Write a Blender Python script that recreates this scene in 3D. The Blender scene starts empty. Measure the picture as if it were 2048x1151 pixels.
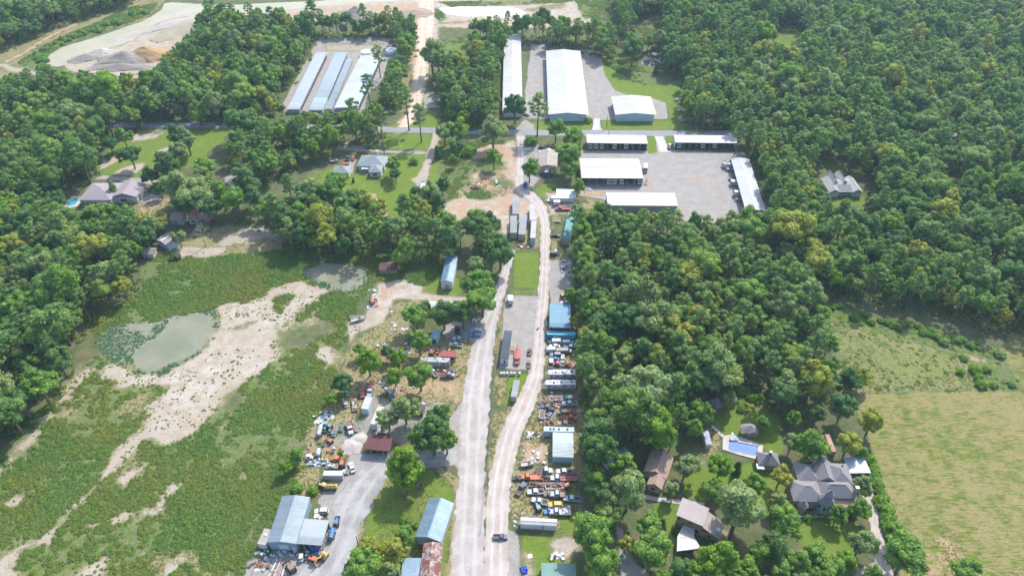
import bpy, bmesh, math, random
import numpy as np
from mathutils import Vector, Matrix

R = random.Random(7)
NR = np.random.RandomState(7)
PI = math.pi
scene = bpy.context.scene
COL = scene.collection

# ------------------------------------------------------------------ camera
CAM_H, FPX, PITCH = 210.0, 1420.0, math.radians(40.8)
cam_data = bpy.data.cameras.new("camera")
cam_data.sensor_width = 36.0
cam_data.lens = 36.0 * FPX / 2048.0
cam_data.clip_start = 1.0
cam_data.clip_end = 20000.0
cam = bpy.data.objects.new("camera", cam_data)
COL.objects.link(cam)
cam.location = (0, 0, CAM_H)
cam.rotation_euler = (PI / 2 - PITCH, 0, 0)
scene.camera = cam

# ------------------------------------------------------------------ world and sun
SUN_EL = math.radians(47)
SX, SY = 0.50, 0.866                      # horizontal direction towards the sun
world = bpy.data.worlds.new("World")
scene.world = world
world.use_nodes = True
wn = world.node_tree
wn.nodes.clear()
w_out = wn.nodes.new("ShaderNodeOutputWorld")
w_bg = wn.nodes.new("ShaderNodeBackground")
w_sky = wn.nodes.new("ShaderNodeTexSky")
w_sky.sky_type = 'NISHITA'
w_sky.sun_disc = False
w_sky.sun_elevation = SUN_EL
w_sky.sun_rotation = math.atan2(SX, SY)
w_sky.air_density = 1.0
w_sky.dust_density = 2.0
w_sky.altitude = 100
w_bg.inputs[1].default_value = 0.15
wn.links.new(w_sky.outputs[0], w_bg.inputs[0])
wn.links.new(w_bg.outputs[0], w_out.inputs[0])
sun_data = bpy.data.lights.new("sun", 'SUN')
sun_data.energy = 2.6
sun_data.angle = math.radians(0.6)
sun_data.color = (1.0, 0.965, 0.91)
sun = bpy.data.objects.new("sun", sun_data)
COL.objects.link(sun)
d = Vector((SX * math.cos(SUN_EL), SY * math.cos(SUN_EL), math.sin(SUN_EL)))
sun.rotation_euler = d.to_track_quat('Z', 'Y').to_euler()
sun.location = (200, 300, 400)
scene.view_settings.view_transform = 'Standard'
scene.view_settings.look = 'None'
scene.view_settings.gamma = 1.0
scene.view_settings.use_curve_mapping = False
scene.view_settings.exposure = 1.12
scene.cycles.max_bounces = 5
scene.cycles.diffuse_bounces = 3
scene.cycles.transparent_max_bounces = 6
scene.cycles.volume_bounces = 0

# ------------------------------------------------------------------ geometry of the place
SP, CP = math.sin(PITCH), math.cos(PITCH)

def G(px, py, h=0.0):
    """the point at height h that the photograph shows at px, py (2048 wide)"""
    v = (py - 575.5) / FPX
    u = (px - 1024.0) / FPX
    z = (CAM_H - h) / (SP + v * CP)
    return Vector((u * z, z * (CP - v * SP), h))

def PX(x, y, z=0.0):
    dz = z - CAM_H
    depth = y * CP - dz * SP
    return (1024 + FPX * x / depth, 575.5 - FPX * (y * SP + dz * CP) / depth, depth)

# ------------------------------------------------------------------ materials
MATS = {}

def nd(t, k, **kw):
    n = t.nodes.new(k)
    for a, b in kw.items():
        setattr(n, a, b)
    return n

def lnk(t, a, b):
    t.links.new(a, b)

def mixc(t, fac, a, b, mode='MIX'):
    n = nd(t, 'ShaderNodeMix', data_type='RGBA', blend_type=mode)
    n.clamp_factor = True
    for sock, val in ((n.inputs[0], fac), (n.inputs[6], a), (n.inputs[7], b)):
        if isinstance(val, (tuple, list)):
            sock.default_value = tuple(val) + ((1,) if len(val) == 3 else ())
        elif isinstance(val, (int, float)):
            sock.default_value = val
        else:
            lnk(t, val, sock)
    return n.outputs[2]

def noise(t, scale, detail=4, rough=0.6, vec=None, dist=0.0):
    n = nd(t, 'ShaderNodeTexNoise')
    n.inputs['Scale'].default_value = scale
    n.inputs['Detail'].default_value = detail
    n.inputs['Roughness'].default_value = rough
    n.inputs['Distortion'].default_value = dist
    if vec is not None:
        lnk(t, vec, n.inputs['Vector'])
    return n.outputs['Fac']

def mapr(t, v, a, b, c=0.0, e=1.0, smooth=False):
    n = nd(t, 'ShaderNodeMapRange')
    if smooth:
        n.interpolation_type = 'SMOOTHSTEP'
    lnk(t, v, n.inputs[0])
    for i, x in zip((1, 2, 3, 4), (a, b, c, e)):
        n.inputs[i].default_value = x
    return n.outputs[0]

def mth(t, op, a, b=0.0):
    n = nd(t, 'ShaderNodeMath', operation=op)
    for s, v in ((n.inputs[0], a), (n.inputs[1], b)):
        if isinstance(v, (int, float)):
            s.default_value = v
        else:
            lnk(t, v, s)
    return n.outputs[0]

def newmat(name):
    m = bpy.data.materials.new(name)
    m.use_nodes = True
    t = m.node_tree
    t.nodes.clear()
    o = nd(t, 'ShaderNodeOutputMaterial')
    p = nd(t, 'ShaderNodeBsdfPrincipled')
    p.inputs['Specular IOR Level'].default_value = 0.3
    lnk(t, p.outputs[0], o.inputs[0])
    MATS[name] = m
    return m, t, p, o

def surf(name, c1, c2=None, rough=0.7, metal=0.0, s1=0.6, s2=6.0, lo=0.35, hi=0.65, spec=0.3, bump=0.0, c3=None, lo3=0.6, hi3=0.75):
    """a weathered surface: two colours mixed by noise, an optional third in patches"""
    if name in MATS:
        return MATS[name]
    m, t, p, o = newmat(name)
    c2 = c2 or tuple(x * 0.8 for x in c1)
    geo = nd(t, 'ShaderNodeTexCoord').outputs['Object']
    a = noise(t, s1, 5, 0.65, geo)
    b = noise(t, s2, 3, 0.6, geo)
    f = mapr(t, mth(t, 'ADD', mth(t, 'MULTIPLY', a, 0.65), mth(t, 'MULTIPLY', b, 0.35)), lo, hi)
    c = mixc(t, f, c1, c2)
    if c3:
        c = mixc(t, mapr(t, noise(t, s1 * 0.7, 6, 0.7, geo, 0.6), lo3, hi3), c, c3)
    lnk(t, c, p.inputs['Base Color'])
    p.inputs['Roughness'].default_value = rough
    p.inputs['Metallic'].default_value = metal
    p.inputs['Specular IOR Level'].default_value = spec
    if bump:
        bn = nd(t, 'ShaderNodeBump')
        bn.inputs['Strength'].default_value = bump
        bn.inputs['Distance'].default_value = 0.2
        lnk(t, b, bn.inputs['Height'])
        lnk(t, bn.outputs[0], p.inputs['Normal'])
    return m

def paint(name, c, rough=0.35, dirt=0.45):
    """vehicle paint with road dust in uneven patches"""
    if name in MATS:
        return MATS[name]
    m, t, p, o = newmat(name)
    geo = nd(t, 'ShaderNodeTexCoord').outputs['Object']
    f = mapr(t, noise(t, 1.3, 5, 0.7, geo), 0.42, 0.75, 0.0, dirt)
    lnk(t, mixc(t, f, c, (0.30, 0.26, 0.21)), p.inputs['Base Color'])
    lnk(t, mapr(t, noise(t, 2.5, 4, 0.7, geo), 0.3, 0.7, rough, rough + 0.3), p.inputs['Roughness'])
    p.inputs['Specular IOR Level'].default_value = 0.5
    return m

def leafmat(name, stops, sat=1.0, transl=0.42, drift=None):
    m, t, p, o = newmat(name)
    oi = nd(t, 'ShaderNodeObjectInfo').outputs['Random']
    rp = nd(t, 'ShaderNodeValToRGB')
    rp.color_ramp.interpolation = 'LINEAR'
    el = rp.color_ramp.elements
    el[0].position, el[0].color = 0.0, stops[0] + (1,)
    el[1].position, el[1].color = 1.0, stops[-1] + (1,)
    for i, s in enumerate(stops[1:-1]):
        e = el.new((i + 1) / (len(stops) - 1))
        e.color = s + (1,)
    lnk(t, oi, rp.inputs[0])
    tc = nd(t, 'ShaderNodeTexCoord').outputs['Object']
    n1 = noise(t, 0.35, 3, 0.6, tc)
    n2 = noise(t, 1.7, 3, 0.7, tc)
    isl = nd(t, 'ShaderNodeNewGeometry').outputs['Random Per Island']
    c = mixc(t, mapr(t, n1, 0.35, 0.7), rp.outputs[0], mixc(t, 1.0, rp.outputs[0], (1.45, 1.3, 0.75), 'MULTIPLY'))
    c = mixc(t, mapr(t, n2, 0.3, 0.7), mixc(t, 1.0, c, (0.66, 0.72, 0.8), 'MULTIPLY'), c)
    c = mixc(t, isl, mixc(t, 1.0, c, (0.70, 0.72, 0.74), 'MULTIPLY'), mixc(t, 1.0, c, (1.3, 1.3, 1.15), 'MULTIPLY'))
    if drift:
        wp = nd(t, 'ShaderNodeNewGeometry').outputs['Position']
        c = mixc(t, mapr(t, noise(t, 0.035, 4, 0.65, wp), 0.42, 0.62), c, mixc(t, 1.0, c, drift, 'MULTIPLY'))
    lnk(t, c, p.inputs['Base Color'])
    p.inputs['Roughness'].default_value = 0.6
    p.inputs['Specular IOR Level'].default_value = 0.25
    tr = nd(t, 'ShaderNodeBsdfTranslucent')
    lnk(t, mixc(t, 1.0, c, (1.3, 1.5, 0.6), 'MULTIPLY'), tr.inputs[0])
    mx = nd(t, 'ShaderNodeMixShader')
    mx.inputs[0].default_value = transl
    lnk(t, p.outputs[0], mx.inputs[1])
    lnk(t, tr.outputs[0], mx.inputs[2])
    lnk(t, mx.outputs[0], o.inputs[0])
    return m

LEAF = leafmat('leaf_oak', [(0.1, 0.207, 0.078), (0.133, 0.248, 0.078), (0.166, 0.271, 0.087), (0.126, 0.224, 0.097), (0.204, 0.309, 0.078), (0.204, 0.278, 0.128), (0.266, 0.36, 0.076)])
LEAF_LIME = leafmat('leaf_lime', [(0.190, 0.320, 0.042), (0.215, 0.340, 0.048)], transl=0.45)
LEAF_DARK = leafmat('leaf_dark', [(0.094, 0.193, 0.073), (0.118, 0.212, 0.078)])
LEAF_GREY = leafmat('leaf_grey', [(0.235, 0.316, 0.156), (0.29, 0.36, 0.187)])
LEAF_OLIVE = leafmat('leaf_olive', [(0.322, 0.36, 0.078), (0.36, 0.36, 0.091)])
LEAF_MID = leafmat('leaf_mid', [(0.173, 0.3, 0.07), (0.204, 0.329, 0.078)])
NEEDLE = leafmat('leaf_pine', [(0.133, 0.24, 0.093), (0.166, 0.271, 0.1), (0.212, 0.309, 0.104)])
WEED = leafmat('leaf_weed', [(0.125, 0.225, 0.058), (0.150, 0.260, 0.058), (0.190, 0.290, 0.070), (0.135, 0.205, 0.078)], drift=(1.45, 1.02, 1.0))
BARK = surf('bark', (0.20, 0.16, 0.12), (0.11, 0.09, 0.07), 0.9)
BARK_PALE = surf('bark_pale', (0.36, 0.33, 0.29), (0.22, 0.20, 0.18), 0.9)

# ------------------------------------------------------------------ mesh helpers
class MB:
    """collects faces for one mesh"""
    def __init__(s):
        s.v, s.f, s.m = [], [], []
    def add(s, verts, faces, mi=0):
        b = len(s.v)
        s.v.extend([tuple(x) for x in verts])
        s.f.extend([tuple(b + i for i in f) for f in faces])
        s.m.extend([mi] * len(faces))
        return s
    def hexa(s, p, mi=0):
        """eight corners: bottom four counter-clockwise, top four above them"""
        return s.add(p, [(3, 2, 1, 0), (4, 5, 6, 7), (0, 1, 5, 4), (1, 2, 6, 5), (2, 3, 7, 6), (3, 0, 4, 7)], mi)
    def box(s, x0, x1, y0, y1, z0, z1, mi=0):
        return s.hexa([(x0, y0, z0), (x1, y0, z0), (x1, y1, z0), (x0, y1, z0),
                       (x0, y0, z1), (x1, y0, z1), (x1, y1, z1), (x0, y1, z1)], mi)
    def frus(s, b, t, z0, z1, mi=0):
        """b and t: x0,x1,y0,y1 of the bottom and the top"""
        return s.hexa([(b[0], b[2], z0), (b[1], b[2], z0), (b[1], b[3], z0), (b[0], b[3], z0),
                       (t[0], t[2], z1), (t[1], t[2], z1), (t[1], t[3], z1), (t[0], t[3], z1)], mi)
    def tube(s, pts, rad, n=8, cap=True, mi=0):
        pts = [Vector(p) for p in pts]
        if not hasattr(rad, '__len__'):
            rad = [rad] * len(pts)
        b = len(s.v)
        for i, p in enumerate(pts):
            dr = (pts[min(i + 1, len(pts) - 1)] - pts[max(i - 1, 0)]).normalized()
            a = dr.orthogonal().normalized() if abs(dr.z) < 0.99 else Vector((1, 0, 0))
            c = dr.cross(a).normalized()
            for k in range(n):
                w = 2 * PI * k / n
                s.v.append(tuple(p + (a * math.cos(w) + c * math.sin(w)) * rad[i]))
        for i in range(len(pts) - 1):
            for k in range(n):
                q = b + i * n
                s.f.append((q + k, q + (k + 1) % n, q + n + (k + 1) % n, q + n + k))
                s.m.append(mi)
        if cap:
            s.f.append(tuple(b + n - 1 - k for k in range(n)))
            s.f.append(tuple(b + (len(pts) - 1) * n + k for k in range(n)))
            s.m.extend([mi, mi])
        return s
    def lathe(s, prof, n=12, c=(0, 0, 0), mi=0):
        """prof: (radius, z) from the bottom up"""
        b = len(s.v)
        for r, z in prof:
            for k in range(n):
                w = 2 * PI * k / n
                s.v.append((c[0] + r * math.cos(w), c[1] + r * math.sin(w), c[2] + z))
        for i in range(len(prof) - 1):
            for k in range(n):
                q = b + i * n
                s.f.append((q + k, q + (k + 1) % n, q + n + (k + 1) % n, q + n + k))
                s.m.append(mi)
        s.f.append(tuple(b + n - 1 - k for k in range(n)))
        s.f.append(tuple(b + (len(prof) - 1) * n + k for k in range(n)))
        s.m.extend([mi, mi])
        return s
    def mesh(s, name, mats, smooth=False):
        me = bpy.data.meshes.new(name)
        me.from_pydata(s.v, [], s.f)
        if not isinstance(mats, (list, tuple)):
            mats = [mats]
        for m in mats:
            me.materials.append(m)
        if len(mats) > 1:
            me.polygons.foreach_set('material_index', s.m)
        if smooth:
            me.polygons.foreach_set('use_smooth', [True] * len(s.f))
        me.update()
        return me
    def build(s, name, mats, parent=None, smooth=False, loc=None):
        o = bpy.data.objects.new(name, s.mesh(name, mats, smooth))
        COL.objects.link(o)
        if parent:
            o.parent = parent
        if loc is not None:
            o.location = loc
        return o

def put(name, me, parent=None, loc=(0, 0, 0), rz=0.0, scl=None):
    o = bpy.data.objects.new(name, me)
    COL.objects.link(o)
    if parent:
        o.parent = parent
    o.location = loc
    o.rotation_euler = (0, 0, rz)
    if scl is not None:
        o.scale = (scl,) * 3 if not hasattr(scl, '__len__') else scl
    return o

def tag(o, label, cat, group=None, kind=None):
    o['label'] = label
    if cat:
        o['category'] = cat
    if group:
        o['group'] = group
    if kind:
        o['kind'] = kind
    return o

def thing(name, label, cat, loc=(0, 0, 0), rz=0.0, group=None):
    o = put(name, None, None, loc, rz)
    o.empty_display_size = 1.0
    return tag(o, label, cat, group)

def struct(o, label=None, kind='structure'):
    o['kind'] = kind
    if label:
        o['label'] = label
    return o

# ------------------------------------------------------------------ ground masks
class Field:
    pass

def axis(core0, core1, step0, step1, far):
    xs = [core0]
    while xs[-1] < core1:
        f = (xs[-1] - core0) / (core1 - core0)
        xs.append(xs[-1] + step0 + (step1 - step0) * f)
    lo, hi, s = [core0], [xs[-1]], 12.0
    while hi[-1] < far[1]:
        hi.append(hi[-1] + s); s *= 1.7
    s = 12.0
    while lo[-1] > far[0]:
        lo.append(lo[-1] - s); s *= 1.7
    return np.array(lo[::-1][:-1] + xs + hi[1:])

gx = axis(-500, 500, 1.3, 1.3, (-7000, 7000))
gy = axis(84, 700, 0.95, 2.2, (-3000, 9000))
NX, NY = len(gx), len(gy)
GXX, GYY = np.meshgrid(gx, gy)
FX, FY = GXX.ravel(), GYY.ravel()
ROADS_ON = np.zeros(len(FX), bool)
MASKS = {k: np.zeros(len(FX), np.float32) for k in ('sand', 'gravel', 'lawn', 'scrub', 'dry', 'red', 'wood', 'field', 'wet')}

def vnoise(x, y, s, seed=0):
    """smooth value noise on arrays"""
    rs = np.random.RandomState(seed)
    tab = rs.rand(256, 256)
    u, v = x / s + 1000.3, y / s + 1000.7
    i, j = np.floor(u).astype(int), np.floor(v).astype(int)
    fu, fv = u - i, v - j
    fu, fv = fu * fu * (3 - 2 * fu), fv * fv * (3 - 2 * fv)
    g = lambda a, b: tab[a % 256, b % 256]
    return (g(i, j) * (1 - fu) + g(i + 1, j) * fu) * (1 - fv) + (g(i, j + 1) * (1 - fu) + g(i + 1, j + 1) * fu) * fv

WOB = (vnoise(FX, FY, 9, 1) + vnoise(FX, FY, 4, 2) * 0.6 - 0.8)

def sdist(pts, X, Y):
    """signed distance to a polygon, positive inside"""
    P = np.array([(p[0], p[1]) for p in pts])
    ins = np.zeros(len(X), bool)
    dm = np.full(len(X), 1e9)
    for k in range(len(P)):
        (x0, y0), (x1, y1) = P[k], P[(k + 1) % len(P)]
        ex, ey = x1 - x0, y1 - y0
        L = ex * ex + ey * ey + 1e-9
        tt = np.clip(((X - x0) * ex + (Y - y0) * ey) / L, 0, 1)
        dm = np.minimum(dm, (X - x0 - tt * ex) ** 2 + (Y - y0 - tt * ey) ** 2)
        c = ((y0 > Y) != (y1 > Y))
        with np.errstate(divide='ignore', invalid='ignore'):
            ins ^= c & (X < (x1 - x0) * (Y - y0) / (y1 - y0 + 1e-12) + x0)
    dm = np.sqrt(dm)
    return np.where(ins, dm, -dm)

def put_mask(which, sd, idx, soft, val, wob, add):
    s = np.clip((sd + WOB[idx] * wob + soft) / (2 * soft), 0, 1)
    s = s * s * (3 - 2 * s) * val
    if not add:
        for k in MASKS:
            if k != which:
                MASKS[k][idx] *= (1 - s)
    MASKS[which][idx] = np.maximum(MASKS[which][idx], s) if val > 0 else MASKS[which][idx] * (1 - np.clip(-s, 0, 1))

def poly(which, px, soft=2.5, val=1.0, wob=2.0, add=False, h=0.0):
    w = [G(a, b, h) for a, b in px]
    xs, ys = [p.x for p in w], [p.y for p in w]
    m = soft + wob + 3
    idx = np.nonzero((FX > min(xs) - m) & (FX < max(xs) + m) & (FY > min(ys) - m) & (FY < max(ys) + m))[0]
    if len(idx):
        put_mask(which, sdist(w, FX[idx], FY[idx]), idx, soft, val, wob, add)

def stroke(which, px, soft=1.2, val=1.0, wob=1.0, add=False):
    """px: (x, y, half width in metres)"""
    w = [(G(a, b), r) for a, b, r in px]
    m = max(r for _, r in w) + soft + wob + 2
    xs, ys = [p.x for p, _ in w], [p.y for p, _ in w]
    idx = np.nonzero((FX > min(xs) - m) & (FX < max(xs) + m) & (FY > min(ys) - m) & (FY < max(ys) + m))[0]
    X, Y = FX[idx], FY[idx]
    best = np.full(len(idx), -1e9)
    for (p, r0), (q, r1) in zip(w[:-1], w[1:]):
        ex, ey = q.x - p.x, q.y - p.y
        tt = np.clip(((X - p.x) * ex + (Y - p.y) * ey) / (ex * ex + ey * ey + 1e-9), 0, 1)
        dd = np.sqrt((X - p.x - tt * ex) ** 2 + (Y - p.y - tt * ey) ** 2)
        best = np.maximum(best, r0 + (r1 - r0) * tt - dd)
    put_mask(which, best, idx, soft, val, wob, add)
# ------------------------------------------------------------------ where the ground is what (outlines read off the photograph)
MASKS['wood'][:] = 0.55
# rough green fields on the left
poly('scrub', [(-80, 930), (20, 890), (110, 790), (200, 700), (170, 640), (290, 580), (280, 510), (560, 500), (740, 500), (760, 560), (720, 600), (690, 700), (660, 790), (620, 870), (590, 960), (500, 1060), (500, 1200), (-200, 1200)], 3, 1.0, 3)
poly('scrub', [(540, 990), (590, 950), (600, 900), (620, 870), (600, 1000), (500, 1180), (440, 1180)], 3)
poly('dry', [(560, 620), (690, 610), (700, 720), (640, 800), (560, 740), (520, 700)], 6, 0.55, 5, True)
poly('dry', [(350, 960), (480, 900), (540, 960), (470, 1010), (360, 1010)], 7, 0.5, 5, True)
poly('dry', [(180, 900), (330, 880), (360, 990), (250, 1030), (180, 980)], 7, 0.55, 5, True)
poly('dry', [(300, 1090), (520, 1040), (500, 1151), (330, 1151)], 7, 0.5, 5, True)
for a in ([(325, 860, 5), (365, 810, 13), (410, 770, 15), (450, 730, 16), (500, 700, 15), (545, 655, 11)],
          [(430, 650, 7), (470, 625, 9), (520, 622, 8), (555, 630, 4)],
          [(545, 655, 4), (600, 600, 5), (650, 575, 3)], [(565, 580, 5), (600, 575, 6), (620, 585, 4)],
          [(235, 740, 6), (300, 752, 7), (380, 745, 8), (440, 690, 9)], [(230, 700, 8), (255, 735, 8)],
          [(300, 860, 1), (335, 880, 5), (375, 860, 5)], [(190, 880, 3), (205, 870, 2)],
          [(410, 640, 5), (430, 690, 8), (400, 725, 5)], [(590, 660, 3), (620, 640, 3)], [(645, 705, 3), (655, 715, 3)],
          [(-20, 1140, 10), (40, 1095, 5), (90, 1080, 4), (140, 1020, 5), (180, 985, 5), (200, 960, 2), (225, 930, 4), (255, 895, 6), (290, 865, 3)],
          [(-20, 960, 4), (25, 915, 3.5), (55, 880, 3), (90, 840, 2.5), (130, 790, 3.5), (160, 760, 4), (180, 738, 3)],
          [(250, 955, 5), (290, 930, 5), (310, 935, 3)], [(180, 1050, 2.5), (230, 1035, 2), (270, 1028, 3), (320, 1018, 3)],
          [(320, 1000, 1.5), (345, 975, 2.5)], [(420, 1075, 2), (430, 1065, 2)], [(170, 1151, 8), (220, 1125, 5)], [(340, 1140, 5), (360, 1120, 4)],
          [(105, 830, 3), (125, 830, 3)], [(30, 1005, 1.5), (20, 1010, 2)], [(560, 610, 3), (585, 620, 3)], [(600, 660, 4), (625, 650, 3)]):
    stroke('sand', [(x, y, max(.5, w * (.9 if min(q[1] for q in a) < 760 and max(q[0] for q in a) > 300 else .45))) for x, y, w in a], 4.5, 0.9 if max(q[0] for q in a) > 400 else 0.74, 4.5)
for q in ([(540, 650), (600, 640), (690, 630), (680, 680), (600, 700), (530, 700)], [(430, 790), (480, 760), (510, 800), (470, 850), (430, 830)], [(180, 905), (260, 880), (340, 900), (330, 960), (250, 1000), (190, 960)], [(460, 980), (540, 960), (560, 990), (480, 1010)], [(280, 1090), (380, 1075), (460, 1100), (440, 1170), (280, 1170)], [(60, 1000), (110, 985), (120, 1040), (60, 1060)], [(250, 780), (310, 770), (330, 840), (280, 850), (250, 820)], [(400, 1040), (450, 1030), (470, 1060), (420, 1075)], [(90, 840), (140, 800), (190, 760), (180, 800), (120, 850)]):
    poly('dry', q, 7, 0.62, 6, True)
for q in ([(560, 655), (640, 640), (670, 660), (600, 700), (550, 690)], [(450, 790), (490, 770), (500, 800), (460, 830)]):
    poly('wood', q, 6, 0.9, 5)
poly('wet', [(185, 690), (210, 650), (300, 640), (335, 655), (300, 690), (250, 740), (215, 720)], 3, 0.8)
poly('wet', [(262, 702), (325, 636), (420, 614), (440, 650), (405, 700), (325, 748), (268, 746)], 4, 0.9, 3)
poly('wet', [(600, 545), (640, 525), (735, 530), (740, 560), (700, 585), (640, 575)], 2.5, 0.9, 1)
poly('sand', [(-80, 1200), (-80, 1120), (10, 1115), (40, 1151), (30, 1200)], 3, 0.8)
# woodland edge and clearings on the left
poly('dry', [(330, 505), (360, 480), (400, 455), (560, 450), (590, 470), (560, 500), (420, 515)], 3, 0.9)
stroke('sand', [(370, 503, 4), (410, 505, 3), (440, 500, 3)], 2, 0.9, 2)
stroke('sand', [(460, 480, 6), (500, 470, 6), (560, 455, 5)], 3, 0.7, 4)
poly('lawn', [(195, 350), (215, 300), (260, 262), (290, 256), (450, 258), (450, 285), (420, 300), (400, 330), (330, 350), (290, 362)], 3, 0.75)
poly('dry', [(195, 350), (300, 335), (320, 370), (200, 362)], 4, 0.6, 3, True)
for a in ([(200, 335, 3), (215, 322, 4), (230, 315, 3)], [(240, 345, 3), (260, 340, 5), (285, 328, 3)], [(330, 302, 4), (350, 298, 5)], [(270, 272, 6), (305, 268, 6)]):
    stroke('sand', a, 2, 0.9, 3)
poly('dry', [(245, 400), (330, 395), (345, 420), (300, 430), (250, 425)], 3, 0.8)
stroke('red', [(290, 430, 5), (300, 410, 6), (330, 405, 4)], 3, 0.6, 2, True)
stroke('dry', [(0, 420, 8), (60, 415, 8), (130, 410, 6)], 4, 0.7)
poly('gravel', [(455, 380), (450, 355), (475, 335), (480, 300), (500, 298), (492, 340), (475, 365), (485, 400), (478, 410)], 2, 0.8)
poly('gravel', [(190, 358), (300, 368), (330, 372), (330, 362), (290, 356), (205, 350)], 1, 0.9, 1)
poly('gravel', [(275, 402), (300, 385), (325, 395), (320, 402), (290, 408)], 0.8, 0.9, 0.3)
# far left quarry
poly('dry', [(-100, 130), (0, 85), (110, 45), (230, 5), (330, -20), (330, 5), (290, 40), (200, 65), (120, 90), (80, 120), (60, 150), (150, 160), (110, 165), (-100, 160)], 4, 0.8)
poly('scrub', [(30, 128), (80, 92), (180, 50), (260, 15), (315, 5), (300, 30), (210, 62), (130, 88), (90, 118), (95, 138), (140, 140), (60, 150)], 4, 0.9)
stroke('red', [(-40, 150, 3), (10, 125, 3), (45, 108, 2), (90, 78, 2), (130, 58, 2), (200, 28, 2), (270, 3, 2), (300, -10, 2)], 2.5, 0.8, 1.5)
stroke('sand', [(0, 128, 4), (30, 140, 4), (70, 146, 3), (108, 152, 3)], 4, 0.7, 4)
stroke('sand', [(210, 160, 2), (260, 158, 3), (290, 142, 3), (320, 118, 3)], 3, 0.7, 2)
poly('sand', [(128, 126), (160, 116), (200, 102), (240, 92), (270, 78), (300, 56), (345, 35), (410, 32), (400, 50), (375, 65), (365, 85), (340, 105), (310, 125), (290, 145), (250, 152), (180, 146), (140, 140)], 3, 1.0, 3)
poly('sand', [(470, 40), (540, 22), (640, 10), (720, 5), (860, -10), (1160, -10), (1160, 15), (1175, 48), (1120, 55), (1000, 52), (880, 55), (872, 78), (838, 82), (830, 45), (760, 40), (640, 45), (560, 44)], 4, 1.0, 5)
poly('red', [(640, 20), (740, 10), (830, 5), (860, 0), (870, 60), (840, 80), (820, 45), (700, 30)], 6, 0.65, 6, True)
poly('red', [(880, 35), (1060, 38), (1170, 40), (1170, 55), (1000, 52), (885, 52)], 5, 0.5, 5, True)
poly('scrub', [(870, 3), (1000, 0), (1140, -8), (1150, 3), (1050, 12), (900, 14)], 3, 0.8)
poly('scrub', [(862, 12), (888, 20), (895, 38), (880, 45), (862, 30)], 3, 0.9)
poly('scrub', [(1150, 0), (1210, -10), (1260, 60), (1230, 75), (1200, 50), (1165, 35)], 4, 0.9)
poly('dry', [(1190, -5), (1215, -5), (1240, 60), (1215, 60)], 3, 0.6, 3, True)
stroke('sand', [(1180, 40, 3), (1192, 46, 2)], 2, 0.8)
for a in ([(500, 38, 2), (600, 25, 2), (700, 14, 2), (850, 8, 2)], [(560, 42, 2), (680, 45, 2), (760, 40, 2), (840, 60, 2)], [(820, 20, 4), (830, 40, 5), (845, 62, 5)], [(900, 50, 2), (1000, 46, 3), (1150, 50, 3)], [(200, 140, 2), (260, 135, 2), (320, 110, 2), (350, 80, 2)], [(330, 75, 3), (350, 60, 3), (390, 40, 3)]):
    stroke('red', a, 3, 0.8, 3, True)
for a in ([(620, 30, 4), (680, 38, 5)], [(880, 48, 3), (940, 42, 4)], [(1060, 20, 5), (1120, 12, 6)]):
    stroke('dry', a, 4, 0.7, 4)
# storage units top left
poly('gravel', [(560, 222), (585, 170), (618, 108), (640, 74), (795, 76), (798, 100), (775, 125), (765, 160), (735, 190), (728, 225)], 1.5, 1.0, 1)
poly('sand', [(650, 90), (780, 90), (775, 102), (650, 102)], 2, 0.6, 2, True)
poly('dry', [(640, 75), (795, 77), (790, 90), (650, 88)], 2, 0.7, 2, True)
# dirt road north and the strip beside it
poly('scrub', [(872, 80), (1010, 60), (1030, 90), (1000, 200), (990, 250), (870, 250), (880, 160)], 4, 0.9)
poly('lawn', [(885, 90), (935, 80), (940, 110), (900, 130), (880, 120)], 4, 0.55, 3)
poly('dry', [(800, 150), (825, 140), (825, 220), (800, 225), (795, 180)], 3, 0.8)
stroke('sand', [(845, 55, 11), (850, 75, 7), (846, 100, 6), (843, 130, 5.5), (838, 165, 5), (832, 205, 4.5), (820, 235, 4), (800, 258, 5)], 2.5, 1.0, 2.0)
stroke('red', [(840, 60, 12), (826, 90, 6), (828, 130, 5)], 4, 0.5, 3, True)
poly('gravel', [(843, 188), (880, 186), (885, 215), (846, 218)], 2, 0.9)
poly('lawn', [(850, 220), (878, 220), (876, 256), (850, 256)], 2, 0.9)
# warehouses top centre
poly('gravel', [(1045, 235), (1062, 90), (1100, 82), (1100, 100), (1180, 100), (1206, 115), (1212, 150), (1232, 180), (1262, 192), (1306, 195), (1332, 205), (1338, 238), (1200, 240), (1190, 255), (1180, 240), (1060, 238)], 2, 1.0, 1.5)
stroke('sand', [(1185, 105, 3), (1208, 108, 2)], 1.5, 0.9, 1)
poly('lawn', [(1204, 120), (1230, 135), (1265, 165), (1330, 170), (1360, 158), (1372, 180), (1372, 258), (1206, 261), (1202, 242), (1338, 240), (1334, 206), (1300, 194), (1262, 192), (1230, 180), (1210, 150)], 1.5, 1.0, 1)
poly('scrub', [(1190, 108), (1240, 108), (1290, 132), (1350, 135), (1362, 158), (1330, 162), (1300, 172), (1262, 162), (1232, 142)], 2.5, 1.0, 2)
poly('lawn', [(1062, 244), (1184, 244), (1184, 260), (1062, 260)], 1.5, 1.0, 0.6)
poly('gravel', [(1187, 238), (1200, 238), (1202, 256), (1212, 263), (1178, 263), (1186, 256)], 0.8, 1.0, 0.2)
poly('gravel', [(1030, 262), (1052, 238), (1066, 250), (1072, 268), (1030, 270)], 1.5, 0.9)
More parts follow.
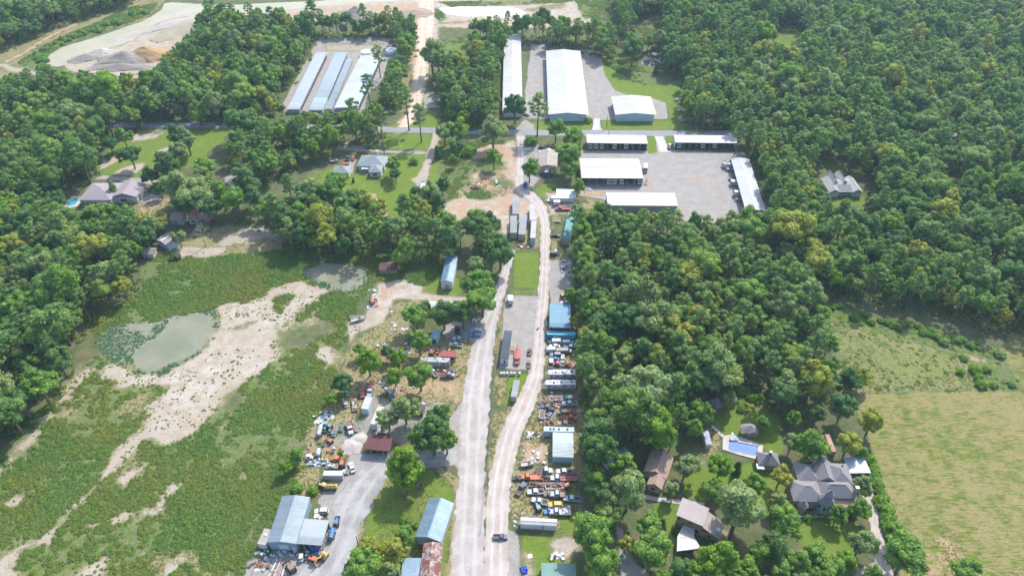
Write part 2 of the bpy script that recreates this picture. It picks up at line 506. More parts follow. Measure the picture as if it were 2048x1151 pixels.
# carport yard
poly('gravel', [(1160, 300), (1300, 302), (1350, 300), (1490, 305), (1500, 360), (1545, 430), (1500, 450), (1340, 440), (1340, 424), (1160, 392)], 1.5, 1.0, 1.5)
poly('gravel', [(1309, 268), (1332, 268), (1345, 305), (1312, 305)], 0.8, 1.0, 0.3)
poly('lawn', [(1292, 272), (1309, 272), (1316, 306), (1296, 308)], 0.8, 1.0, 0.5)
poly('lawn', [(1328, 273), (1346, 273), (1350, 300), (1334, 300)], 0.8, 0.9, 0.5)
for a in ([(1293, 364, 3), (1305, 368, 3), (1290, 380, 3)], [(1340, 375, 3), (1345, 385, 2)], [(1352, 410, 2.5), (1358, 425, 3)], [(1385, 352, 3), (1405, 358, 5)], [(1315, 355, 2), (1318, 352, 2)], [(1430, 378, 2), (1445, 380, 2)]):
    stroke('red', a, 5, 0.42, 5, True)
poly('red', [(1165, 380), (1210, 380), (1212, 392), (1165, 392)], 2, 0.7)
poly('dry', [(1168, 395), (1212, 400), (1210, 425), (1165, 415)], 2, 0.8)
# the road verge
stroke('lawn', [(790, 252, 3), (870, 254, 3)], 1, 0.8)
poly('lawn', [(768, 268), (868, 268), (862, 300), (768, 298)], 2, 0.9)
stroke('lawn', [(290, 262, 5), (450, 262, 5), (560, 264, 4)], 2, 0.6)
stroke('lawn', [(300, 240, 4), (450, 240, 4)], 2, 0.5)
# centre house and its lawn
poly('lawn', [(615, 350), (670, 335), (700, 345), (790, 305), (860, 300), (850, 340), (835, 380), (820, 420), (810, 445), (740, 440), (735, 400), (660, 380), (620, 375)], 2.5, 1.0, 2)
poly('dry', [(740, 350), (790, 345), (810, 380), (790, 385), (740, 365)], 5, 0.6, 4, True)
poly('dry', [(615, 345), (650, 345), (650, 365), (620, 370)], 4, 0.6, 4, True)
stroke('dry', [(780, 395, 4), (800, 395, 4)], 4, 0.5, 4, True)
poly('lawn', [(860, 285), (900, 300), (890, 370), (850, 380), (850, 350)], 3, 0.7)
stroke('lawn', [(880, 100, 0.1), (885, 110, 0.1)], 2, 0.1)
stroke('gravel', [(690, 292, 5), (730, 301, 2), (780, 303, 1.6), (856, 306, 1.6)], 1, 0.8, 0.8)
stroke('sand', [(875, 262, 2.5), (870, 285, 2.5), (862, 310, 2.5), (852, 335, 2.2), (846, 352, 3)], 1.0, 1.0, 0.5)
poly('sand', [(825, 358), (848, 345), (855, 355), (850, 375), (835, 372)], 1.5, 1.0, 0.8)
poly('gravel', [(700, 318), (712, 318), (706, 345), (722, 345), (722, 338), (740, 342), (735, 350), (692, 345)], 1, 0.9, 0.5)
stroke('red', [(745, 392, 2.5), (755, 412, 3), (765, 435, 3)], 1.5, 0.8, 1.5)
poly('red', [(860, 285), (900, 285), (905, 300), (870, 310)], 3, 0.5)
# sandy wasteland in the centre
poly('scrub', [(880, 280), (1010, 280), (1030, 330), (1020, 380), (1000, 400), (900, 400), (880, 350)], 3, 1.0)
poly('sand', [(930, 310), (980, 290), (1030, 280), (1045, 300), (1046, 385), (1060, 400), (1080, 430), (1075, 460), (1010, 470), (1000, 450), (900, 440), (895, 410), (930, 385), (960, 385), (940, 370), (940, 335)], 3, 1.0, 5)
poly('scrub', [(945, 320), (1000, 310), (1015, 340), (975, 355), (945, 345)], 4, 0.9, 4)
poly('red', [(930, 318), (975, 295), (1030, 290), (1030, 300), (960, 325)], 4, 0.8, 4, True)
poly('red', [(900, 410), (930, 400), (990, 400), (1000, 420), (920, 440)], 4, 0.5, 4, True)
poly('dry', [(915, 370), (960, 355), (1025, 360), (1028, 385), (960, 398), (915, 390)], 4, 0.8, 4)
stroke('wet', [(945, 405, 5), (965, 410, 6)], 4, 0.5, 3, True)
poly('red', [(925, 300), (1045, 275), (1046, 385), (1075, 430), (1010, 460), (900, 440), (900, 400)], 6, 0.5, 6, True)
for q in ([(900, 300), (935, 300), (950, 340), (930, 370), (905, 380), (885, 340)], [(945, 325), (990, 315), (1005, 335), (975, 352)], [(925, 385), (960, 378), (990, 392), (940, 398)], [(985, 345), (1020, 350), (1025, 368), (990, 372)]):
    poly('scrub', q, 4, 0.85, 5)
for q in ([(955, 300), (1010, 285), (1030, 300), (990, 312), (950, 320)], [(900, 420), (930, 405), (950, 430), (920, 445)], [(1000, 395), (1030, 390), (1030, 420), (1005, 430)], [(960, 355), (1010, 340), (1015, 352), (965, 366)]):
    poly('red', q, 4, 0.75, 5, True)
poly('dry', [(1030, 440), (1082, 440), (1082, 500), (1030, 500)], 3, 0.6)
poly('lawn', [(1070, 370), (1110, 365), (1112, 385), (1100, 400), (1085, 395), (1068, 382)], 1.5, 0.8)
poly('dry', [(1100, 470), (1120, 430), (1125, 400), (1105, 420), (1102, 500), (1125, 520), (1140, 520)], 2, 0.8)
poly('gravel', [(1030, 270), (1080, 290), (1080, 360), (1050, 395), (1038, 380), (1036, 330)], 2, 0.8, 1)
poly('dry', [(1046, 285), (1072, 290), (1072, 330), (1052, 340)], 2, 0.5, 2, True)
poly('sand', [(1092, 385), (1150, 395), (1150, 425), (1100, 430)], 2, 0.8)
poly('lawn', [(1030, 505), (1076, 503), (1078, 574), (1027, 575)], 0.8, 1.0, 0.3)
poly('gravel', [(1096, 520), (1140, 520), (1145, 610), (1098, 610)], 2, 0.9)
# pond side and sandy track by the long blue roof
poly('lawn', [(840, 560), (880, 540), (930, 560), (920, 592), (850, 590)], 3, 0.8)
poly('scrub', [(740, 500), (880, 500), (880, 545), (840, 575), (740, 560)], 3, 1.0)
poly('sand', [(755, 565), (800, 560), (840, 575), (830, 595), (790, 600), (770, 640), (720, 665), (700, 690), (695, 650), (740, 620), (750, 590)], 2.5, 1.0, 3)
stroke('sand', [(800, 590, 2.5), (870, 597, 2), (940, 600, 2), (985, 602, 2)], 1.5, 0.9, 1)
poly('dry', [(790, 602), (850, 602), (850, 650), (820, 690), (760, 700), (695, 705), (720, 670), (770, 645)], 3, 0.9)
poly('red', [(755, 570), (800, 565), (790, 590), (755, 610)], 4, 0.5, 4, True)
# yards left of the road
poly('dry', [(690, 700), (850, 690), (960, 600), (975, 640), (960, 700), (945, 760), (920, 830), (900, 880), (600, 930), (620, 850), (680, 770)], 3, 0.9, 2)
poly('red', [(690, 730), (760, 760), (900, 740), (940, 770), (915, 830), (830, 850), (700, 870), (620, 900), (640, 850), (700, 800)], 5, 0.55, 5, True)
poly('lawn', [(800, 660), (830, 650), (830, 690), (800, 690)], 3, 0.5)
poly('gravel', [(720, 770), (790, 790), (900, 790), (920, 850), (840, 900), (700, 900), (620, 900), (700, 830)], 6, 0.55, 4)
poly('gravel', [(900, 640), (960, 640), (975, 600), (965, 700), (950, 680), (920, 665), (890, 680), (880, 665)], 2, 0.9)
poly('gravel', [(690, 945), (700, 905), (760, 905), (850, 905), (915, 890), (925, 930), (900, 930), (850, 935), (790, 940), (760, 960), (730, 990), (715, 1040), (705, 1090), (670, 1151), (560, 1200), (560, 1130), (640, 1100), (660, 1040), (640, 1000), (650, 970)], 1.5, 1.0, 1.0)
poly('dry', [(590, 940), (640, 935), (640, 985), (590, 990)], 2, 0.8)
poly('gravel', [(500, 1120), (560, 1100), (640, 1100), (680, 1120), (680, 1200), (480, 1200)], 3, 0.7, 3)
poly('dry', [(700, 1100), (720, 1060), (735, 1100), (700, 1151), (670, 1180)], 3, 0.8)
poly('gravel', [(880, 860), (925, 800), (940, 750), (955, 700), (965, 700), (960, 940), (915, 940), (900, 930), (850, 935), (850, 905), (900, 890)], 2.5, 0.95, 2)
poly('dry', [(870, 700), (930, 680), (948, 720), (930, 790), (880, 830), (840, 830), (850, 780)], 4, 0.7, 4, True)
# grass plot with the blue roof
poly('lawn', [(716, 1075), (722, 1030), (745, 985), (775, 955), (810, 943), (870, 937), (905, 945), (922, 975), (922, 1050), (905, 1100), (900, 1180), (740, 1180), (712, 1110)], 1.2, 0.6, 1)
stroke('dry', [(716, 1070, 1.5), (728, 1020, 1.5), (752, 975, 1.5), (780, 952, 1)], 1.5, 0.9)
stroke('dry', [(880, 940, 1.2), (912, 958, 1.5), (922, 985, 1.5), (915, 1080, 2), (905, 1151, 2)], 1.5, 0.9)
poly('dry', [(720, 1060), (760, 970), (840, 950), (900, 960), (915, 1050), (880, 1140), (740, 1150)], 8, 0.5, 6, True)
poly('dry', [(840, 960), (890, 945), (910, 965), (900, 985), (850, 985)], 4, 0.5, 4, True)
stroke('dry', [(770, 1040, 5), (790, 1080, 5)], 6, 0.5, 4, True)
# between the lanes
poly('dry', [(1000, 590), (1016, 588), (1010, 660), (998, 730), (992, 700)], 1, 0.9)
poly('gravel', [(1012, 588), (1080, 590), (1072, 700), (1060, 740), (1000, 735), (1004, 660)], 1.5, 0.95, 0.8)
poly('lawn', [(992, 750), (1062, 745), (1060, 775), (1035, 800), (1010, 815), (990, 820)], 2, 0.75)
poly('dry', [(992, 750), (1010, 750), (1005, 815), (988, 825)], 2, 0.8)
poly('lawn', [(1018, 584), (1080, 576), (1080, 590), (1018, 590)], 1, 0.8)
poly('dry', [(985, 830), (1040, 800), (1020, 850), (1000, 890), (985, 960), (970, 1040), (965, 1040), (978, 900)], 2, 0.7)
# junkyard on the right of the lane
poly('dry', [(1092, 650), (1155, 660), (1160, 1000), (1150, 1060), (1035, 1060), (1020, 1000), (1015, 960), (1045, 870), (1075, 800), (1090, 740)], 2, 0.85, 1.5)
poly('red', [(1040, 880), (1105, 880), (1105, 930), (1040, 935)], 3, 0.8, 3)
poly('lawn', [(1110, 1000), (1160, 960), (1165, 1100), (1120, 1110), (1040, 1110), (1040, 1065), (1120, 1060)], 2, 0.8)
poly('lawn', [(1040, 1060), (1150, 1065), (1160, 1180), (1040, 1180)], 2, 0.8)
stroke('sand', [(1110, 1090, 2), (1130, 1092, 4), (1142, 1088, 2)], 2, 0.8)
stroke('sand', [(1055, 1115, 1.5), (1055, 1140, 2)], 2, 0.6)
poly('gravel', [(1000, 1060), (1038, 1065), (1040, 1180), (990, 1180)], 2, 0.8)
poly('dry', [(1150, 700), (1165, 720), (1170, 1000), (1160, 1060), (1150, 1000)], 2, 0.7)
# houses and garden lower right
poly('lawn', [(1425, 840), (1440, 790), (1470, 762), (1500, 770), (1530, 815), (1560, 830), (1560, 870), (1560, 905), (1545, 900), (1440, 875), (1430, 855)], 2, 1.0)
poly('dry', [(1472, 770), (1495, 780), (1520, 830), (1500, 840), (1470, 830)], 4, 0.6, 4, True)
poly('dry', [(1420, 860), (1445, 870), (1440, 905), (1405, 930), (1395, 940), (1400, 900)], 3, 0.9)
poly('lawn', [(1370, 920), (1410, 930), (1450, 940), (1500, 925), (1560, 930), (1590, 940), (1580, 1000), (1540, 1010), (1400, 1000), (1360, 990)], 2.5, 0.95)
poly('lawn', [(1300, 1000), (1365, 1000), (1360, 1100), (1325, 1090), (1310, 1060)], 2.5, 0.95)
poly('lawn', [(1590, 1040), (1720, 1040), (1712, 1110), (1660, 1110), (1590, 1080)], 2, 1.0)
poly('gravel', [(1728, 990), (1745, 985), (1762, 1060), (1785, 1150), (1785, 1200), (1700, 1200), (1710, 1140), (1750, 1120), (1745, 1060)], 1.5, 0.85, 0.6)
poly('gravel', [(1225, 1040), (1250, 1060), (1265, 1120), (1300, 1151), (1300, 1180), (1250, 1180), (1240, 1120)], 2, 0.7)
poly('gravel', [(1355, 905), (1400, 890), (1405, 915), (1360, 930)], 3, 0.5)
# the two fields on the right
poly('scrub', [(1610, 610), (1640, 600), (1760, 640), (1860, 650), (1960, 690), (2010, 690), (2048, 770), (2060, 785), (1700, 790), (1680, 740), (1650, 700), (1640, 640)], 2, 1.0)
poly('dry', [(1650, 640), (1760, 665), (1900, 690), (1990, 780), (1700, 792), (1680, 740)], 5, 0.56, 5, True)
poly('dry', [(1690, 600), (1800, 615), (1960, 650), (2060, 680), (2060, 700), (1980, 690), (1850, 650), (1700, 610)], 3, 0.5, 4, True)  # brown tone painted in for the trees' shadow along the far field edge
poly('scrub', [(1650, 610), (1760, 640), (1860, 655), (1990, 700), (2040, 770), (1900, 740), (1750, 670)], 8, 0.5, 6, True)
poly('lawn', [(1640, 640), (1760, 665), (1900, 700), (2000, 780), (1700, 790), (1680, 740)], 6, 0.46, 5, True)
stroke('red', [(1930, 710, 2), (1985, 730, 1.5)], 3, 0.5, 3, True)
poly('lawn', [(1640, 605), (1760, 650), (1870, 660), (1990, 700), (1990, 710), (1850, 690), (1700, 660), (1640, 640)], 4, 0.5, 4, True)
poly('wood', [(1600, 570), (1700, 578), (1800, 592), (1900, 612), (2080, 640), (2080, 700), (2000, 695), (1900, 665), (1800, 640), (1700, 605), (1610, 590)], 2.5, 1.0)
poly('field', [(1700, 790), (1900, 782), (2048, 785), (2200, 790), (2300, 1200), (1800, 1200), (1800, 1120), (1772, 1030), (1750, 950), (1740, 880), (1715, 820)], 1.5, 1.0, 1)
poly('field', [(2000, 700), (2025, 660), (2100, 650), (2150, 785), (2050, 785)], 1.5, 0.9, 1)
poly('red', [(1850, 1060), (1920, 1080), (1960, 1130), (1950, 1200), (1870, 1200), (1840, 1130)], 8, 0.5, 5, True)
poly('dry', [(1850, 1000), (1920, 1050), (1980, 1140), (2060, 1100), (2060, 1200), (1850, 1200)], 8, 0.5, 6, True)
# small clearings in the right wood
poly('lawn', [(1550, 55), (1606, 55), (1600, 82), (1565, 95), (1548, 85)], 2, 0.9)
poly('dry', [(1560, 60), (1606, 55), (1590, 80), (1560, 90)], 3, 0.6, 3, True)
poly('lawn', [(1642, 318), (1676, 318), (1678, 345), (1655, 360)], 2, 1.0)
poly('lawn', [(1660, 392), (1730, 392), (1730, 410), (1665, 410)], 2, 0.9)
poly('lawn', [(1890, 352), (1928, 350), (1925, 372), (1895, 378)], 3, 0.8)
stroke('dry', [(1878, 400, 3), (1885, 425, 3)], 3, 0.7)
poly('scrub', [(1290, 20), (1360, 30), (1400, 60), (1380, 90), (1300, 90), (1270, 60)], 4, 0.8)

# ------------------------------------------------------------------ ground sheet
gm = bpy.data.meshes.new('ground')
gv = np.stack([FX, FY, np.zeros_like(FX)], 1).astype(np.float32)
gm.vertices.add(len(gv))
gm.vertices.foreach_set('co', gv.ravel())
ii = (np.arange(NY - 1)[:, None] * NX + np.arange(NX - 1)[None, :]).ravel()
gq = np.stack([ii, ii + 1, ii + NX + 1, ii + NX], 1).astype(np.int32)
gm.loops.add(gq.size)
gm.loops.foreach_set('vertex_index', gq.ravel())
gm.polygons.add(len(gq))
gm.polygons.foreach_set('loop_start', np.arange(0, gq.size, 4, dtype=np.int32))
gm.polygons.foreach_set('loop_total', np.full(len(gq), 4, dtype=np.int32))
gm.update(calc_edges=True)
for an, ks in (('cover_a', ('sand', 'gravel', 'lawn')), ('cover_b', ('scrub', 'dry', 'red')), ('cover_c', ('wood', 'field', 'wet'))):
    at = gm.attributes.new(an, 'FLOAT_COLOR', 'POINT')
    cc = np.ones((len(FX), 4), np.float32)
    for i, k in enumerate(ks):
        cc[:, i] = MASKS[k]
    at.data.foreach_set('color', cc.ravel())

def ground_material():
    m, t, p, o = newmat('ground_cover')
    pos = nd(t, 'ShaderNodeNewGeometry').outputs['Position']
    nb = noise(t, 0.03, 4, 0.6, pos)
    nm = noise(t, 0.22, 5, 0.65, pos)
    ns = noise(t, 1.1, 4, 0.7, pos)
    nf = noise(t, 4.5, 3, 0.7, pos)
    # streaks of the mown and cropped fields
    mp = nd(t, 'ShaderNodeMapping')
    mp.inputs['Rotation'].default_value = (0, 0, 0.06)
    mp.inputs['Scale'].default_value = (0.13, 1.0, 1.0)
    lnk(t, pos, mp.inputs[0])
    nst = noise(t, 1.7, 5, 0.75, mp.outputs[0], 0.15)
    mp2 = nd(t, 'ShaderNodeMapping')
    mp2.inputs['Rotation'].default_value = (0, 0, 0.62)
    mp2.inputs['Scale'].default_value = (0.3, 1.0, 1.0)
    lnk(t, pos, mp2.inputs[0])
    nsl = noise(t, 0.6, 4, 0.7, mp2.outputs[0], 0.5)
    def two(a, b, src, lo=0.38, hi=0.62):
        return mixc(t, mapr(t, src, lo, hi), a, b)
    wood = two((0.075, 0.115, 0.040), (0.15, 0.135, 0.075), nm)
    cols = {
        'scrub': mixc(t, mapr(t, mth(t, 'ADD', mth(t, 'MULTIPLY', nf, 0.5), mth(t, 'MULTIPLY', ns, 0.5)), 0.40, 0.60), two((0.050, 0.095, 0.026), (0.075, 0.125, 0.034), nb), mixc(t, mapr(t, nm, 0.42, 0.60), two((0.125, 0.19, 0.045), (0.17, 0.22, 0.05), nb), (0.23, 0.205, 0.12))),
        'dry': mixc(t, mapr(t, ns, 0.4, 0.7), two((0.255, 0.215, 0.11), (0.18, 0.185, 0.06), nm), (0.33, 0.27, 0.17)),
        'red': mixc(t, mapr(t, nm, 0.35, 0.65), (0.42, 0.28, 0.18), two((0.48, 0.36, 0.26), (0.31, 0.20, 0.125), ns)),
        'sand': mixc(t, mapr(t, ns, 0.46, 0.72), two(two((0.50, 0.445, 0.395), (0.415, 0.35, 0.285), nb), (0.35, 0.285, 0.22), nm), two((0.36, 0.31, 0.25), (0.25, 0.24, 0.15), nf)),
        'gravel': mixc(t, mapr(t, ns, 0.42, 0.72), two((0.36, 0.34, 0.32), (0.30, 0.27, 0.24), nm), (0.25, 0.235, 0.215)),
        'lawn': mixc(t, mapr(t, nm, 0.50, 0.72), two((0.105, 0.175, 0.024), (0.145, 0.205, 0.032), ns), two((0.21, 0.20, 0.065), (0.17, 0.21, 0.05), nb)),
        'field': mixc(t, mapr(t, mth(t, 'ADD', mth(t, 'MULTIPLY', nst, 0.5), mth(t, 'ADD', mth(t, 'MULTIPLY', nm, 0.3), mth(t, 'MULTIPLY', nb, 0.2))), 0.455, 0.52), two((0.075, 0.125, 0.020), (0.145, 0.170, 0.030), nsl), two((0.29, 0.235, 0.12), (0.205, 0.19, 0.065), ns)),
        'wet': mixc(t, mapr(t, ns, 0.4, 0.66), two((0.24, 0.23, 0.19), (0.33, 0.29, 0.24), nm), two((0.09, 0.16, 0.085), (0.15, 0.18, 0.10), nf)),
    }
    sep = {}
    for an, ks in (('cover_a', ('sand', 'gravel', 'lawn')), ('cover_b', ('scrub', 'dry', 'red')), ('cover_c', ('wood', 'field', 'wet'))):
        a = nd(t, 'ShaderNodeAttribute', attribute_name=an)
        s = nd(t, 'ShaderNodeSeparateColor')
        lnk(t, a.outputs['Color'], s.inputs[0])
        for i, k in enumerate(ks):
            sep[k] = s.outputs[i]
    jit = mth(t, 'ADD', mth(t, 'MULTIPLY', mth(t, 'SUBTRACT', nm, 0.5), 1.5), mth(t, 'MULTIPLY', mth(t, 'SUBTRACT', ns, 0.5), 1.1))
    jit = mth(t, 'ADD', jit, mth(t, 'MULTIPLY', mth(t, 'SUBTRACT', nf, 0.5), 0.5))
    c = wood
    fringe = None
    for k, amp in (('scrub', 0.8), ('dry', 1.0), ('lawn', 0.35), ('field', 0.4), ('wet', 0.8), ('gravel', 0.45), ('sand', 1.05), ('red', 1.0)):
        if k == 'sand':   # thin straw-coloured cover where the weeds give way to bare sand
            fr = mth(t, 'MULTIPLY', mapr(t, mth(t, 'ADD', sep[k], mth(t, 'MULTIPLY', jit, 0.5)), 0.02, 0.34), mapr(t, sep[k], 0.01, 0.10))
            c = mixc(t, mth(t, 'MULTIPLY', fr, 0.85), c, two((0.24, 0.215, 0.125), (0.17, 0.18, 0.075), ns))
        f = mth(t, 'ADD', sep[k], mth(t, 'MULTIPLY', jit, amp))
        f = mth(t, 'MULTIPLY', mapr(t, f, 0.36, 0.62, smooth=True), mapr(t, sep[k], 0.02, 0.16))
        c = mixc(t, f, c, cols[k])
    c = mixc(t, mapr(t, nf, 0.3, 0.7), mixc(t, 1.0, c, (0.86, 0.86, 0.86), 'MULTIPLY'), mixc(t, 1.0, c, (1.1, 1.1, 1.1), 'MULTIPLY'))
    lnk(t, c, p.inputs['Base Color'])
    p.inputs['Roughness'].default_value = 0.95
    p.inputs['Specular IOR Level'].default_value = 0.1
    b = nd(t, 'ShaderNodeBump')
    b.inputs['Strength'].default_value = 0.7
    b.inputs['Distance'].default_value = 0.35
    lnk(t, mth(t, 'ADD', ns, mth(t, 'MULTIPLY', nf, 0.4)), b.inputs['Height'])
    lnk(t, b.outputs[0], p.inputs['Normal'])
    return m

gm.materials.append(ground_material())
ground = bpy.data.objects.new('ground', gm)
COL.objects.link(ground)
struct(ground, 'ground of grass, weeds, sand and bare soil')

# ------------------------------------------------------------------ roads, drives, water
def resample(pts, step):
    """Catmull-Rom through (Vector, width)"""
    out = []
    n = len(pts)
    for i in range(n - 1):
        p0, p1, p2, p3 = pts[max(i - 1, 0)], pts[i], pts[i + 1], pts[min(i + 2, n - 1)]
        k = max(1, int((p2[0] - p1[0]).length / step))
        for j in range(k):
            s = j / k
            def cr(a, b, c, d_):
                return 0.5 * ((2 * b) + (c - a) * s + (2 * a - 5 * b + 4 * c - d_) * s * s + (3 * b - a - 3 * c + d_) * s ** 3)
            out.append((cr(p0[0], p1[0], p2[0], p3[0]), p1[1] + (p2[1] - p1[1]) * s))
    out.append(pts[-1])
    return out

def on_road(px):
    w = [(G(a, b), r) for a, b, r in px]
    for (p, r0), (q, r1) in zip(w[:-1], w[1:]):
        m = max(r0, r1) + 1
        idx = np.nonzero((FX > min(p.x, q.x) - m) & (FX < max(p.x, q.x) + m) & (FY > min(p.y, q.y) - m) & (FY < max(p.y, q.y) + m))[0]
        ex, ey = q.x - p.x, q.y - p.y
        tt = np.clip(((FX[idx] - p.x) * ex + (FY[idx] - p.y) * ey) / (ex * ex + ey * ey + 1e-9), 0, 1)
        dd = np.sqrt((FX[idx] - p.x - tt * ex) ** 2 + (FY[idx] - p.y - tt * ey) ** 2)
        ROADS_ON[idx[dd < r0 + (r1 - r0) * tt[:] + .6]] = True

def road(name, px, mat, z, label, jag=0.5, edges=None, step=1.5):
    """px: (x, y, half width in metres); or edges = (left pixels, right pixels)"""
    on_road(px)
    pts = resample([(G(a, b), w) for a, b, w in px], step)
    vs, fs, across = [], [], []
    n = 9
    for i, (c, w) in enumerate(pts):
        dr = (pts[min(i + 1, len(pts) - 1)][0] - pts[max(i - 1, 0)][0]).normalized()
        nr = Vector((dr.y, -dr.x, 0))
        for k in range(n):
            s = -1 + 2 * k / (n - 1)
            j = (R.random() - 0.5) * jag if k in (0, n - 1) else 0
            q = c + nr * (w * s + j)
            vs.append((q.x, q.y, z))
            across.append(s)
    for i in range(len(pts) - 1):
        for k in range(n - 1):
            fs.append((i * n + k, i * n + k + 1, i * n + n + k + 1, i * n + n + k))
    me = bpy.data.meshes.new(name)
    me.from_pydata(vs, [], fs)
    a = me.attributes.new('across', 'FLOAT', 'POINT')
    a.data.foreach_set('value', across)
    me.materials.append(mat)
    if sum(1 for f in me.polygons if f.normal.z < 0) > len(me.polygons) / 2:
        me.flip_normals()
    return struct(put(name, me), label)

def road_material(name, base, base2, track, worn, bumpy=0.5, tracks=(0.33,)):
    m, t, p, o = newmat(name)
    pos = nd(t, 'ShaderNodeNewGeometry').outputs['Position']
    mp = nd(t, 'ShaderNodeMapping')
    mp.inputs['Scale'].default_value = (1.0, 0.12, 1.0)
    lnk(t, pos, mp.inputs[0])
    nm, ns, nl = noise(t, 0.18, 5, 0.65, pos), noise(t, 2.2, 4, 0.7, pos), noise(t, 0.9, 4, 0.65, mp.outputs[0])
    ac = mth(t, 'ABSOLUTE', nd(t, 'ShaderNodeAttribute', attribute_name='across').outputs['Fac'])
    c = mixc(t, mapr(t, nm, 0.42, 0.58), base, mixc(t, mapr(t, ns, 0.3, 0.7), base2, mixc(t, 1.0, base2, (0.86, 0.85, 0.84), 'MULTIPLY')))
    tr = mth(t, 'SUBTRACT', 1.0, mapr(t, mth(t, 'ABSOLUTE', mth(t, 'SUBTRACT', ac, 0.38)), 0.05, 0.22))
    c = mixc(t, mth(t, 'MULTIPLY', tr, mapr(t, nl, 0.3, 0.65)), c, track)
    c = mixc(t, mapr(t, ns, 0.5, 0.72, 0, 0.7), c, worn)
    e = mapr(t, mth(t, 'ADD', ac, mth(t, 'MULTIPLY', mth(t, 'SUBTRACT', nm, 0.5), 0.6)), 0.85, 1.0, 0, 0.8)
    c = mixc(t, e, c, worn)
    lnk(t, c, p.inputs['Base Color'])
    p.inputs['Roughness'].default_value = 0.92
    p.inputs['Specular IOR Level'].default_value = 0.15
    b = nd(t, 'ShaderNodeBump')
    b.inputs['Strength'].default_value = bumpy
    b.inputs['Distance'].default_value = 0.12
    lnk(t, mth(t, 'ADD', ns, nl), b.inputs['Height'])
    lnk(t, b.outputs[0], p.inputs['Normal'])
    return m

M_LANE = road_material('lane_gravel', (0.44, 0.385, 0.35), (0.385, 0.335, 0.30), (0.53, 0.475, 0.44), (0.32, 0.28, 0.24))
M_ROAD = road_material('lane_stone', (0.41, 0.375, 0.355), (0.355, 0.32, 0.30), (0.49, 0.45, 0.43), (0.30, 0.27, 0.25))
M_DRIVE = road_material('drive_gravel', (0.35, 0.34, 0.335), (0.28, 0.268, 0.262), (0.41, 0.395, 0.385), (0.235, 0.222, 0.21))
M_TAR = road_material('road_tar', (0.27, 0.27, 0.27), (0.24, 0.24, 0.245), (0.31, 0.31, 0.31), (0.20, 0.20, 0.20), 0.15)
M_DIRT = road_material('dirt_road_soil', (0.58, 0.46, 0.36), (0.50, 0.38, 0.29), (0.62, 0.52, 0.43), (0.42, 0.32, 0.23))
M_CONC = road_material('drive_concrete', (0.50, 0.47, 0.43), (0.44, 0.42, 0.39), (0.54, 0.51, 0.47), (0.36, 0.34, 0.31), 0.15)

road('paved_road', [(-250, 243, 3.6), (100, 247, 3.6), (290, 250.5, 3.6), (455, 250.5, 3.6), (620, 254, 3.5), (800, 260, 3.5), (870, 261, 3.5), (1045, 265, 3.5), (1210, 266, 3.6), (1350, 266.5, 3.6), (1500, 267, 3.6), (1750, 268, 3.6), (2300, 270, 3.6)], M_TAR, 0.03, 'narrow tarred road passing the white warehouses', 0.1, step=4)
road('gravel_road', [(930, 1900, 5.6), (934, 1500, 5.6), (936, 1230, 5.6), (936, 1151, 5.6), (938, 1060, 5.2), (942, 980, 4.6), (945, 900, 4.8), (948, 850, 5.4), (952, 790, 5.4), (962, 720, 5.0), (974, 660, 4.0), (990, 610, 2.8), (1004, 570, 2.2), (1015, 530, 2.0), (1024, 500, 1.8)], M_ROAD, 0.022, 'wide pale gravel road running between the yards', 1.2)
road('gravel_lane', [(978, 1900, 3.6), (986, 1500, 3.6), (990, 1230, 3.6), (992, 1151, 3.8), (994, 1060, 3.8), (1000, 960, 3.9), (1022, 870, 4.0), (1052, 802, 3.7), (1070, 755, 2.9), (1078, 700, 2.5), (1082, 640, 2.5), (1088, 570, 2.5), (1090, 500, 2.3), (1090, 450, 2.4), (1082, 415, 3.0), (1062, 392, 3.4), (1040, 375, 2.6), (1041, 330, 2.2), (1041, 290, 2.2), (1041, 269, 2.6)], M_LANE, 0.027, 'narrow sandy gravel lane curving past the scrap yard', 0.9)
road('gravel_drive', [(925, 905, 3.6), (880, 915, 3.4), (820, 918, 3.6), (780, 925, 4.0), (750, 945, 5.0), (725, 975, 6.0), (705, 1010, 6.6), (690, 1050, 5.0), (680, 1090, 5.0), (655, 1130, 6.0), (620, 1180, 7.0)], M_DRIVE, 0.017, 'gravel drive looping round the grass plot to the workshop', 1.4)
road('dirt_road', [(853, -60, 5), (852, 30, 7), (850, 75, 5.5), (846, 100, 4.6), (843, 130, 4.4), (838, 165, 4.2), (832, 205, 3.6), (822, 232, 3.2), (806, 256, 3.5)], M_DIRT, 0.017, 'pink sandy dirt road leading to the pits', 1.4)
road('concrete_drive', [(1194, 236, 2.0), (1193, 250, 2.0), (1194, 262, 3.4)], M_CONC, 0.024, 'short concrete drive between the white warehouses', 0.05)
road('concrete_drive', [(1317, 270, 2.6), (1324, 288, 2.8), (1329, 304, 3.0)], M_CONC, 0.024, 'short concrete drive between the two carports', 0.05)
road('garden_path', [(1284, 990, 0.8), (1312, 997, 0.8), (1362, 1003, 0.8), (1409, 1008, 0.8)], M_CONC, 0.024, 'pale concrete path past the two-storey house', 0.05)
road('garden_path', [(1424, 851, 0.6), (1436, 862, 0.6), (1448, 873, 0.6)], M_CONC, 0.024, 'narrow concrete path to the pool deck', 0.05)
road('farm_drive', [(1735, 985, 1.8), (1746, 1020, 1.9), (1754, 1060, 2.0), (1764, 1110, 2.2), (1775, 1160, 2.2), (1790, 1220, 2.2)], M_LANE, 0.02, 'pale stony drive beside the hedge and the field', 0.7)

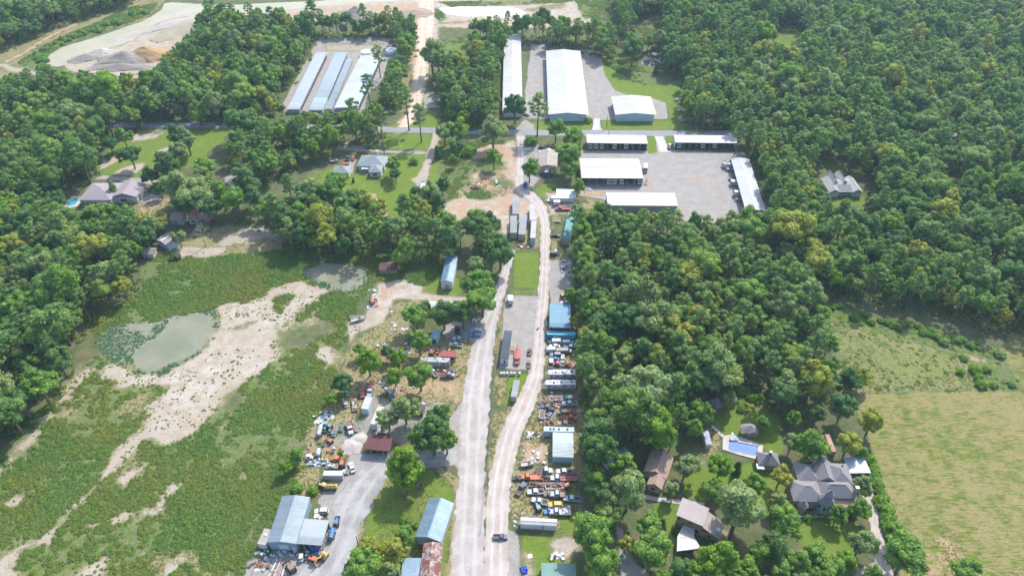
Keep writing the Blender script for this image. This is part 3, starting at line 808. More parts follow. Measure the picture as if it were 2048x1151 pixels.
def sheet(name, px, mat, z, label, jag=0.4, sub=1.4, h=0.0):
    w = [G(a, b, h) for a, b in px]
    pts = []
    for i in range(len(w)):
        a, b = w[i], w[(i + 1) % len(w)]
        p0, p3 = w[i - 1], w[(i + 2) % len(w)]
        k = max(1, int((b - a).length / sub))
        for j in range(k):
            s = j / k
            q = 0.5 * ((2 * a) + (b - p0) * s + (2 * p0 - 5 * a + 4 * b - p3) * s * s + (3 * a - p0 - 3 * b + p3) * s ** 3) if jag > 0 else a.lerp(b, s)
            pts.append((q.x + (R.random() - .5) * jag, q.y + (R.random() - .5) * jag, z))
    bm = bmesh.new()
    bv = [bm.verts.new(p) for p in pts]
    f = bm.faces.new(bv)
    bmesh.ops.triangulate(bm, faces=[f])
    bmesh.ops.recalc_face_normals(bm, faces=bm.faces)
    if sum(f.normal.z for f in bm.faces) < 0:
        bmesh.ops.reverse_faces(bm, faces=bm.faces)
    me = bpy.data.meshes.new(name)
    bm.to_mesh(me)
    bm.free()
    me.materials.append(mat)
    return struct(put(name, me), label)

def water_material(name, c1, c2, rough=0.06):
    m, t, p, o = newmat(name)
    pos = nd(t, 'ShaderNodeNewGeometry').outputs['Position']
    lnk(t, mixc(t, mapr(t, noise(t, 0.06, 4, 0.6, pos), 0.35, 0.65), c1, c2), p.inputs['Base Color'])
    p.inputs['Roughness'].default_value = rough
    p.inputs['Specular IOR Level'].default_value = 0.5
    b = nd(t, 'ShaderNodeBump')
    b.inputs['Strength'].default_value = 0.06
    b.inputs['Distance'].default_value = 0.1
    lnk(t, noise(t, 1.2, 3, 0.6, pos), b.inputs['Height'])
    lnk(t, b.outputs[0], p.inputs['Normal'])
    return m

W_PIT = water_material('water_silty', (0.34, 0.31, 0.20), (0.40, 0.37, 0.27), 0.4)
W_POND = water_material('water_green', (0.17, 0.185, 0.115), (0.25, 0.24, 0.165), 0.2)
W_DARK = water_material('water_dark', (0.10, 0.13, 0.12), (0.14, 0.16, 0.13))
sheet('pit_water', [(89, 120), (110, 103), (140, 90), (190, 75), (240, 58), (290, 40), (322, 20), (335, 6), (400, 8), (470, 10), (540, 6), (620, 3), (700, -2), (800, -8), (800, 1), (690, 9), (600, 17), (545, 27), (490, 36), (440, 34), (405, 33), (345, 37), (300, 56), (270, 77), (235, 92), (200, 101), (160, 115), (140, 125), (118, 133), (98, 130)], W_PIT, 0.04, 'silty water of the long sand pit', 1.0)
sheet('pit_water', [(878, 18), (900, 14), (960, 14), (1020, 15), (1045, 22), (1055, 32), (1030, 37), (970, 33), (930, 33), (890, 27)], surf('water_white', (0.66, 0.62, 0.55), (0.58, 0.53, 0.46), 0.2), 0.04, 'pale milky water of the smaller sand pit', 1.0)
T4 = 3.969
def Q(c, r, zx, zy):
    return (512 * c + zx / T4, (0, 290, 580, 861)[r] + zy / T4)
sheet('pond_water', [Q(0, 2, *a) for a in ((1070, 590), (1090, 490), (1170, 430), (1330, 300), (1420, 240), (1540, 190), (1640, 215), (1690, 300), (1630, 410), (1560, 490), (1400, 570), (1240, 630), (1150, 640))], W_POND, 0.035, 'milky green water of the pond in the sandy field', 1.5)
sheet('pond_water', [Q(1, 1, *a) for a in ((400, 1015), (470, 965), (600, 945), (740, 945), (835, 958), (840, 1010), (800, 1080), (740, 1135), (660, 1130), (580, 1090), (470, 1065))], W_POND, 0.035, 'small green pond below the tree line', 1.5)
sheet('pond_water', [Q(2, 0, *a) for a in ((1030, 515), (1045, 470), (1080, 425), (1190, 420), (1190, 520), (1110, 527))], W_DARK, 0.035, 'little dark pond among the trees behind the warehouses', 0.4)
# ------------------------------------------------------------------ trees
def leaf_quads(mb, centres, normals, size, rs, mi=0, drop=0.0):
    n = len(centres)
    t = np.cross(normals, rs.normal(size=(n, 3)))
    t /= np.linalg.norm(t, axis=1)[:, None] + 1e-9
    b = np.cross(normals, t)
    s = size * (0.6 + 0.8 * rs.rand(n))[:, None]
    asp = (0.6 + 0.5 * rs.rand(n))[:, None]
    q = np.stack([centres - t * s - b * s * asp * .4, centres + t * s * .2 - b * s * asp, centres + t * s + b * s * asp * .3, centres - t * s * .1 + b * s * asp], 1)
    base = len(mb.v)
    mb.v.extend(map(tuple, q.reshape(-1, 3)))
    mb.f.extend([(base + 4 * i, base + 4 * i + 1, base + 4 * i + 2, base + 4 * i + 3) for i in range(n)])
    mb.m.extend([mi] * n)

ICO = None
def ico(sub):
    bm = bmesh.new()
    bmesh.ops.create_icosphere(bm, subdivisions=sub, radius=1.0)
    v = np.array([x.co[:] for x in bm.verts])
    f = [tuple(y.index for y in x.verts) for x in bm.faces]
    bm.free()
    return v, f
ICO2 = ico(2)

def crown_lobes(mb, lobes, rs, leaf, per_m2, core=0.86, squash=0.85):
    """lobes: (centre, radius); leaves sit on the skin of each lobe, a dull core behind them"""
    C = np.array([l[0] for l in lobes]); RR = np.array([l[1] for l in lobes])
    for c, r in lobes:
        v = ICO2[0]
        w = v * (r * core * (0.82 + 0.36 * rs.rand(len(v), 1))) * np.array([1, 1, squash])
        mb.add(w + np.array(c), ICO2[1])
        n = int(4 * PI * r * r * per_m2)
        dv = rs.normal(size=(n, 3)); dv /= np.linalg.norm(dv, axis=1)[:, None]
        dv = dv[dv[:, 2] > -0.55]
        rad = r * (0.86 + 0.3 * rs.rand(len(dv)))
        pts = np.array(c) + dv * rad[:, None] * np.array([1, 1, squash])
        dd = np.linalg.norm(pts[:, None, :] - C[None], axis=2) / RR[None]
        ok = (dd < 0.72).sum(1) == 0
        pts, dv = pts[ok], dv[ok]
        nn = dv + rs.normal(size=dv.shape) * 0.55 + np.array([0, 0, 0.25])
        nn /= np.linalg.norm(nn, axis=1)[:, None]
        leaf_quads(mb, pts, nn, leaf, rs)

def oak_variant(seed):
    """crown radius 5, crown centre at z 0; trunk from -7 up"""
    rs = np.random.RandomState(seed)
    lobes = [((0, 0, 0.4), 2.9)]
    n = rs.randint(24, 34)
    lop = rs.normal(size=3) * .5
    flat = 0.78 + 0.35 * rs.rand()
    for k in range(n):
        a = 2 * PI * (k * 0.618 + 0.12 * rs.rand())
        e = math.asin(np.clip(-0.35 + 1.35 * rs.rand(), -1, 1))
        rr = 2.7 + 1.5 * rs.rand() + .5 * math.cos(a * 2 + lop[2] * 4)
        lobes.append(((rr * math.cos(e) * math.cos(a) + lop[0], rr * math.cos(e) * math.sin(a) + lop[1], rr * flat * math.sin(e) * 1.25 + 0.3), 0.7 + 1.05 * rs.rand() ** 1.5))
    mb = MB()
    crown_lobes(mb, lobes, rs, 0.27, 4.6)
    tr = MB()
    lean = rs.normal(size=2) * 0.25
    tr.tube([(0, 0, -7.5), (lean[0] * .5, lean[1] * .5, -4.5), (lean[0], lean[1], -1.5), (lean[0], lean[1], 1.0)], [0.42, 0.32, 0.24, 0.1], 7)
    for k in range(5):
        a = 2 * PI * k / 5 + rs.rand()
        z0 = -3.8 + 0.5 * k
        tr.tube([(lean[0] * .8, lean[1] * .8, z0), (1.6 * math.cos(a), 1.6 * math.sin(a), z0 + 1.6), (3.1 * math.cos(a), 3.1 * math.sin(a), z0 + 2.6)], [0.18, 0.12, 0.05], 5)
    return mb, tr

def pine_variant(seed):
    """crown radius ~3.2 spread over z -3 to 5, trunk from -12 up"""
    rs = np.random.RandomState(seed)
    lobes, tr = [], MB()
    bend = rs.normal(size=2) * 0.35
    tr.tube([(0, 0, -13), (bend[0] * .4, bend[1] * .4, -7), (bend[0], bend[1], 0), (bend[0] * .8, bend[1] * .8, 5.2)], [0.34, 0.27, 0.18, 0.05], 6)
    n = rs.randint(22, 30)
    for k in range(n):
        z = -3.6 + 9.0 * (k / n) ** 0.9
        rr = (3.3 - 0.42 * max(0, z - 1.0)) * (0.45 + 0.6 * rs.rand())
        if k > n - 4:
            rr *= 0.4
        a = 2 * PI * 0.618 * k + rs.rand() * 0.7
        x, y = rr * math.cos(a) + bend[0] * .8, rr * math.sin(a) + bend[1] * .8
        lobes.append(((x, y, z), 0.62 + 0.62 * rs.rand()))
        tr.tube([(bend[0] * .8, bend[1] * .8, z - 0.7), (x, y, z - 0.1)], [0.09, 0.03], 4, False)
    mb = MB()
    crown_lobes(mb, lobes, rs, 0.27, 4.5, 0.7, 0.6)
    return mb, tr

def bush_variant(seed):
    rs = np.random.RandomState(seed)
    lobes = [((0, 0, 0.7), 0.75)] + [((0.75 * math.cos(a), 0.75 * math.sin(a), 0.35 + 0.3 * rs.rand()), 0.38 + 0.25 * rs.rand()) for a in [2 * PI * k / 6 + rs.rand() for k in range(6)]]
    mb = MB()
    crown_lobes(mb, lobes, rs, 0.13, 26, 0.8, 0.9)
    tr = MB()
    for k in range(3):
        a = 2 * PI * k / 3
        tr.tube([(0.05 * math.cos(a), 0.05 * math.sin(a), -0.1), (0.3 * math.cos(a), 0.3 * math.sin(a), 0.5)], [0.05, 0.02], 4)
    return mb, tr

def cedar_variant(seed):
    """narrow dark cone, radius 1, height 4 from z 0"""
    rs = np.random.RandomState(seed)
    lobes = []
    for k in range(16):
        z = 0.35 + 3.4 * k / 16
        r = 0.55 * (1 - z / 4.4)
        a = 2 * PI * 0.618 * k
        lobes.append(((r * math.cos(a), r * math.sin(a), z), 0.32 + 0.3 * (1 - z / 4.2)))
    mb = MB()
    crown_lobes(mb, lobes, rs, 0.11, 26, 0.85, 1.1)
    tr = MB().tube([(0, 0, -0.1), (0, 0, 2.5)], [0.12, 0.03], 5)
    return mb, tr

VARS = {}
for kind, fn, seeds, lm in (('oak', oak_variant, range(12), LEAF), ('pine', pine_variant, range(20, 26), NEEDLE), ('bush', bush_variant, range(40, 44), LEAF_MID), ('cedar', cedar_variant, range(60, 62), LEAF_DARK)):
    VARS[kind] = []
    for s in seeds:
        a, b = fn(s)
        cm, tm = a.mesh('crown', lm), b.mesh('trunk', BARK)
        both = MB(); both.v = a.v + b.v; both.f = a.f + [tuple(i + len(a.v) for i in f) for f in b.f]; both.m = [0] * len(a.f) + [1] * len(b.f)
        VARS[kind].append((cm, tm, both.mesh('tree_' + kind, [lm, BARK])))

# weed clump variants for the rough fields
def weed_variant(seed, n=46, h=0.8):
    rs = np.random.RandomState(seed)
    mb = MB()
    a, r = rs.rand(n) * 2 * PI, np.sqrt(rs.rand(n))
    z = h * (0.25 + 0.75 * rs.rand(n)) * (1 - 0.5 * r ** 2)
    c = np.stack([r * np.cos(a), r * np.sin(a), z], 1)
    nn = np.stack([r * np.cos(a) * .8, r * np.sin(a) * .8, np.full(n, 0.8)], 1) + rs.normal(size=(n, 3)) * 0.45
    nn /= np.linalg.norm(nn, axis=1)[:, None]
    leaf_quads(mb, c, nn, 0.24, rs)
    return mb
REEDS = [weed_variant(85 + k, 30, 0.9).mesh('reed_clump', leafmat('leaf_reed%d' % k, [(0.10, 0.22, 0.14), (0.14, 0.27, 0.15)])) for k in range(2)]
DRYLEAF = leafmat('leaf_straw', [(0.30, 0.26, 0.13), (0.24, 0.23, 0.09), (0.36, 0.30, 0.19)])
WEEDS = [weed_variant(80 + k).mesh('weed_clump', WEED) for k in range(4)]
STRAWS = [weed_variant(90 + k, 30, 0.5).mesh('straw_clump', DRYLEAF) for k in range(3)]

def scatter(name, label, P, meshes, rot, scl, idx, kind='stuff'):
    """one object that instances the meshes on points"""
    src = bpy.data.collections.new(name + '_sources')
    for k, me in enumerate(meshes):
        src.objects.link(bpy.data.objects.new('%s_source_%02d' % (name, k), me))
    me = bpy.data.meshes.new(name)
    me.vertices.add(len(P))
    me.vertices.foreach_set('co', np.asarray(P, np.float32).ravel())
    for an, ty, key, dat in (('turn', 'FLOAT_VECTOR', 'vector', rot), ('size', 'FLOAT_VECTOR', 'vector', scl), ('pick', 'INT', 'value', idx)):
        at = me.attributes.new(an, ty, 'POINT')
        at.data.foreach_set(key, np.asarray(dat, np.int32 if ty == 'INT' else np.float32).ravel())
    o = put(name, me)
    ng = bpy.data.node_groups.new(name, 'GeometryNodeTree')
    ng.interface.new_socket('Geometry', in_out='INPUT', socket_type='NodeSocketGeometry')
    ng.interface.new_socket('Geometry', in_out='OUTPUT', socket_type='NodeSocketGeometry')
    gi, go = ng.nodes.new('NodeGroupInput'), ng.nodes.new('NodeGroupOutput')
    ci = ng.nodes.new('GeometryNodeCollectionInfo')
    ci.inputs[0].default_value = src
    ci.inputs[1].default_value = True
    ci.inputs[2].default_value = True
    ip = ng.nodes.new('GeometryNodeInstanceOnPoints')
    ip.inputs['Pick Instance'].default_value = True
    def na(nm, ty):
        n = ng.nodes.new('GeometryNodeInputNamedAttribute')
        n.data_type = ty
        n.inputs[0].default_value = nm
        return n.outputs[0]
    L = ng.links.new
    L(gi.outputs[0], ip.inputs['Points'])
    L(ci.outputs[0], ip.inputs['Instance'])
    L(na('pick', 'INT'), ip.inputs['Instance Index'])
    e2r = ng.nodes.new('FunctionNodeEulerToRotation')
    L(na('turn', 'FLOAT_VECTOR'), e2r.inputs[0])
    L(e2r.outputs[0], ip.inputs['Rotation'])
    L(na('size', 'FLOAT_VECTOR'), ip.inputs['Scale'])
    L(ip.outputs[0], go.inputs[0])
    md = o.modifiers.new('scatter', 'NODES')
    md.node_group = ng
    o['kind'] = kind
    o['label'] = label
    return o

def inpoly(pts, x, y):
    c = False
    j = len(pts) - 1
    for i in range(len(pts)):
        if (pts[i][1] > y) != (pts[j][1] > y) and x < (pts[j][0] - pts[i][0]) * (y - pts[i][1]) / (pts[j][1] - pts[i][1]) + pts[i][0]:
            c = not c
        j = i
    return c

# outlines of the wooded areas as their canopies show in the photograph; (outline, share of pines, size, density)
WOODS = [
    ([(-260, -60), (290, -60), (255, -8), (170, 18), (110, 32), (60, 58), (0, 82), (-260, 150)], 0.2, 1.0, 1),
    ([(-260, 165), (60, 160), (110, 156), (190, 168), (215, 170), (280, 168), (315, 130), (350, 95), (372, 60), (400, 30), (470, 36), (520, 44), (580, 38), (635, 46), (632, 75), (610, 115), (590, 150), (560, 205), (500, 218), (440, 222), (300, 226), (255, 240), (220, 275), (192, 320), (190, 345), (150, 352), (90, 372), (0, 390), (-260, 430)], 0.12, 1.0, 1),
    ([(-260, 420), (0, 395), (60, 395), (100, 400), (130, 420), (170, 425), (230, 412), (300, 425), (320, 440), (300, 462), (270, 478), (262, 500), (262, 540), (240, 580), (190, 600), (150, 640), (130, 690), (128, 730), (90, 770), (60, 810), (20, 850), (-10, 900), (-260, 1100)], 0.15, 1.05, 1),
    ([(335, 365), (420, 355), (450, 385), (500, 380), (540, 400), (545, 430), (520, 432), (470, 420), (430, 405), (380, 415), (345, 400)], 0.0, 1.1, 1),
    ([(462, 222), (560, 218), (640, 228), (700, 215), (765, 225), (770, 250), (740, 275), (690, 270), (660, 290), (600, 305), (560, 345), (500, 350), (460, 340), (470, 310), (450, 300), (455, 280), (458, 262)], 0.1, 1.0, 1),
    ([(745, 125), (790, 60), (822, 62), (822, 100), (800, 120), (800, 160), (795, 200), (760, 210), (735, 190), (738, 165)], 0.35, 0.95, 1),
    ([(640, 45), (700, 46), (770, 38), (835, 45), (832, 78), (800, 70), (720, 66), (640, 62)], 0.3, 0.85, 1),
    ([(945, 55), (1000, 52), (1012, 62), (1010, 100), (985, 150), (985, 200), (975, 235), (920, 240), (890, 215), (880, 170), (862, 130), (885, 120), (925, 125), (945, 105)], 0.3, 0.95, 1),
    ([(1010, 52), (1060, 50), (1110, 48), (1180, 62), (1225, 66), (1240, 85), (1225, 100), (1170, 88), (1090, 80), (1065, 74), (1065, 60), (1020, 62)], 0.3, 0.9, 1),
    ([(1235, -60), (2420, -60), (2420, 700), (2060, 642), (1990, 628), (1900, 602), (1800, 585), (1700, 568), (1625, 560), (1595, 575), (1612, 600), (1630, 640), (1632, 690), (1655, 720), (1665, 750), (1640, 790), (1600, 800), (1560, 800), (1535, 775), (1510, 745), (1470, 735), (1440, 740), (1400, 770), (1375, 800), (1390, 830), (1400, 850), (1400, 885), (1340, 885), (1290, 890), (1250, 865), (1215, 860), (1200, 905), (1225, 960), (1290, 940), (1290, 955), (1230, 980), (1220, 1030), (1190, 1020), (1172, 1000), (1175, 900), (1168, 800), (1166, 720), (1160, 650), (1158, 590), (1150, 520), (1143, 450), (1150, 425), (1190, 428), (1240, 430), (1300, 432), (1360, 440), (1440, 448), (1520, 448), (1550, 425), (1530, 370), (1500, 310), (1480, 258), (1400, 240), (1378, 228), (1372, 190), (1370, 168), (1372, 145), (1345, 128), (1338, 100), (1300, 92), (1262, 95), (1250, 75), (1240, 40)], 0.22, 1.0, 1),
    ([(545, 395), (600, 385), (660, 375), (720, 385), (745, 400), (748, 435), (800, 445), (835, 420), (860, 395), (895, 420), (900, 450), (960, 445), (1000, 455), (1000, 475), (965, 500), (925, 480), (895, 495), (860, 490), (800, 500), (740, 480), (690, 490), (600, 480), (550, 470), (530, 430)], 0.1, 1.0, 1),
    ([(1300, 1200), (1340, 1110), (1400, 1120), (1470, 1105), (1560, 1080), (1640, 1100), (1700, 1130), (1720, 1200)], 0.0, 0.8, 1),
]
GAPS = [
    [(1085, 430), (1142, 430), (1146, 600), (1152, 700), (1160, 760), (1160, 1070), (1040, 1070), (1060, 800), (1090, 700)],
    [(1285, 898), (1362, 898), (1366, 990), (1288, 990)], [(1345, 995), (1456, 1012), (1456, 1110), (1340, 1110)], [(1560, 900), (1745, 900), (1745, 1040), (1575, 1045)], [(1365, 925), (1420, 930), (1420, 1000), (1365, 1000)],
    [(85, 118), (200, 60), (300, 25), (400, 25), (378, 72), (330, 118), (302, 148), (200, 152), (130, 145)],
    [(572, 224), (600, 165), (638, 74), (795, 76), (790, 105), (762, 165), (730, 224)],
    [(1160, 300), (1500, 300), (1537, 424), (1380, 430), (1360, 424), (1210, 418), (1210, 390)], [(1470, 768), (1502, 768), (1562, 835), (1565, 905), (1440, 885), (1425, 850), (1440, 800)],
    [(1548, 52), (1608, 50), (1608, 82), (1570, 97), (1544, 88)], [(1638, 312), (1684, 312), (1745, 342), (1745, 392), (1735, 412), (1652, 402), (1648, 360)],
    [(1882, 346), (1930, 344), (1930, 376), (1890, 380)], [(1282, 100), (1332, 104), (1335, 140), (1280, 140)],
    [(1372, 253), (1485, 256), (1490, 274), (1372, 274)], [(120, 345), (330, 345), (330, 412), (120, 425)],
    [(286, 240), (452, 240), (452, 300), (420, 300), (400, 330), (330, 352), (215, 350), (215, 300), (262, 262), (286, 256)], [(545, 283), (600, 283), (600, 300), (545, 300)], [(1275, 20), (1330, 18), (1300, 80), (1270, 70)],
    [(1340, 895), (1350, 870), (1400, 880), (1400, 900)],
]
TREES = []   # (kind, Vector foot, crown radius, material or None, crown height, pixel)
CELL = {}
def far_enough(x, y, r):
    i, j = int(x // 14), int(y // 14)
    for a in (i - 1, i, i + 1):
        for b in (j - 1, j, j + 1):
            for (u, v, s) in CELL.get((a, b), ()):
                if (u - x) ** 2 + (v - y) ** 2 < ((r + s) * 0.6) ** 2:
                    return False
    return True
def claim(x, y, r):
    CELL.setdefault((int(x // 14), int(y // 14)), []).append((x, y, r))

def place(kind, px, py, rpx, mat=None, tall=1.0):
    """a tree whose crown centre shows at px, py with the radius rpx"""
    r = rpx * 1.0
    hc = 6.0
    for _ in range(4):
        g = G(px, py, hc)
        dep = PX(g.x, g.y, hc)[2]
        r = rpx * dep / FPX
        hc = {'oak': (r * 1.35 + 0.6) * tall, 'pine': (r / 3.2 * 12 + 1) * tall, 'bush': r * 0.7, 'cedar': r * 2.0}[kind]
    TREES.append((kind, Vector((g.x, g.y, 0)), r, mat, hc, True))
    claim(g.x, g.y, r)

LM, DK, GY, OL, MD = LEAF_LIME, LEAF_DARK, LEAF_GREY, LEAF_OLIVE, LEAF_MID
for c, r, zx, zy, rr, k, m in (
    (1, 2, 890, 580, 100, 'oak', LM), (1, 2, 1125, 550, 72, 'oak', LM), (1, 2, 1100, 690, 74, 'oak', LM), (1, 2, 1300, 690, 108, 'oak', MD),
    (1, 2, 1270, 210, 100, 'oak', MD), (1, 2, 1295, 420, 90, 'oak', MD), (1, 2, 1335, 150, 62, 'oak', DK), (1, 2, 1490, 200, 105, 'oak', DK),
    (1, 2, 1640, 190, 108, 'oak', DK), (1, 2, 1795, 80, 125, 'oak', MD), (1, 2, 600, 870, 52, 'oak', LM), (1, 2, 690, 740, 84, 'oak', DK),
    (1, 2, 830, 470, 55, 'oak', MD), (1, 2, 1040, 490, 55, 'oak', DK), (1, 2, 1180, 960, 105, 'oak', GY), (1, 2, 1050, 1030, 85, 'oak', GY),
    (1, 2, 1450, 1040, 120, 'oak', DK), (1, 2, 1490, 990, 75, 'oak', OL), (1, 2, 660, 830, 40, 'bush', MD),
    (1, 3, 1195, 290, 150, 'oak', LM), (1, 3, 1400, 60, 150, 'oak', DK), (1, 3, 1510, 90, 100, 'oak', MD), (1, 3, 1290, 50, 90, 'oak', MD),
    (1, 3, 240, 290, 56, 'oak', LM), (1, 3, 320, 205, 60, 'oak', MD), (1, 3, 445, 460, 46, 'bush', LM), (1, 3, 320, 450, 50, 'bush', MD),
    (1, 3, 920, 930, 84, 'oak', OL), (1, 3, 1100, 960, 105, 'oak', OL), (1, 3, 1190, 850, 90, 'oak', MD), (1, 3, 850, 1100, 150, 'oak', MD),
    (1, 3, 1060, 1110, 84, 'oak', GY), (1, 3, 1180, 700, 40, 'bush', MD), (1, 3, 1250, 740, 36, 'bush', MD), (1, 3, 675, 165, 22, 'bush', MD),
    (1, 1, 1085, 165, 62, 'oak', MD), (1, 1, 1105, 240, 50, 'oak', DK), (1, 1, 1258, 345, 34, 'bush', DK), (1, 1, 772, 275, 12, 'cedar', DK),
    (1, 1, 1440, 55, 30, 'cedar', DK), (1, 1, 1480, 320, 62, 'oak', DK), (1, 1, 1890, 105, 68, 'oak', LM), (1, 1, 1350, 640, 58, 'pine', None),
    (1, 1, 1500, 620, 90, 'oak', MD), (1, 1, 1740, 950, 72, 'oak', GY), (1, 1, 1830, 980, 62, 'oak', GY), (1, 1, 1940, 860, 115, 'oak', DK),
    (1, 1, 1745, 1120, 120, 'oak', MD), (1, 1, 1400, 480, 95, 'oak', DK), (1, 1, 1250, 120, 40, 'bush', MD), (1, 1, 1220, 480, 80, 'oak', MD),
    (1, 1, 1690, 40, 60, 'bush', LM), (1, 1, 1560, 120, 40, 'oak', MD), (1, 1, 1600, 20, 60, 'oak', DK), (1, 1, 1400, 840, 60, 'oak', MD), (1, 1, 820, 780, 50, 'pine', None),
    (1, 1, 1190, 860, 90, 'oak', MD), (1, 1, 480, 780, 60, 'oak', MD), (1, 1, 230, 600, 110, 'oak', DK), (1, 1, 700, 800, 80, 'oak', DK),
    (0, 1, 1030, 80, 86, 'oak', DK), (0, 1, 870, 0, 60, 'oak', DK), (0, 1, 1305, 180, 104, 'oak', DK), (0, 1, 1190, 250, 62, 'oak', DK),
    (0, 1, 1260, 350, 52, 'oak', DK), (0, 1, 900, 350, 40, 'cedar', GY), (0, 1, 455, 450, 84, 'oak', DK), (0, 1, 800, 540, 95, 'oak', MD), (0, 1, 1270, 600, 70, 'oak', OL),
    (0, 1, 1050, 850, 75, 'oak', MD), (0, 1, 1160, 740, 90, 'oak', DK), (0, 1, 1420, 740, 55, 'oak', GY), (0, 1, 1610, 640, 50, 'bush', GY),
    (0, 1, 1420, 60, 70, 'oak', GY), (0, 1, 1560, 400, 150, 'oak', GY), (0, 1, 1690, 500, 90, 'oak', DK), (0, 1, 1480, 480, 90, 'oak', DK), (0, 1, 1880, 90, 62, 'oak', OL), (0, 1, 1620, 190, 90, 'oak', MD),
    (0, 1, 1390, 880, 40, 'bush', DK), (0, 1, 100, 740, 100, 'oak', DK), (0, 1, 380, 640, 95, 'oak', DK),
    (0, 0, 1570, 900, 74, 'oak', MD), (0, 0, 1390, 1085, 76, 'oak', DK), (0, 0, 1480, 1125, 84, 'oak', GY), (0, 0, 980, 1090, 60, 'oak', MD),
    (1, 0, 1880, 1040, 110, 'oak', GY), (1, 0, 1620, 1040, 90, 'oak', LM), (1, 0, 1490, 1060, 80, 'oak', GY),
    (2, 0, 350, 1030, 78, 'oak', MD), (2, 0, 490, 1110, 85, 'oak', MD), (2, 0, 25, 860, 90, 'oak', DK), (2, 0, 605, 945, 34, 'bush', OL), (2, 0, 785, 440, 26, 'bush', LM),
    (2, 0, 1145, 545, 22, 'cedar', DK), (2, 0, 960, 415, 90, 'oak', DK), (2, 0, 1250, 440, 80, 'oak', DK), (2, 0, 970, 520, 20, 'bush', LM), (2, 0, 150, 1110, 50, 'bush', MD),
    (2, 1, 140, 200, 78, 'oak', MD), (2, 1, 440, 90, 100, 'oak', MD), (2, 1, 470, 200, 70, 'oak', MD), (2, 1, 520, 340, 56, 'oak', LM), (2, 1, 340, 335, 20, 'bush', MD), (2, 1, 500, 60, 60, 'oak', LM), (2, 1, 700, 520, 60, 'oak', LM), (2, 1, 590, 600, 70, 'oak', OL),
    (2, 3, 650, 830, 165, 'oak', MD), (2, 3, 730, 1070, 150, 'oak', MD), (2, 3, 1385, 290, 98, 'oak', GY), (2, 3, 1262, 475, 68, 'oak', GY),
    (2, 3, 930, 500, 165, 'oak', GY), (2, 3, 1070, 770, 115, 'oak', MD), (2, 3, 1130, 950, 150, 'oak', MD), (2, 3, 1190, 740, 45, 'cedar', DK),
    (2, 3, 1650, 300, 105, 'oak', LM), (2, 3, 1790, 290, 42, 'cedar', DK), (2, 3, 1610, 480, 90, 'oak', MD), (2, 3, 1800, 640, 205, 'oak', GY),
    (2, 3, 1960, 1010, 110, 'oak', MD), (2, 3, 1650, 1050, 160, 'oak', LM), (2, 3, 1500, 1130, 120, 'oak', LM), (2, 3, 1930, 430, 88, 'oak', MD), (2, 3, 1180, 40, 160, 'oak', LM),
    (2, 3, 870, 270, 110, 'oak', MD), (2, 3, 660, 380, 110, 'oak', MD), (2, 3, 720, 520, 120, 'oak', DK), (2, 3, 900, 900, 70, 'oak', OL), (2, 3, 1530, 940, 40, 'bush', MD), (2, 3, 1610, 920, 45, 'bush', MD), (2, 3, 1310, 800, 34, 'bush', DK),
    (3, 3, 100, 370, 84, 'oak', OL), (3, 3, 90, 560, 78, 'oak', GY), (3, 3, 110, 740, 140, 'oak', MD), (3, 3, 190, 100, 70, 'oak', GY), (3, 3, 340, 120, 130, 'oak', MD),
    (3, 3, 640, 110, 95, 'oak', OL), (3, 3, 730, 160, 60, 'oak', MD), (3, 3, 750, 440, 76, 'oak', GY), (3, 3, 560, 660, 76, 'oak', MD), (3, 3, 730, 620, 84, 'oak', MD), (3, 3, 640, 640, 50, 'bush', LM),
    (3, 3, 745, 900, 104, 'oak', GY), (3, 3, 1100, 1000, 165, 'oak', MD), (3, 3, 350, 1000, 112, 'oak', MD), (3, 3, 490, 1080, 115, 'oak', MD), (3, 3, 60, 960, 140, 'oak', DK), (3, 3, 220, 1060, 120, 'oak', MD),
    (3, 3, 620, 1030, 90, 'oak', LM), (3, 3, 840, 1130, 70, 'oak', MD), (3, 3, 1560, 1130, 120, 'oak', MD), (3, 3, 1000, 820, 90, 'oak', MD), (3, 3, 320, 680, 40, 'bush', MD), (3, 3, 440, 670, 40, 'bush', MD),
    (3, 2, 360, 720, 140, 'oak', OL), (3, 2, 130, 760, 130, 'oak', GY), (3, 2, 385, 990, 76, 'oak', DK), (3, 2, 640, 720, 96, 'oak', DK), (3, 2, 740, 700, 70, 'oak', OL), (3, 2, 820, 1060, 100, 'oak', OL),
    (3, 2, 600, 930, 100, 'oak', DK), (3, 2, 1400, 400, 42, 'bush', GY), (3, 2, 1650, 620, 48, 'bush', LM), (3, 2, 1700, 740, 46, 'bush', LM), (3, 2, 1560, 530, 32, 'bush', LM), (3, 2, 1800, 745, 34, 'bush', MD), (3, 2, 1740, 620, 36, 'bush', LM), (3, 2, 1850, 500, 42, 'bush', GY), (3, 2, 1530, 640, 36, 'bush', LM), (3, 2, 1940, 740, 30, 'bush', MD), (3, 2, 1680, 680, 40, 'bush', LM),
    (3, 2, 390, 210, 100, 'oak', MD), (3, 2, 480, 440, 76, 'oak', MD), (3, 2, 210, 1020, 60, 'oak', MD), (3, 2, 300, 560, 70, 'bush', LM),
    (2, 2, 1810, 780, 50, 'bush', LM), (2, 2, 1960, 850, 44, 'bush', LM), (2, 2, 1720, 870, 70, 'oak', GY), (2, 2, 1820, 930, 36, 'bush', MD), (2, 2, 1900, 840, 36, 'bush', MD), (2, 2, 1990, 1050, 60, 'oak', MD), (2, 2, 1490, 1000, 105, 'oak', MD),
    (2, 2, 1890, 720, 34, 'bush', LM), (2, 2, 470, 60, 70, 'oak', MD), (2, 2, 520, 250, 60, 'oak', OL), (2, 2, 700, 470, 130, 'oak', MD), (2, 2, 1620, 640, 190, 'oak', GY), (2, 2, 1190, 1020, 150, 'oak', LM)):
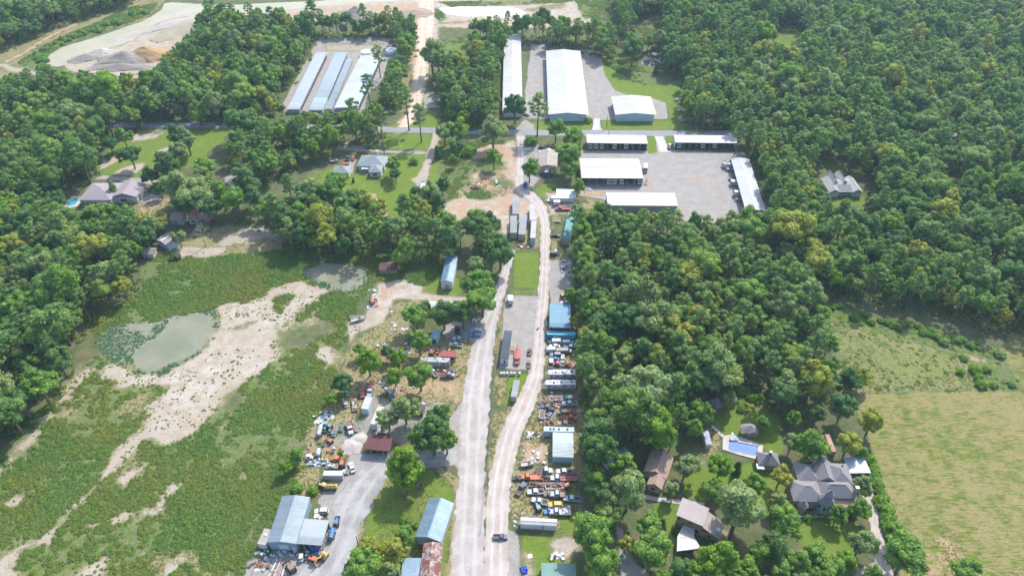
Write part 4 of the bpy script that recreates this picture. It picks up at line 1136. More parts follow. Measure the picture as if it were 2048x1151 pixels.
    x, y = Q(c, r, zx, zy)
    place(k, x, y, rr / T4, m)
for px, py, rr in ((1076, 212, 17), (812, 200, 17), (838, 231, 15), (497, 20, 10), (460, 22, 10), (540, 30, 10), (622, 22, 13), (1480, 262, 13), (755, 110, 12), (735, 170, 14), (705, 218, 14)):
    place('pine', px, py, rr)
# hedge of young trees along the field and the farm drive
for k in range(34):
    s = k / 33
    x, y = (1744 + 60 * s + R.uniform(-5, 5), 925 + 190 * s + R.uniform(-5, 5)) if k % 2 else (1742 + 42 * s + R.uniform(-3, 3), 915 + 150 * s)
    place('bush', x, y, R.uniform(9, 15), LM if R.random() < 0.5 else MD)
# saplings and bushes along the field sides and in the marsh
for k in range(42):
    s = R.random()
    place('bush', 1640 + 330 * s + R.uniform(-6, 6), 606 + 85 * s + R.uniform(-8, 8), R.uniform(5, 9), LM if R.random() < 0.4 else MD)
for k in range(60):
    s = R.random()
    pts = [(100, 140), (88, 112), (150, 78), (230, 50), (300, 22)]
    i = min(3, int(s * 4)); u = s * 4 - i
    place('bush', pts[i][0] + (pts[i + 1][0] - pts[i][0]) * u + R.uniform(-24, 2), pts[i][1] + (pts[i + 1][1] - pts[i][1]) * u - R.uniform(0, 8), R.uniform(4, 7.5), LM if R.random() < 0.3 else MD)

def fill_woods():
    for pl, pine, size, dens in WOODS:
        cands = []
        ws = [G(x, max(y, -60), 8) for x, y in pl]
        x0, x1 = min(p.x for p in ws), max(p.x for p in ws)
        y0, y1 = min(p.y for p in ws), max(p.y for p in ws)
        st = 2.7
        ny, nx = int((y1 - y0) / st) + 1, int((x1 - x0) / st) + 1
        for j in range(ny):
            for i in range(nx):
                cands.append((x0 + (i + R.random()) * st, y0 + (j + R.random()) * st))
        R.shuffle(cands)
        for x, y in cands:
            px, py, dep = PX(x, y, 8)
            if px < -170 or px > 2220 or py > 1190 or not inpoly(pl, px, py):
                continue
            if any(inpoly(g, px, py) for g in GAPS):
                continue
            k = 'pine' if R.random() < pine else 'oak'
            q = vnoise(np.array([x]), np.array([y]), 38, 5)[0]
            r = ((R.uniform(2.8, 6.2) if R.random() < .8 else R.uniform(6.2, 8.8)) * (0.75 + 0.55 * q) if k == 'oak' else R.uniform(2.6, 4.2)) * size
            if not far_enough(x, y, r):
                continue
            vi = min(max(np.searchsorted(gy, y), 0), NY - 1) * NX + min(max(np.searchsorted(gx, x), 0), NX - 1)
            if ROADS_ON[vi] or MASKS['gravel'][vi] > .6 or MASKS['lawn'][vi] > .5:
                continue
            hc = r * 1.2 + R.uniform(1.0, 6.0) if k == 'oak' else R.uniform(10.5, 16)
            cx, cy, cd = PX(x, y, hc)
            rp = r * FPX / cd * .75
            if any(inpoly(g, cx + a, cy + b) for g in GAPS for a, b in ((0, 0), (rp, 0), (-rp, 0), (0, rp), (0, -rp))):
                continue
            claim(x, y, r)
            u = R.random()
            m = None if u < 0.55 else (GY if u < 0.66 else (LM if u < 0.70 else (MD if u < 0.88 else OL))) if k == 'oak' else None
            TREES.append((k, Vector((x, y, 0)), r, m, hc, False))
fill_woods()
print('TREES', len(TREES), {k: sum(1 for t in TREES if t[0] == k) for k in ('oak', 'pine', 'bush', 'cedar')})

LANDMARKS = [
    ((150, 400), 'the white house with the small pool'), ((335, 478), 'the pale blue shed in the left wood'), ((295, 505), 'the beige hut in the left wood'), ((390, 440), 'the brown cottage under the trees'),
    ((720, 335), 'the grey roofed house on the lawn'), ((650, 170), 'the three long storage roofs'), ((845, 150), 'the pink dirt road'), ((930, 180), 'the overgrown strip by the dirt road'),
    ((1027, 150), 'the long narrow white roof'), ((1137, 170), 'the tall white warehouse'), ((1270, 215), 'the square white warehouse'), ((1305, 120), 'the little dark pond'), ((1232, 285), 'the first white carport'),
    ((1412, 285), 'the second white carport'), ((1500, 370), 'the slanting grey carport'), ((1285, 405), 'the closed white shed of the yard'), ((1093, 325), 'the tan gabled shop'), ((1130, 450), 'the long teal roof'),
    ((1694, 370), 'the grey house in the right wood'), ((1575, 75), 'the yellow clearing'), ((1050, 450), 'the parked office trailers'), ((900, 545), 'the narrow blue roof'), ((775, 532), 'the rusty barn roof'), ((665, 555), 'the small green pond'),
    ((350, 690), 'the milky pond'), ((905, 610), 'the hidden white mobile home'), ((865, 670), 'the little blue shed'), ((870, 725), 'the patchy grey roof'), ((1120, 632), 'the square blue roof'), ((1120, 765), 'the two white campers'),
    ((755, 885), 'the maroon roof'), ((580, 1040), 'the blue-grey workshop'), ((860, 1040), 'the long light blue roof'), ((1127, 890), 'the pale metal garage'), ((1077, 1045), 'the long white shed'), ((1115, 1140), 'the green roof'),
    ((1320, 945), 'the brown roofed cottage'), ((1395, 1045), 'the two-storey brown house'), ((1640, 970), 'the turreted house'), ((1487, 892), 'the blue swimming pool'), ((1425, 805), 'the dark pavilion'), ((1498, 855), 'the oval garden pavilion'),
    ((1900, 950), 'the striped field'), ((1850, 700), 'the weedy field'), ((1700, 600), 'the shaded field edge'), ((250, 110), 'the sand pit piles'), ((60, 80), 'the pit track'), ((320, 300), 'the shaded meadow'), ((1800, 200), 'the deep right wood'), ((1900, 450), 'the middle of the right wood'), ((80, 560), 'the left wood'), ((1300, 650), 'the wood beside the scrap yard'), ((480, 400), 'the stony path in the trees'),
    ((100, 250), 'the upper left wood'), ((1700, 60), 'the top of the right wood'), ((1450, 560), 'the centre of the right wood'), ((1980, 60), 'the top corner of the wood'), ((1240, 1010), 'the shady turning place'), ((1650, 1080), 'the turreted house lawn')]
LMW = [(G(a, b), n) for (a, b), n in LANDMARKS]
ORD = ['', 'second ', 'third ', 'fourth ', 'fifth ', 'sixth ']
MATWORD = {LEAF_LIME.name: 'bright lime green', LEAF_DARK.name: 'dark green', LEAF_GREY.name: 'dusty grey-green', LEAF_OLIVE.name: 'yellowish olive', LEAF_MID.name: 'fresh green'}
KW = {'oak': ('oak_tree', 'broadleaf tree', 'tree'), 'pine': ('pine_tree', 'pine', 'tree'), 'bush': ('shrub', 'bush', 'shrub'), 'cedar': ('cedar_tree', 'narrow cedar', 'tree')}

def seen(t):
    x, y, dep = PX(t[1].x, t[1].y, t[4])
    mx = t[2] * FPX / dep
    inside = -mx * .6 < x < 2048 + mx * .6 and -mx * .6 < y < 1151 + mx * .6
    return (1 if t[5] else 0, mx) if inside else (-1, mx)

single = []
forest = []
for kind in KW:
    ts = [t for t in TREES if t[0] == kind]
    ts.sort(key=lambda t: tuple(-v for v in seen(t)))
    ok = [t for t in ts if seen(t)[0] >= 0]
    single += ok[:296]
    forest += ok[296:] + [t for t in ts if seen(t)[0] < 0]

def tree_transform(t):
    kind, p, r, m, hc, _ = t
    if kind == 'oak':
        s = r / 4.6
        sz = s * (0.95 + 0.25 * ((p.x * 7.3) % 1))
        return s, sz, hc, hc / 7.2 if hc < 7.2 * sz else None
    return 0, 0, 0, None

rank = {}
order = sorted(single, key=lambda t: min((t[1] - w).length for w, _ in LMW))
rows = []
for t in order:
    w, nm = min(LMW, key=lambda q: (t[1] - q[0]).length)
    key = (t[0], nm, t[3].name if t[3] else '')
    rank[key] = rank.get(key, 0) + 1
    rows.append((t, nm, rank[key], (t[1] - w).length, t[1].y > w.y))
for i, (t, nm, rk, dist, beyond) in enumerate(rows):
    kind, p, r, m, hc, _ = t
    nmk, word, cat = KW[kind]
    tone = MATWORD[m.name] if m else ('dark needled' if kind == 'pine' else 'green')
    if rk <= 6:
        lab = '%s%s %s %s to %s' % (ORD[rk - 1], 'nearest', tone, word, nm)
    else:
        lab = '%s %s in the group %s %s' % (tone, word, 'beyond' if beyond else 'this side of', nm)
    vs = VARS[kind]
    v = vs[R.randrange(len(vs))]
    root = thing(nmk, lab, cat, (p.x, p.y, 0), R.uniform(0, 2 * PI), {'oak': 'broadleaf trees of the woods and yards', 'pine': 'pines', 'bush': 'bushes and saplings', 'cedar': 'cedars'}[kind])
    if kind == 'oak':
        s = r / 4.8
        sz = s * R.uniform(0.9, 1.15)
        c = put('crown', v[0], root, (0, 0, hc), 0, (s, s, sz))
        put('trunk', v[1], root, (0, 0, hc), 0, (s, s, (hc + 0.2) / 7.5))
    elif kind == 'pine':
        s = r / 3.3
        c = put('crown', v[0], root, (0, 0, hc), 0, s)
        put('trunk', v[1], root, (0, 0, hc), 0, (s, s, max((hc + 0.2) / 13.0, s)))
    elif kind == 'bush':
        s = r / 1.15
        c = put('crown', v[0], root, (0, 0, 0), 0, s)
        put('stem', v[1], root, (0, 0, 0), 0, s)
    else:
        s = r / 1.0
        c = put('crown', v[0], root, (0, 0, 0), 0, s)
        put('trunk', v[1], root, (0, 0, 0), 0, s)
    if m:
        c.material_slots[0].link = 'OBJECT'
        c.material_slots[0].material = m

if forest:
    pm, P_, R_, S_, I_ = [], [], [], [], []
    base = {}
    for kind in ('oak', 'pine'):
        base[kind] = len(pm)
        pm += [v[2] for v in VARS[kind]]
    for mm in (LEAF_GREY, LEAF_LIME, LEAF_OLIVE, LEAF_MID):
        base[mm.name] = len(pm)
        for v in VARS['oak'][:4]:
            me = v[2].copy()
            me.materials[0] = mm
            pm.append(me)
    for t in forest:
        kind, p, r, m, hc, _ = t
        if kind not in ('oak', 'pine'):
            continue
        s = r / (4.8 if kind == 'oak' else 3.3)
        P_.append((p.x, p.y, hc))
        R_.append((0, 0, R.uniform(0, 2 * PI)))
        S_.append((s, s, s * R.uniform(0.95, 1.2)))
        I_.append(base[m.name] + R.randrange(4) if m else base[kind] + R.randrange(len(VARS[kind])))
    scatter('forest', 'close mixed wood of broadleaf trees and pines', P_, pm, R_, S_, I_)

# ------------------------------------------------------------------ weeds, straw and undergrowth
fx, fy = FX, FY
WATER_ON = np.zeros(len(FX), bool)
for o_ in scene.objects:
    if o_.name.startswith('pond_water'):
        cs_ = [(v.co.x, v.co.y) for v in o_.data.vertices]
        WATER_ON |= sdist(cs_, FX, FY) > -0.8
def weeds(name, label, which, n, meshes, lo, hi, thr=0.5, nsd=11, ns=7.0, cut=0.42):
    A = MASKS[which]
    inside = np.nonzero((A > thr) & (FX > -470) & (FX < 470) & (FY > 88) & (FY < 640))[0]
    # cells differ in size; weigh by area
    pick = NR.choice(inside, size=n * 3)
    x = FX[pick] + NR.uniform(-0.9, 0.9, len(pick)); y = FY[pick] + NR.uniform(-0.9, 0.9, len(pick))
    dep = y * CP + CAM_H * SP
    px = 1024 + FPX * x / dep; py = 575.5 - FPX * (y * SP - CAM_H * CP) / dep
    keep = (vnoise(x, y, ns * 3, nsd) * 0.4 + vnoise(x, y, ns, nsd + 2) * 0.3 + vnoise(x, y, ns * 0.35, nsd + 1) * 0.3 + NR.uniform(-.09, .09, len(x)) > cut) & (px > -60) & (px < 2110) & (py < 1200) & ~ROADS_ON[pick] & ~WATER_ON[pick]
    if which != 'sand':
        keep &= (MASKS['sand'][pick] < 0.35)
    else:
        keep &= (px < 720) & (py > 480)
    if which == 'scrub':
        keep &= (px < 1560) | (NR.rand(len(px)) < 0.05)
    x, y = x[keep][:n], y[keep][:n]
    k = len(x)
    s = NR.uniform(lo, hi, k) * (0.6 + 0.8 * vnoise(x, y, 12, nsd + 3))
    return scatter(name, label, np.stack([x, y, np.zeros(k)], 1), meshes, np.stack([np.zeros(k), np.zeros(k), NR.uniform(0, 6.28, k)], 1),
                   np.stack([s, s, s * NR.uniform(0.45, 0.85, k)], 1), NR.randint(0, len(meshes), k))
weeds('weeds', 'knee high green weeds covering the rough fields', 'scrub', 60000, WEEDS, 0.25, 0.95, cut=0.47)
weeds('reeds', 'low blue-green reeds in the wet hollow beside the pond', 'wet', 2600, REEDS, 0.2, 0.6, 0.4, 61, 4.0, 0.44)
weeds('sand_weeds', 'small dark weeds dotted over the bare sand', 'sand', 3200, WEEDS, 0.2, 0.5, 0.3, 51, 5.0, 0.5)
weeds('dry_grass', 'pale dry grass in tufts over the worn ground', 'dry', 14000, STRAWS, 0.2, 0.5, 0.45, 21, 5.0, 0.42)
# undergrowth stands only beside tree feet inside the woods
UG = []
for t in TREES:
    px_, py_, dd_ = PX(t[1].x, t[1].y, 8)
    if t[5] or not any(inpoly(w[0], px_, py_) for w in WOODS):
        continue
    for _ in range(4):
        a, r = R.uniform(0, 6.28), R.uniform(1, 5)
        x, y = t[1].x + r * math.cos(a), t[1].y + r * math.sin(a)
        q = PX(x, y, 0)
        if 1010 < q[0] < 1165 and q[1] > 270 or 925 < q[0] < 1165 and q[1] > 480:
            continue
        UG.append((x, y, 0))
scatter('undergrowth', 'shaded undergrowth beneath the trees', UG, WEEDS, [(0, 0, R.uniform(0, 6.28)) for _ in UG], [(s_, s_, s_) for s_ in (R.uniform(.8, 2.0) for _ in UG)], [R.randrange(len(WEEDS)) for _ in UG])
# dead, leafless trees
def dead_tree(label, px, py, h):
    g = G(px, py)
    t = thing('dead_tree', label, 'tree', (g.x, g.y, 0), R.uniform(0, 6), 'bare grey trees')
    MB().tube([(0, 0, -.2), (.1, .1, h * .5), (.2, 0, h)], [.28, .18, .04], 6).build('trunk', BARK_PALE, t)
    for k in range(16):
        a, z = 2.4 * k, h * (.35 + .6 * k / 16)
        r = (h - z) * .55 + .8
        b = MB().tube([(.1, .05, z), (r * .5 * math.cos(a), r * .5 * math.sin(a), z + r * .35), (r * math.cos(a), r * math.sin(a), z + r * .5)], [.09, .05, .02], 4)
        for j in (-1, 1):
            b.tube([(r * .5 * math.cos(a), r * .5 * math.sin(a), z + r * .35), (r * .9 * math.cos(a + j * .5), r * .9 * math.sin(a + j * .5), z + r * .7)], [.04, .015], 3)
        b.build('branch', BARK_PALE, t)
dead_tree('bare grey tree on the stony slope below the beige cottage', 412, 492, 13)
dead_tree('bare grey tree at the weedy edge of the left wood', 75, 776, 10)
dead_tree('bare grey tree beside the long dark tree row', 565, 500, 12)
dead_tree('bare grey tree between the right wood and the weedy field', 1650, 735, 10)
dead_tree('bare snag on the sandy wasteland', 1012, 385, 5)
# ------------------------------------------------------------------ buildings
def roofmat(name, c1, c2=None, rough=0.45, metal=0.0, patch=None, lo3=0.55, hi3=0.65, var=0.12, s1=0.25):
    if name in MATS:
        return MATS[name]
    m, t, p, o = newmat(name)
    c2 = c2 or tuple(x * 0.88 for x in c1)
    tc = nd(t, 'ShaderNodeTexCoord').outputs['Object']
    pos = nd(t, 'ShaderNodeNewGeometry').outputs['Position']
    f = mapr(t, noise(t, s1, 5, 0.7, pos), 0.35, 0.65)
    c = mixc(t, f, c1, c2)
    if patch:
        c = mixc(t, mapr(t, noise(t, 0.5, 6, 0.75, pos, 0.8), lo3, hi3), c, patch)
    r = nd(t, 'ShaderNodeObjectInfo').outputs['Random']
    c = mixc(t, r, mixc(t, 1.0, c, (1 - var,) * 3, 'MULTIPLY'), c)
    lnk(t, c, p.inputs['Base Color'])
    p.inputs['Roughness'].default_value = rough
    p.inputs['Metallic'].default_value = metal
    return m

WHITE_ROOF = roofmat('roof_white', (0.51, 0.51, 0.505), (0.46, 0.46, 0.455), 0.5, patch=(0.43, 0.425, 0.41), lo3=0.58, hi3=0.8, var=0.10)
GALV = roofmat('roof_galvanised', (0.34, 0.40, 0.43), (0.29, 0.345, 0.37), 0.4, 0.25, var=0.10)
LIGHTBLUE = roofmat('roof_lightblue', (0.28, 0.38, 0.45), (0.22, 0.31, 0.375), 0.4, 0.2, (0.42, 0.47, 0.51), var=0.16)
SHINGLE = roofmat('roof_shingle', (0.235, 0.225, 0.23), (0.19, 0.185, 0.19), 0.9, var=0.04, s1=1.5)
SHINGLE_MAUVE = roofmat('roof_shingle_mauve', (0.31, 0.275, 0.285), (0.27, 0.24, 0.25), 0.9, var=0.04, s1=1.5)
SHINGLE_BROWN = roofmat('roof_shingle_brown', (0.40, 0.285, 0.235), (0.34, 0.24, 0.195), 0.9, var=0.04, s1=1.5)
SHINGLE_GREEN = roofmat('roof_shingle_greygreen', (0.27, 0.31, 0.315), (0.23, 0.27, 0.28), 0.9, var=0.04, s1=1.5)
WALLW = surf('wall_white', (0.60, 0.60, 0.58), (0.53, 0.53, 0.505), 0.8)
WALLB = surf('wall_blue', (0.40, 0.56, 0.62), (0.34, 0.48, 0.55), 0.6)
WALLG = surf('wall_grey', (0.38, 0.39, 0.39), (0.30, 0.31, 0.31), 0.7)
WALLT = surf('wall_tan', (0.44, 0.36, 0.28), (0.38, 0.31, 0.24), 0.8)
WALLBR = surf('wall_brick', (0.40, 0.27, 0.20), (0.33, 0.22, 0.16), 0.9, s1=3)
PINK = roofmat('roof_pink', (0.55, 0.33, 0.27), (0.50, 0.29, 0.24), 0.7)
GLASS = surf('window_glass', (0.05, 0.06, 0.07), (0.08, 0.09, 0.10), 0.12, spec=0.6)
STEEL = surf('steel_post', (0.30, 0.31, 0.32), (0.22, 0.22, 0.22), 0.6)
WOODM = surf('weathered_wood', (0.32, 0.25, 0.18), (0.22, 0.17, 0.12), 0.9)
DOORW = surf('door_white', (0.58, 0.59, 0.58), (0.52, 0.53, 0.53), 0.6)
RUST = surf('rust', (0.27, 0.13, 0.075), (0.17, 0.085, 0.06), 0.9, c3=(0.34, 0.24, 0.18))

def frame(fl, fr, bl, h):
    a, b, c = G(*fl, h), G(*fr, h), G(*bl, h)
    u = Vector((b.x - a.x, b.y - a.y)); w = u.length; u /= w
    n = Vector((-u.y, u.x))
    dd = Vector((c.x - a.x, c.y - a.y)).dot(n)
    return (a.x, a.y, 0), math.atan2(u.y, u.x), w, dd

def slope_panel(mb, p0, p1, q0, q1, th=0.06, ribs=2):
    """a sheet from the eave line p0-p1 to the upper line q0-q1 with raised ribs"""
    p0, p1, q0, q1 = map(Vector, (p0, p1, q0, q1))
    nrm = (p1 - p0).cross(q0 - p0).normalized()
    if nrm.z < 0:
        nrm = -nrm
    def slab(a, b, c, d_, lo, hi):
        # a,b lower edge; c,d_ upper edge (c above a)
        mb.hexa([a + nrm * lo, b + nrm * lo, d_ + nrm * lo, c + nrm * lo, a + nrm * hi, b + nrm * hi, d_ + nrm * hi, c + nrm * hi])
    slab(p0.lerp(p1, 0.004), p0.lerp(p1, .996), q0.lerp(q1, 0.004), q0.lerp(q1, .996), 0.02, 0.02 + th)
    for k in range(ribs):
        s = (k + 0.5) / ribs
        e = 0.06 / max(0.3, (p1 - p0).length)
        slab(p0.lerp(p1, s - e), p0.lerp(p1, s + e), q0.lerp(q1, s - e), q0.lerp(q1, s + e), 0.02 + th - 0.005, 0.02 + th + 0.09)

def fixn(me):
    bm = bmesh.new(); bm.from_mesh(me)
    bmesh.ops.recalc_face_normals(bm, faces=bm.faces)
    bm.to_mesh(me); bm.free()
    return me

def panels(parent, x0, x1, y0, y1, zf, along, n, mat, ribs=2):
    """n panels side by side along an axis; zf(x, y) gives the height"""
    L = (y1 - y0) if along == 'y' else (x1 - x0)
    st = L / n
    mb = MB()
    if along == 'y':
        P = lambda x, s: (x, y0 + s, zf(x, y0 + s))
        slope_panel(mb, P(x0, 0), P(x0, st), P(x1, 0), P(x1, st), ribs=ribs)
        mv = (0, st, 0)
    else:
        P = lambda s, y: (x0 + s, y, zf(x0 + s, y))
        slope_panel(mb, P(0, y0), P(st, y0), P(0, y1), P(st, y1), ribs=ribs)
        mv = (st, 0, 0)
    me = fixn(mb.mesh('roof_panel', mat))
    for k in range(n):
        put('roof_panel', me, parent, (mv[0] * k, mv[1] * k, R.uniform(0, 0.012)))

def building(name, label, cat, fl, fr, bl, h, roof='gable_y', rise=1.0, wm=WALLW, rm=WHITE_ROOF, over=0.5, npan=8, open_=(), doors=(), posts=0, group=None, back=None, floor=None, under=None):
    loc, rz, W, D = frame(fl, fr, bl, h)
    t = thing(name, label, cat, loc, rz, group)
    x0, x1, y0, y1 = over, W - over, over, D - over
    if roof == 'gable_y':
        zf = lambda x, y: h + rise * (1 - abs(x - W / 2) / (W / 2))
    elif roof == 'gable_x':
        zf = lambda x, y: h + rise * (1 - abs(y - D / 2) / (D / 2))
    else:
        zf = lambda x, y: h + rise * y / D
    th = 0.14
    def wall(a, b, side):
        mb = MB()
        (ax, ay), (bx, by) = a, b
        L = math.hypot(bx - ax, by - ay)
        nx, ny = (by - ay) / L * th, -(bx - ax) / L * th
        n = 2 if roof.startswith('gable') else 1
        for k in range(n):
            s0, s1 = k / n, (k + 1) / n
            p, q = (ax + (bx - ax) * s0, ay + (by - ay) * s0), (ax + (bx - ax) * s1, ay + (by - ay) * s1)
            mb.hexa([(p[0], p[1], 0), (q[0], q[1], 0), (q[0] - nx, q[1] - ny, 0), (p[0] - nx, p[1] - ny, 0),
                     (p[0], p[1], zf(*p) - .03), (q[0], q[1], zf(*q) - .03), (q[0] - nx, q[1] - ny, zf(*q) - .03), (p[0] - nx, p[1] - ny, zf(*p) - .03)])
        o = mb.build('wall', wm, t)
        fixn(o.data)
    cs = {'front': ((x0, y0), (x1, y0)), 'right': ((x1, y0 + th), (x1, y1 - th)), 'back': ((x1, y1), (x0, y1)), 'left': ((x0, y1 - th), (x0, y0 + th))}
    for s, (a, b) in cs.items():
        if s not in open_:
            wall(a, b, s)
    # roof: thin deck and panels on it
    dk = MB()
    if roof == 'gable_y':
        for xa, xb in ((0, W / 2), (W / 2, W)):
            dk.hexa([(xa, 0, zf(xa, 0) - .12), (xb, 0, zf(xb, 0) - .12), (xb, D, zf(xb, D) - .12), (xa, D, zf(xa, D) - .12),
                     (xa, 0, zf(xa, 0)), (xb, 0, zf(xb, 0)), (xb, D, zf(xb, D)), (xa, D, zf(xa, D))])
        dk.box(W / 2 - .25, W / 2 + .25, -.02, D + .02, h + rise + .06, h + rise + .17)
    elif roof == 'gable_x':
        for ya, yb in ((0, D / 2), (D / 2, D)):
            dk.hexa([(0, ya, zf(0, ya) - .12), (W, ya, zf(W, ya) - .12), (W, yb, zf(W, yb) - .12), (0, yb, zf(0, yb) - .12),
                     (0, ya, zf(0, ya)), (W, ya, zf(W, ya)), (W, yb, zf(W, yb)), (0, yb, zf(0, yb))])
        dk.box(-.02, W + .02, D / 2 - .25, D / 2 + .25, h + rise + .06, h + rise + .17)
    else:
        dk.hexa([(0, 0, h - .12), (W, 0, h - .12), (W, D, h + rise - .12), (0, D, h + rise - .12), (0, 0, h), (W, 0, h), (W, D, h + rise), (0, D, h + rise)])
    ro = dk.build('roof', under or rm, t)
    if roof == 'gable_y':
        panels(ro, 0, W / 2 - .01, 0, D, zf, 'y', npan, rm)
        panels(ro, W / 2 + .01, W, 0, D, zf, 'y', npan, rm)
    elif roof == 'gable_x':
        panels(ro, 0, W, 0, D / 2 - .01, zf, 'x', npan, rm)
        panels(ro, 0, W, D / 2 + .01, D, zf, 'x', npan, rm)
    else:
        panels(ro, 0, W, 0, D, zf, 'x' if W >= D else 'y', npan, rm)
    # posts along the open sides
    if posts:
        pm = MB().box(-.1, .1, -.1, .1, 0, h - .1).mesh('post', STEEL)
        for s in open_:
            (ax, ay), (bx, by) = cs[s]
            for k in range(posts + 1):
                if k in (0, posts) and s in ('left', 'right') and len(open_) > 1:
                    continue
                f = k / posts
                put('post', pm, t, (ax + (bx - ax) * f, ay + (by - ay) * f, 0))
    for dr in doors:
        side, u0, u1, z0, z1, mt, nm = dr
        (ax, ay), (bx, by) = cs[side]
        L = math.hypot(bx - ax, by - ay)
        ux, uy = (bx - ax) / L, (by - ay) / L
        nx, ny = uy * .05, -ux * .05
        a, b = (ax + ux * u0 * L, ay + uy * u0 * L), (ax + ux * u1 * L, ay + uy * u1 * L)
        mb = MB().hexa([(a[0] + nx, a[1] + ny, z0), (b[0] + nx, b[1] + ny, z0), (b[0] - nx * .5, b[1] - ny * .5, z0), (a[0] - nx * .5, a[1] - ny * .5, z0),
                        (a[0] + nx, a[1] + ny, z1), (b[0] + nx, b[1] + ny, z1), (b[0] - nx * .5, b[1] - ny * .5, z1), (a[0] - nx * .5, a[1] - ny * .5, z1)])
        fixn(mb.build(nm, mt, t).data)
    return t, W, D

def rows_of_doors(side, n, z1, mt, lo=0.02, hi=0.98, gap=0.18, nm='roller_door'):
    st = (hi - lo) / n
    return [(side, lo + st * k + st * gap / 2, lo + st * (k + 1) - st * gap / 2, 0.02, z1, mt, nm) for k in range(n)]

DOORG = surf('door_greyblue', (0.28, 0.36, 0.42), (0.22, 0.29, 0.35), 0.5)
DOORD = surf('door_dark', (0.10, 0.11, 0.12), (0.07, 0.075, 0.08), 0.6)
B = building
B('warehouse', 'very long narrow white roofed warehouse beside a gravel strip', 'warehouse', (1004.8, 222), (1045.2, 222), (1029, 69.3), 4.5, 'gable_y', 0.5, WALLB, WHITE_ROOF, 0.4, 18, doors=rows_of_doors('right', 14, 3.4, DOORW) + rows_of_doors('front', 3, 3.2, DOORW))
B('warehouse', 'tall white warehouse with a light blue gable wall, between two gravel strips', 'warehouse', (1096.6, 229), (1177.2, 229.8), (1102.9, 102), 5.0, 'gable_y', 1.3, WALLB, WHITE_ROOF, 1.1, 14, doors=rows_of_doors('right', 10, 4.0, DOORW) + rows_of_doors('left', 10, 4.0, DOORW))
B('warehouse', 'square white roofed warehouse on the grass beside the road', 'warehouse', (1230.6, 229.8), (1313.2, 229.8), (1226.8, 193.5), 5.0, 'gable_y', 1.2, WALLB, WHITE_ROOF, 1.1, 7, doors=rows_of_doors('left', 3, 4.0, DOORW))
B('storage_row', 'long light blue roofed storage row, nearest the dense wood', 'storage building', (573.5, 219), (599, 219), (633, 106), 3.0, 'mono', 0.5, WALLG, roofmat('roof_storage', (0.40, 0.45, 0.48), (0.35, 0.40, 0.43), .5), 0.2, 18, doors=rows_of_doors('right', 26, 2.3, DOORD))
B('storage_row', 'middle storage row with a dull grey-blue roof and a lower front section', 'storage building', (630, 194), (656.5, 194), (674.5, 106.5), 3.3, 'mono', 0.5, WALLG, roofmat('roof_blue_dull', (0.31, 0.375, 0.40), (0.27, 0.33, 0.355), 0.5), 0.2, 14, doors=rows_of_doors('right', 20, 2.3, DOORD))
B('storage_office', 'low pale front section standing before the middle storage row', 'storage building', (617.5, 220), (645, 220), (629.5, 194.5), 3.0, 'mono', 0.3, WALLW, roofmat('roof_blue_pale', (0.33, 0.42, 0.455), (0.29, 0.375, 0.405), 0.5), 0.2, 5, doors=[('front', .2, .5, .02, 2.2, DOORD, 'door'), ('front', .6, .85, 1.0, 2.0, GLASS, 'window')])
B('storage_row', 'broad whitish storage building beside the tall pines', 'storage building', (668, 216), (715, 217), (713.5, 111), 3.6, 'gable_y', 0.5, WALLG, roofmat('roof_paleblue', (0.50, 0.54, 0.57), (0.45, 0.49, 0.52), 0.5), 0.3, 14, doors=rows_of_doors('right', 16, 2.6, DOORD))
B('storage_row', 'narrow low bluish roof between the middle row and the broad storage building', 'storage building', (649, 219), (664, 219), (703, 118), 2.4, 'mono', 0.2, WALLG, roofmat('roof_slate_low', (0.27, 0.32, 0.35), (0.23, 0.28, 0.305), 0.6), 0.15, 14)
def tank(label, px, py, r, h, group='white storage tanks'):
    g = G(px, py, h)
    t = thing('water_tank', label, 'tank', (g.x, g.y, 0), 0, group)
    mt = surf('tank_white', (0.68, 0.71, 0.73), (0.60, 0.63, 0.65), 0.5)
    MB().lathe([(r, 0), (r, h)], 24).build('tank_wall', mt, t, True)
    MB().lathe([(r + .12, h), (r + .12, h + .1), (r * .5, h + .55), (0.3, h + .8)], 24).build('tank_roof', surf('tank_lid', (0.78, 0.80, 0.81)), t)
    MB().lathe([(0.3, h + .8), (0.3, h + 1.0)], 8).build('vent', STEEL, t)
tank('round white tank behind the broad storage building', 732.5, 103, 3.9, 3.2)
tank('round bluish white tank half hidden by the tall trees', 782, 99.5, 3.9, 3.2)
B('carport', 'white carport by the road, the one between trees and the short drive', 'carport', (1173.9, 286), (1295.5, 287.5), (1173.9, 270.8), 4.5, 'mono', 0.5, WALLG, WHITE_ROOF, 0.25, 18, open_=('front',), posts=9)
B('carport', 'white carport by the road, at the edge of the shaded wood', 'carport', (1351, 285), (1476.4, 286.5), (1348.3, 271.5), 4.5, 'mono', 0.5, WALLW, WHITE_ROOF, 0.25, 18, open_=('front',), posts=9)
B('carport', 'deep white roofed carport speckled with leaves, beside the trees', 'carport', (1162.8, 356.1), (1286.7, 356.9), (1173, 317), 4.8, 'gable_x', 0.9, WALLT, WHITE_ROOF, 0.25, 16, open_=('front',), posts=8)
B('storage_shed', 'long closed white roofed shed, lowest in the gravel yard', 'storage building', (1215.7, 410.7), (1356, 411.8), (1213.4, 386.6), 4.3, 'mono', 0.5, WALLG, WHITE_ROOF, 0.15, 18)
B('carport', 'slanting grey-white roofed carport along the wood edge', 'carport', (1490.7, 419.8), (1531.5, 421.8), (1448.6, 315.3), 4.5, 'gable_y', 0.4, WALLG, roofmat('roof_greywhite', (0.44, 0.45, 0.46), (0.40, 0.41, 0.42), 0.5), 0.2, 16, open_=('left',), posts=10)
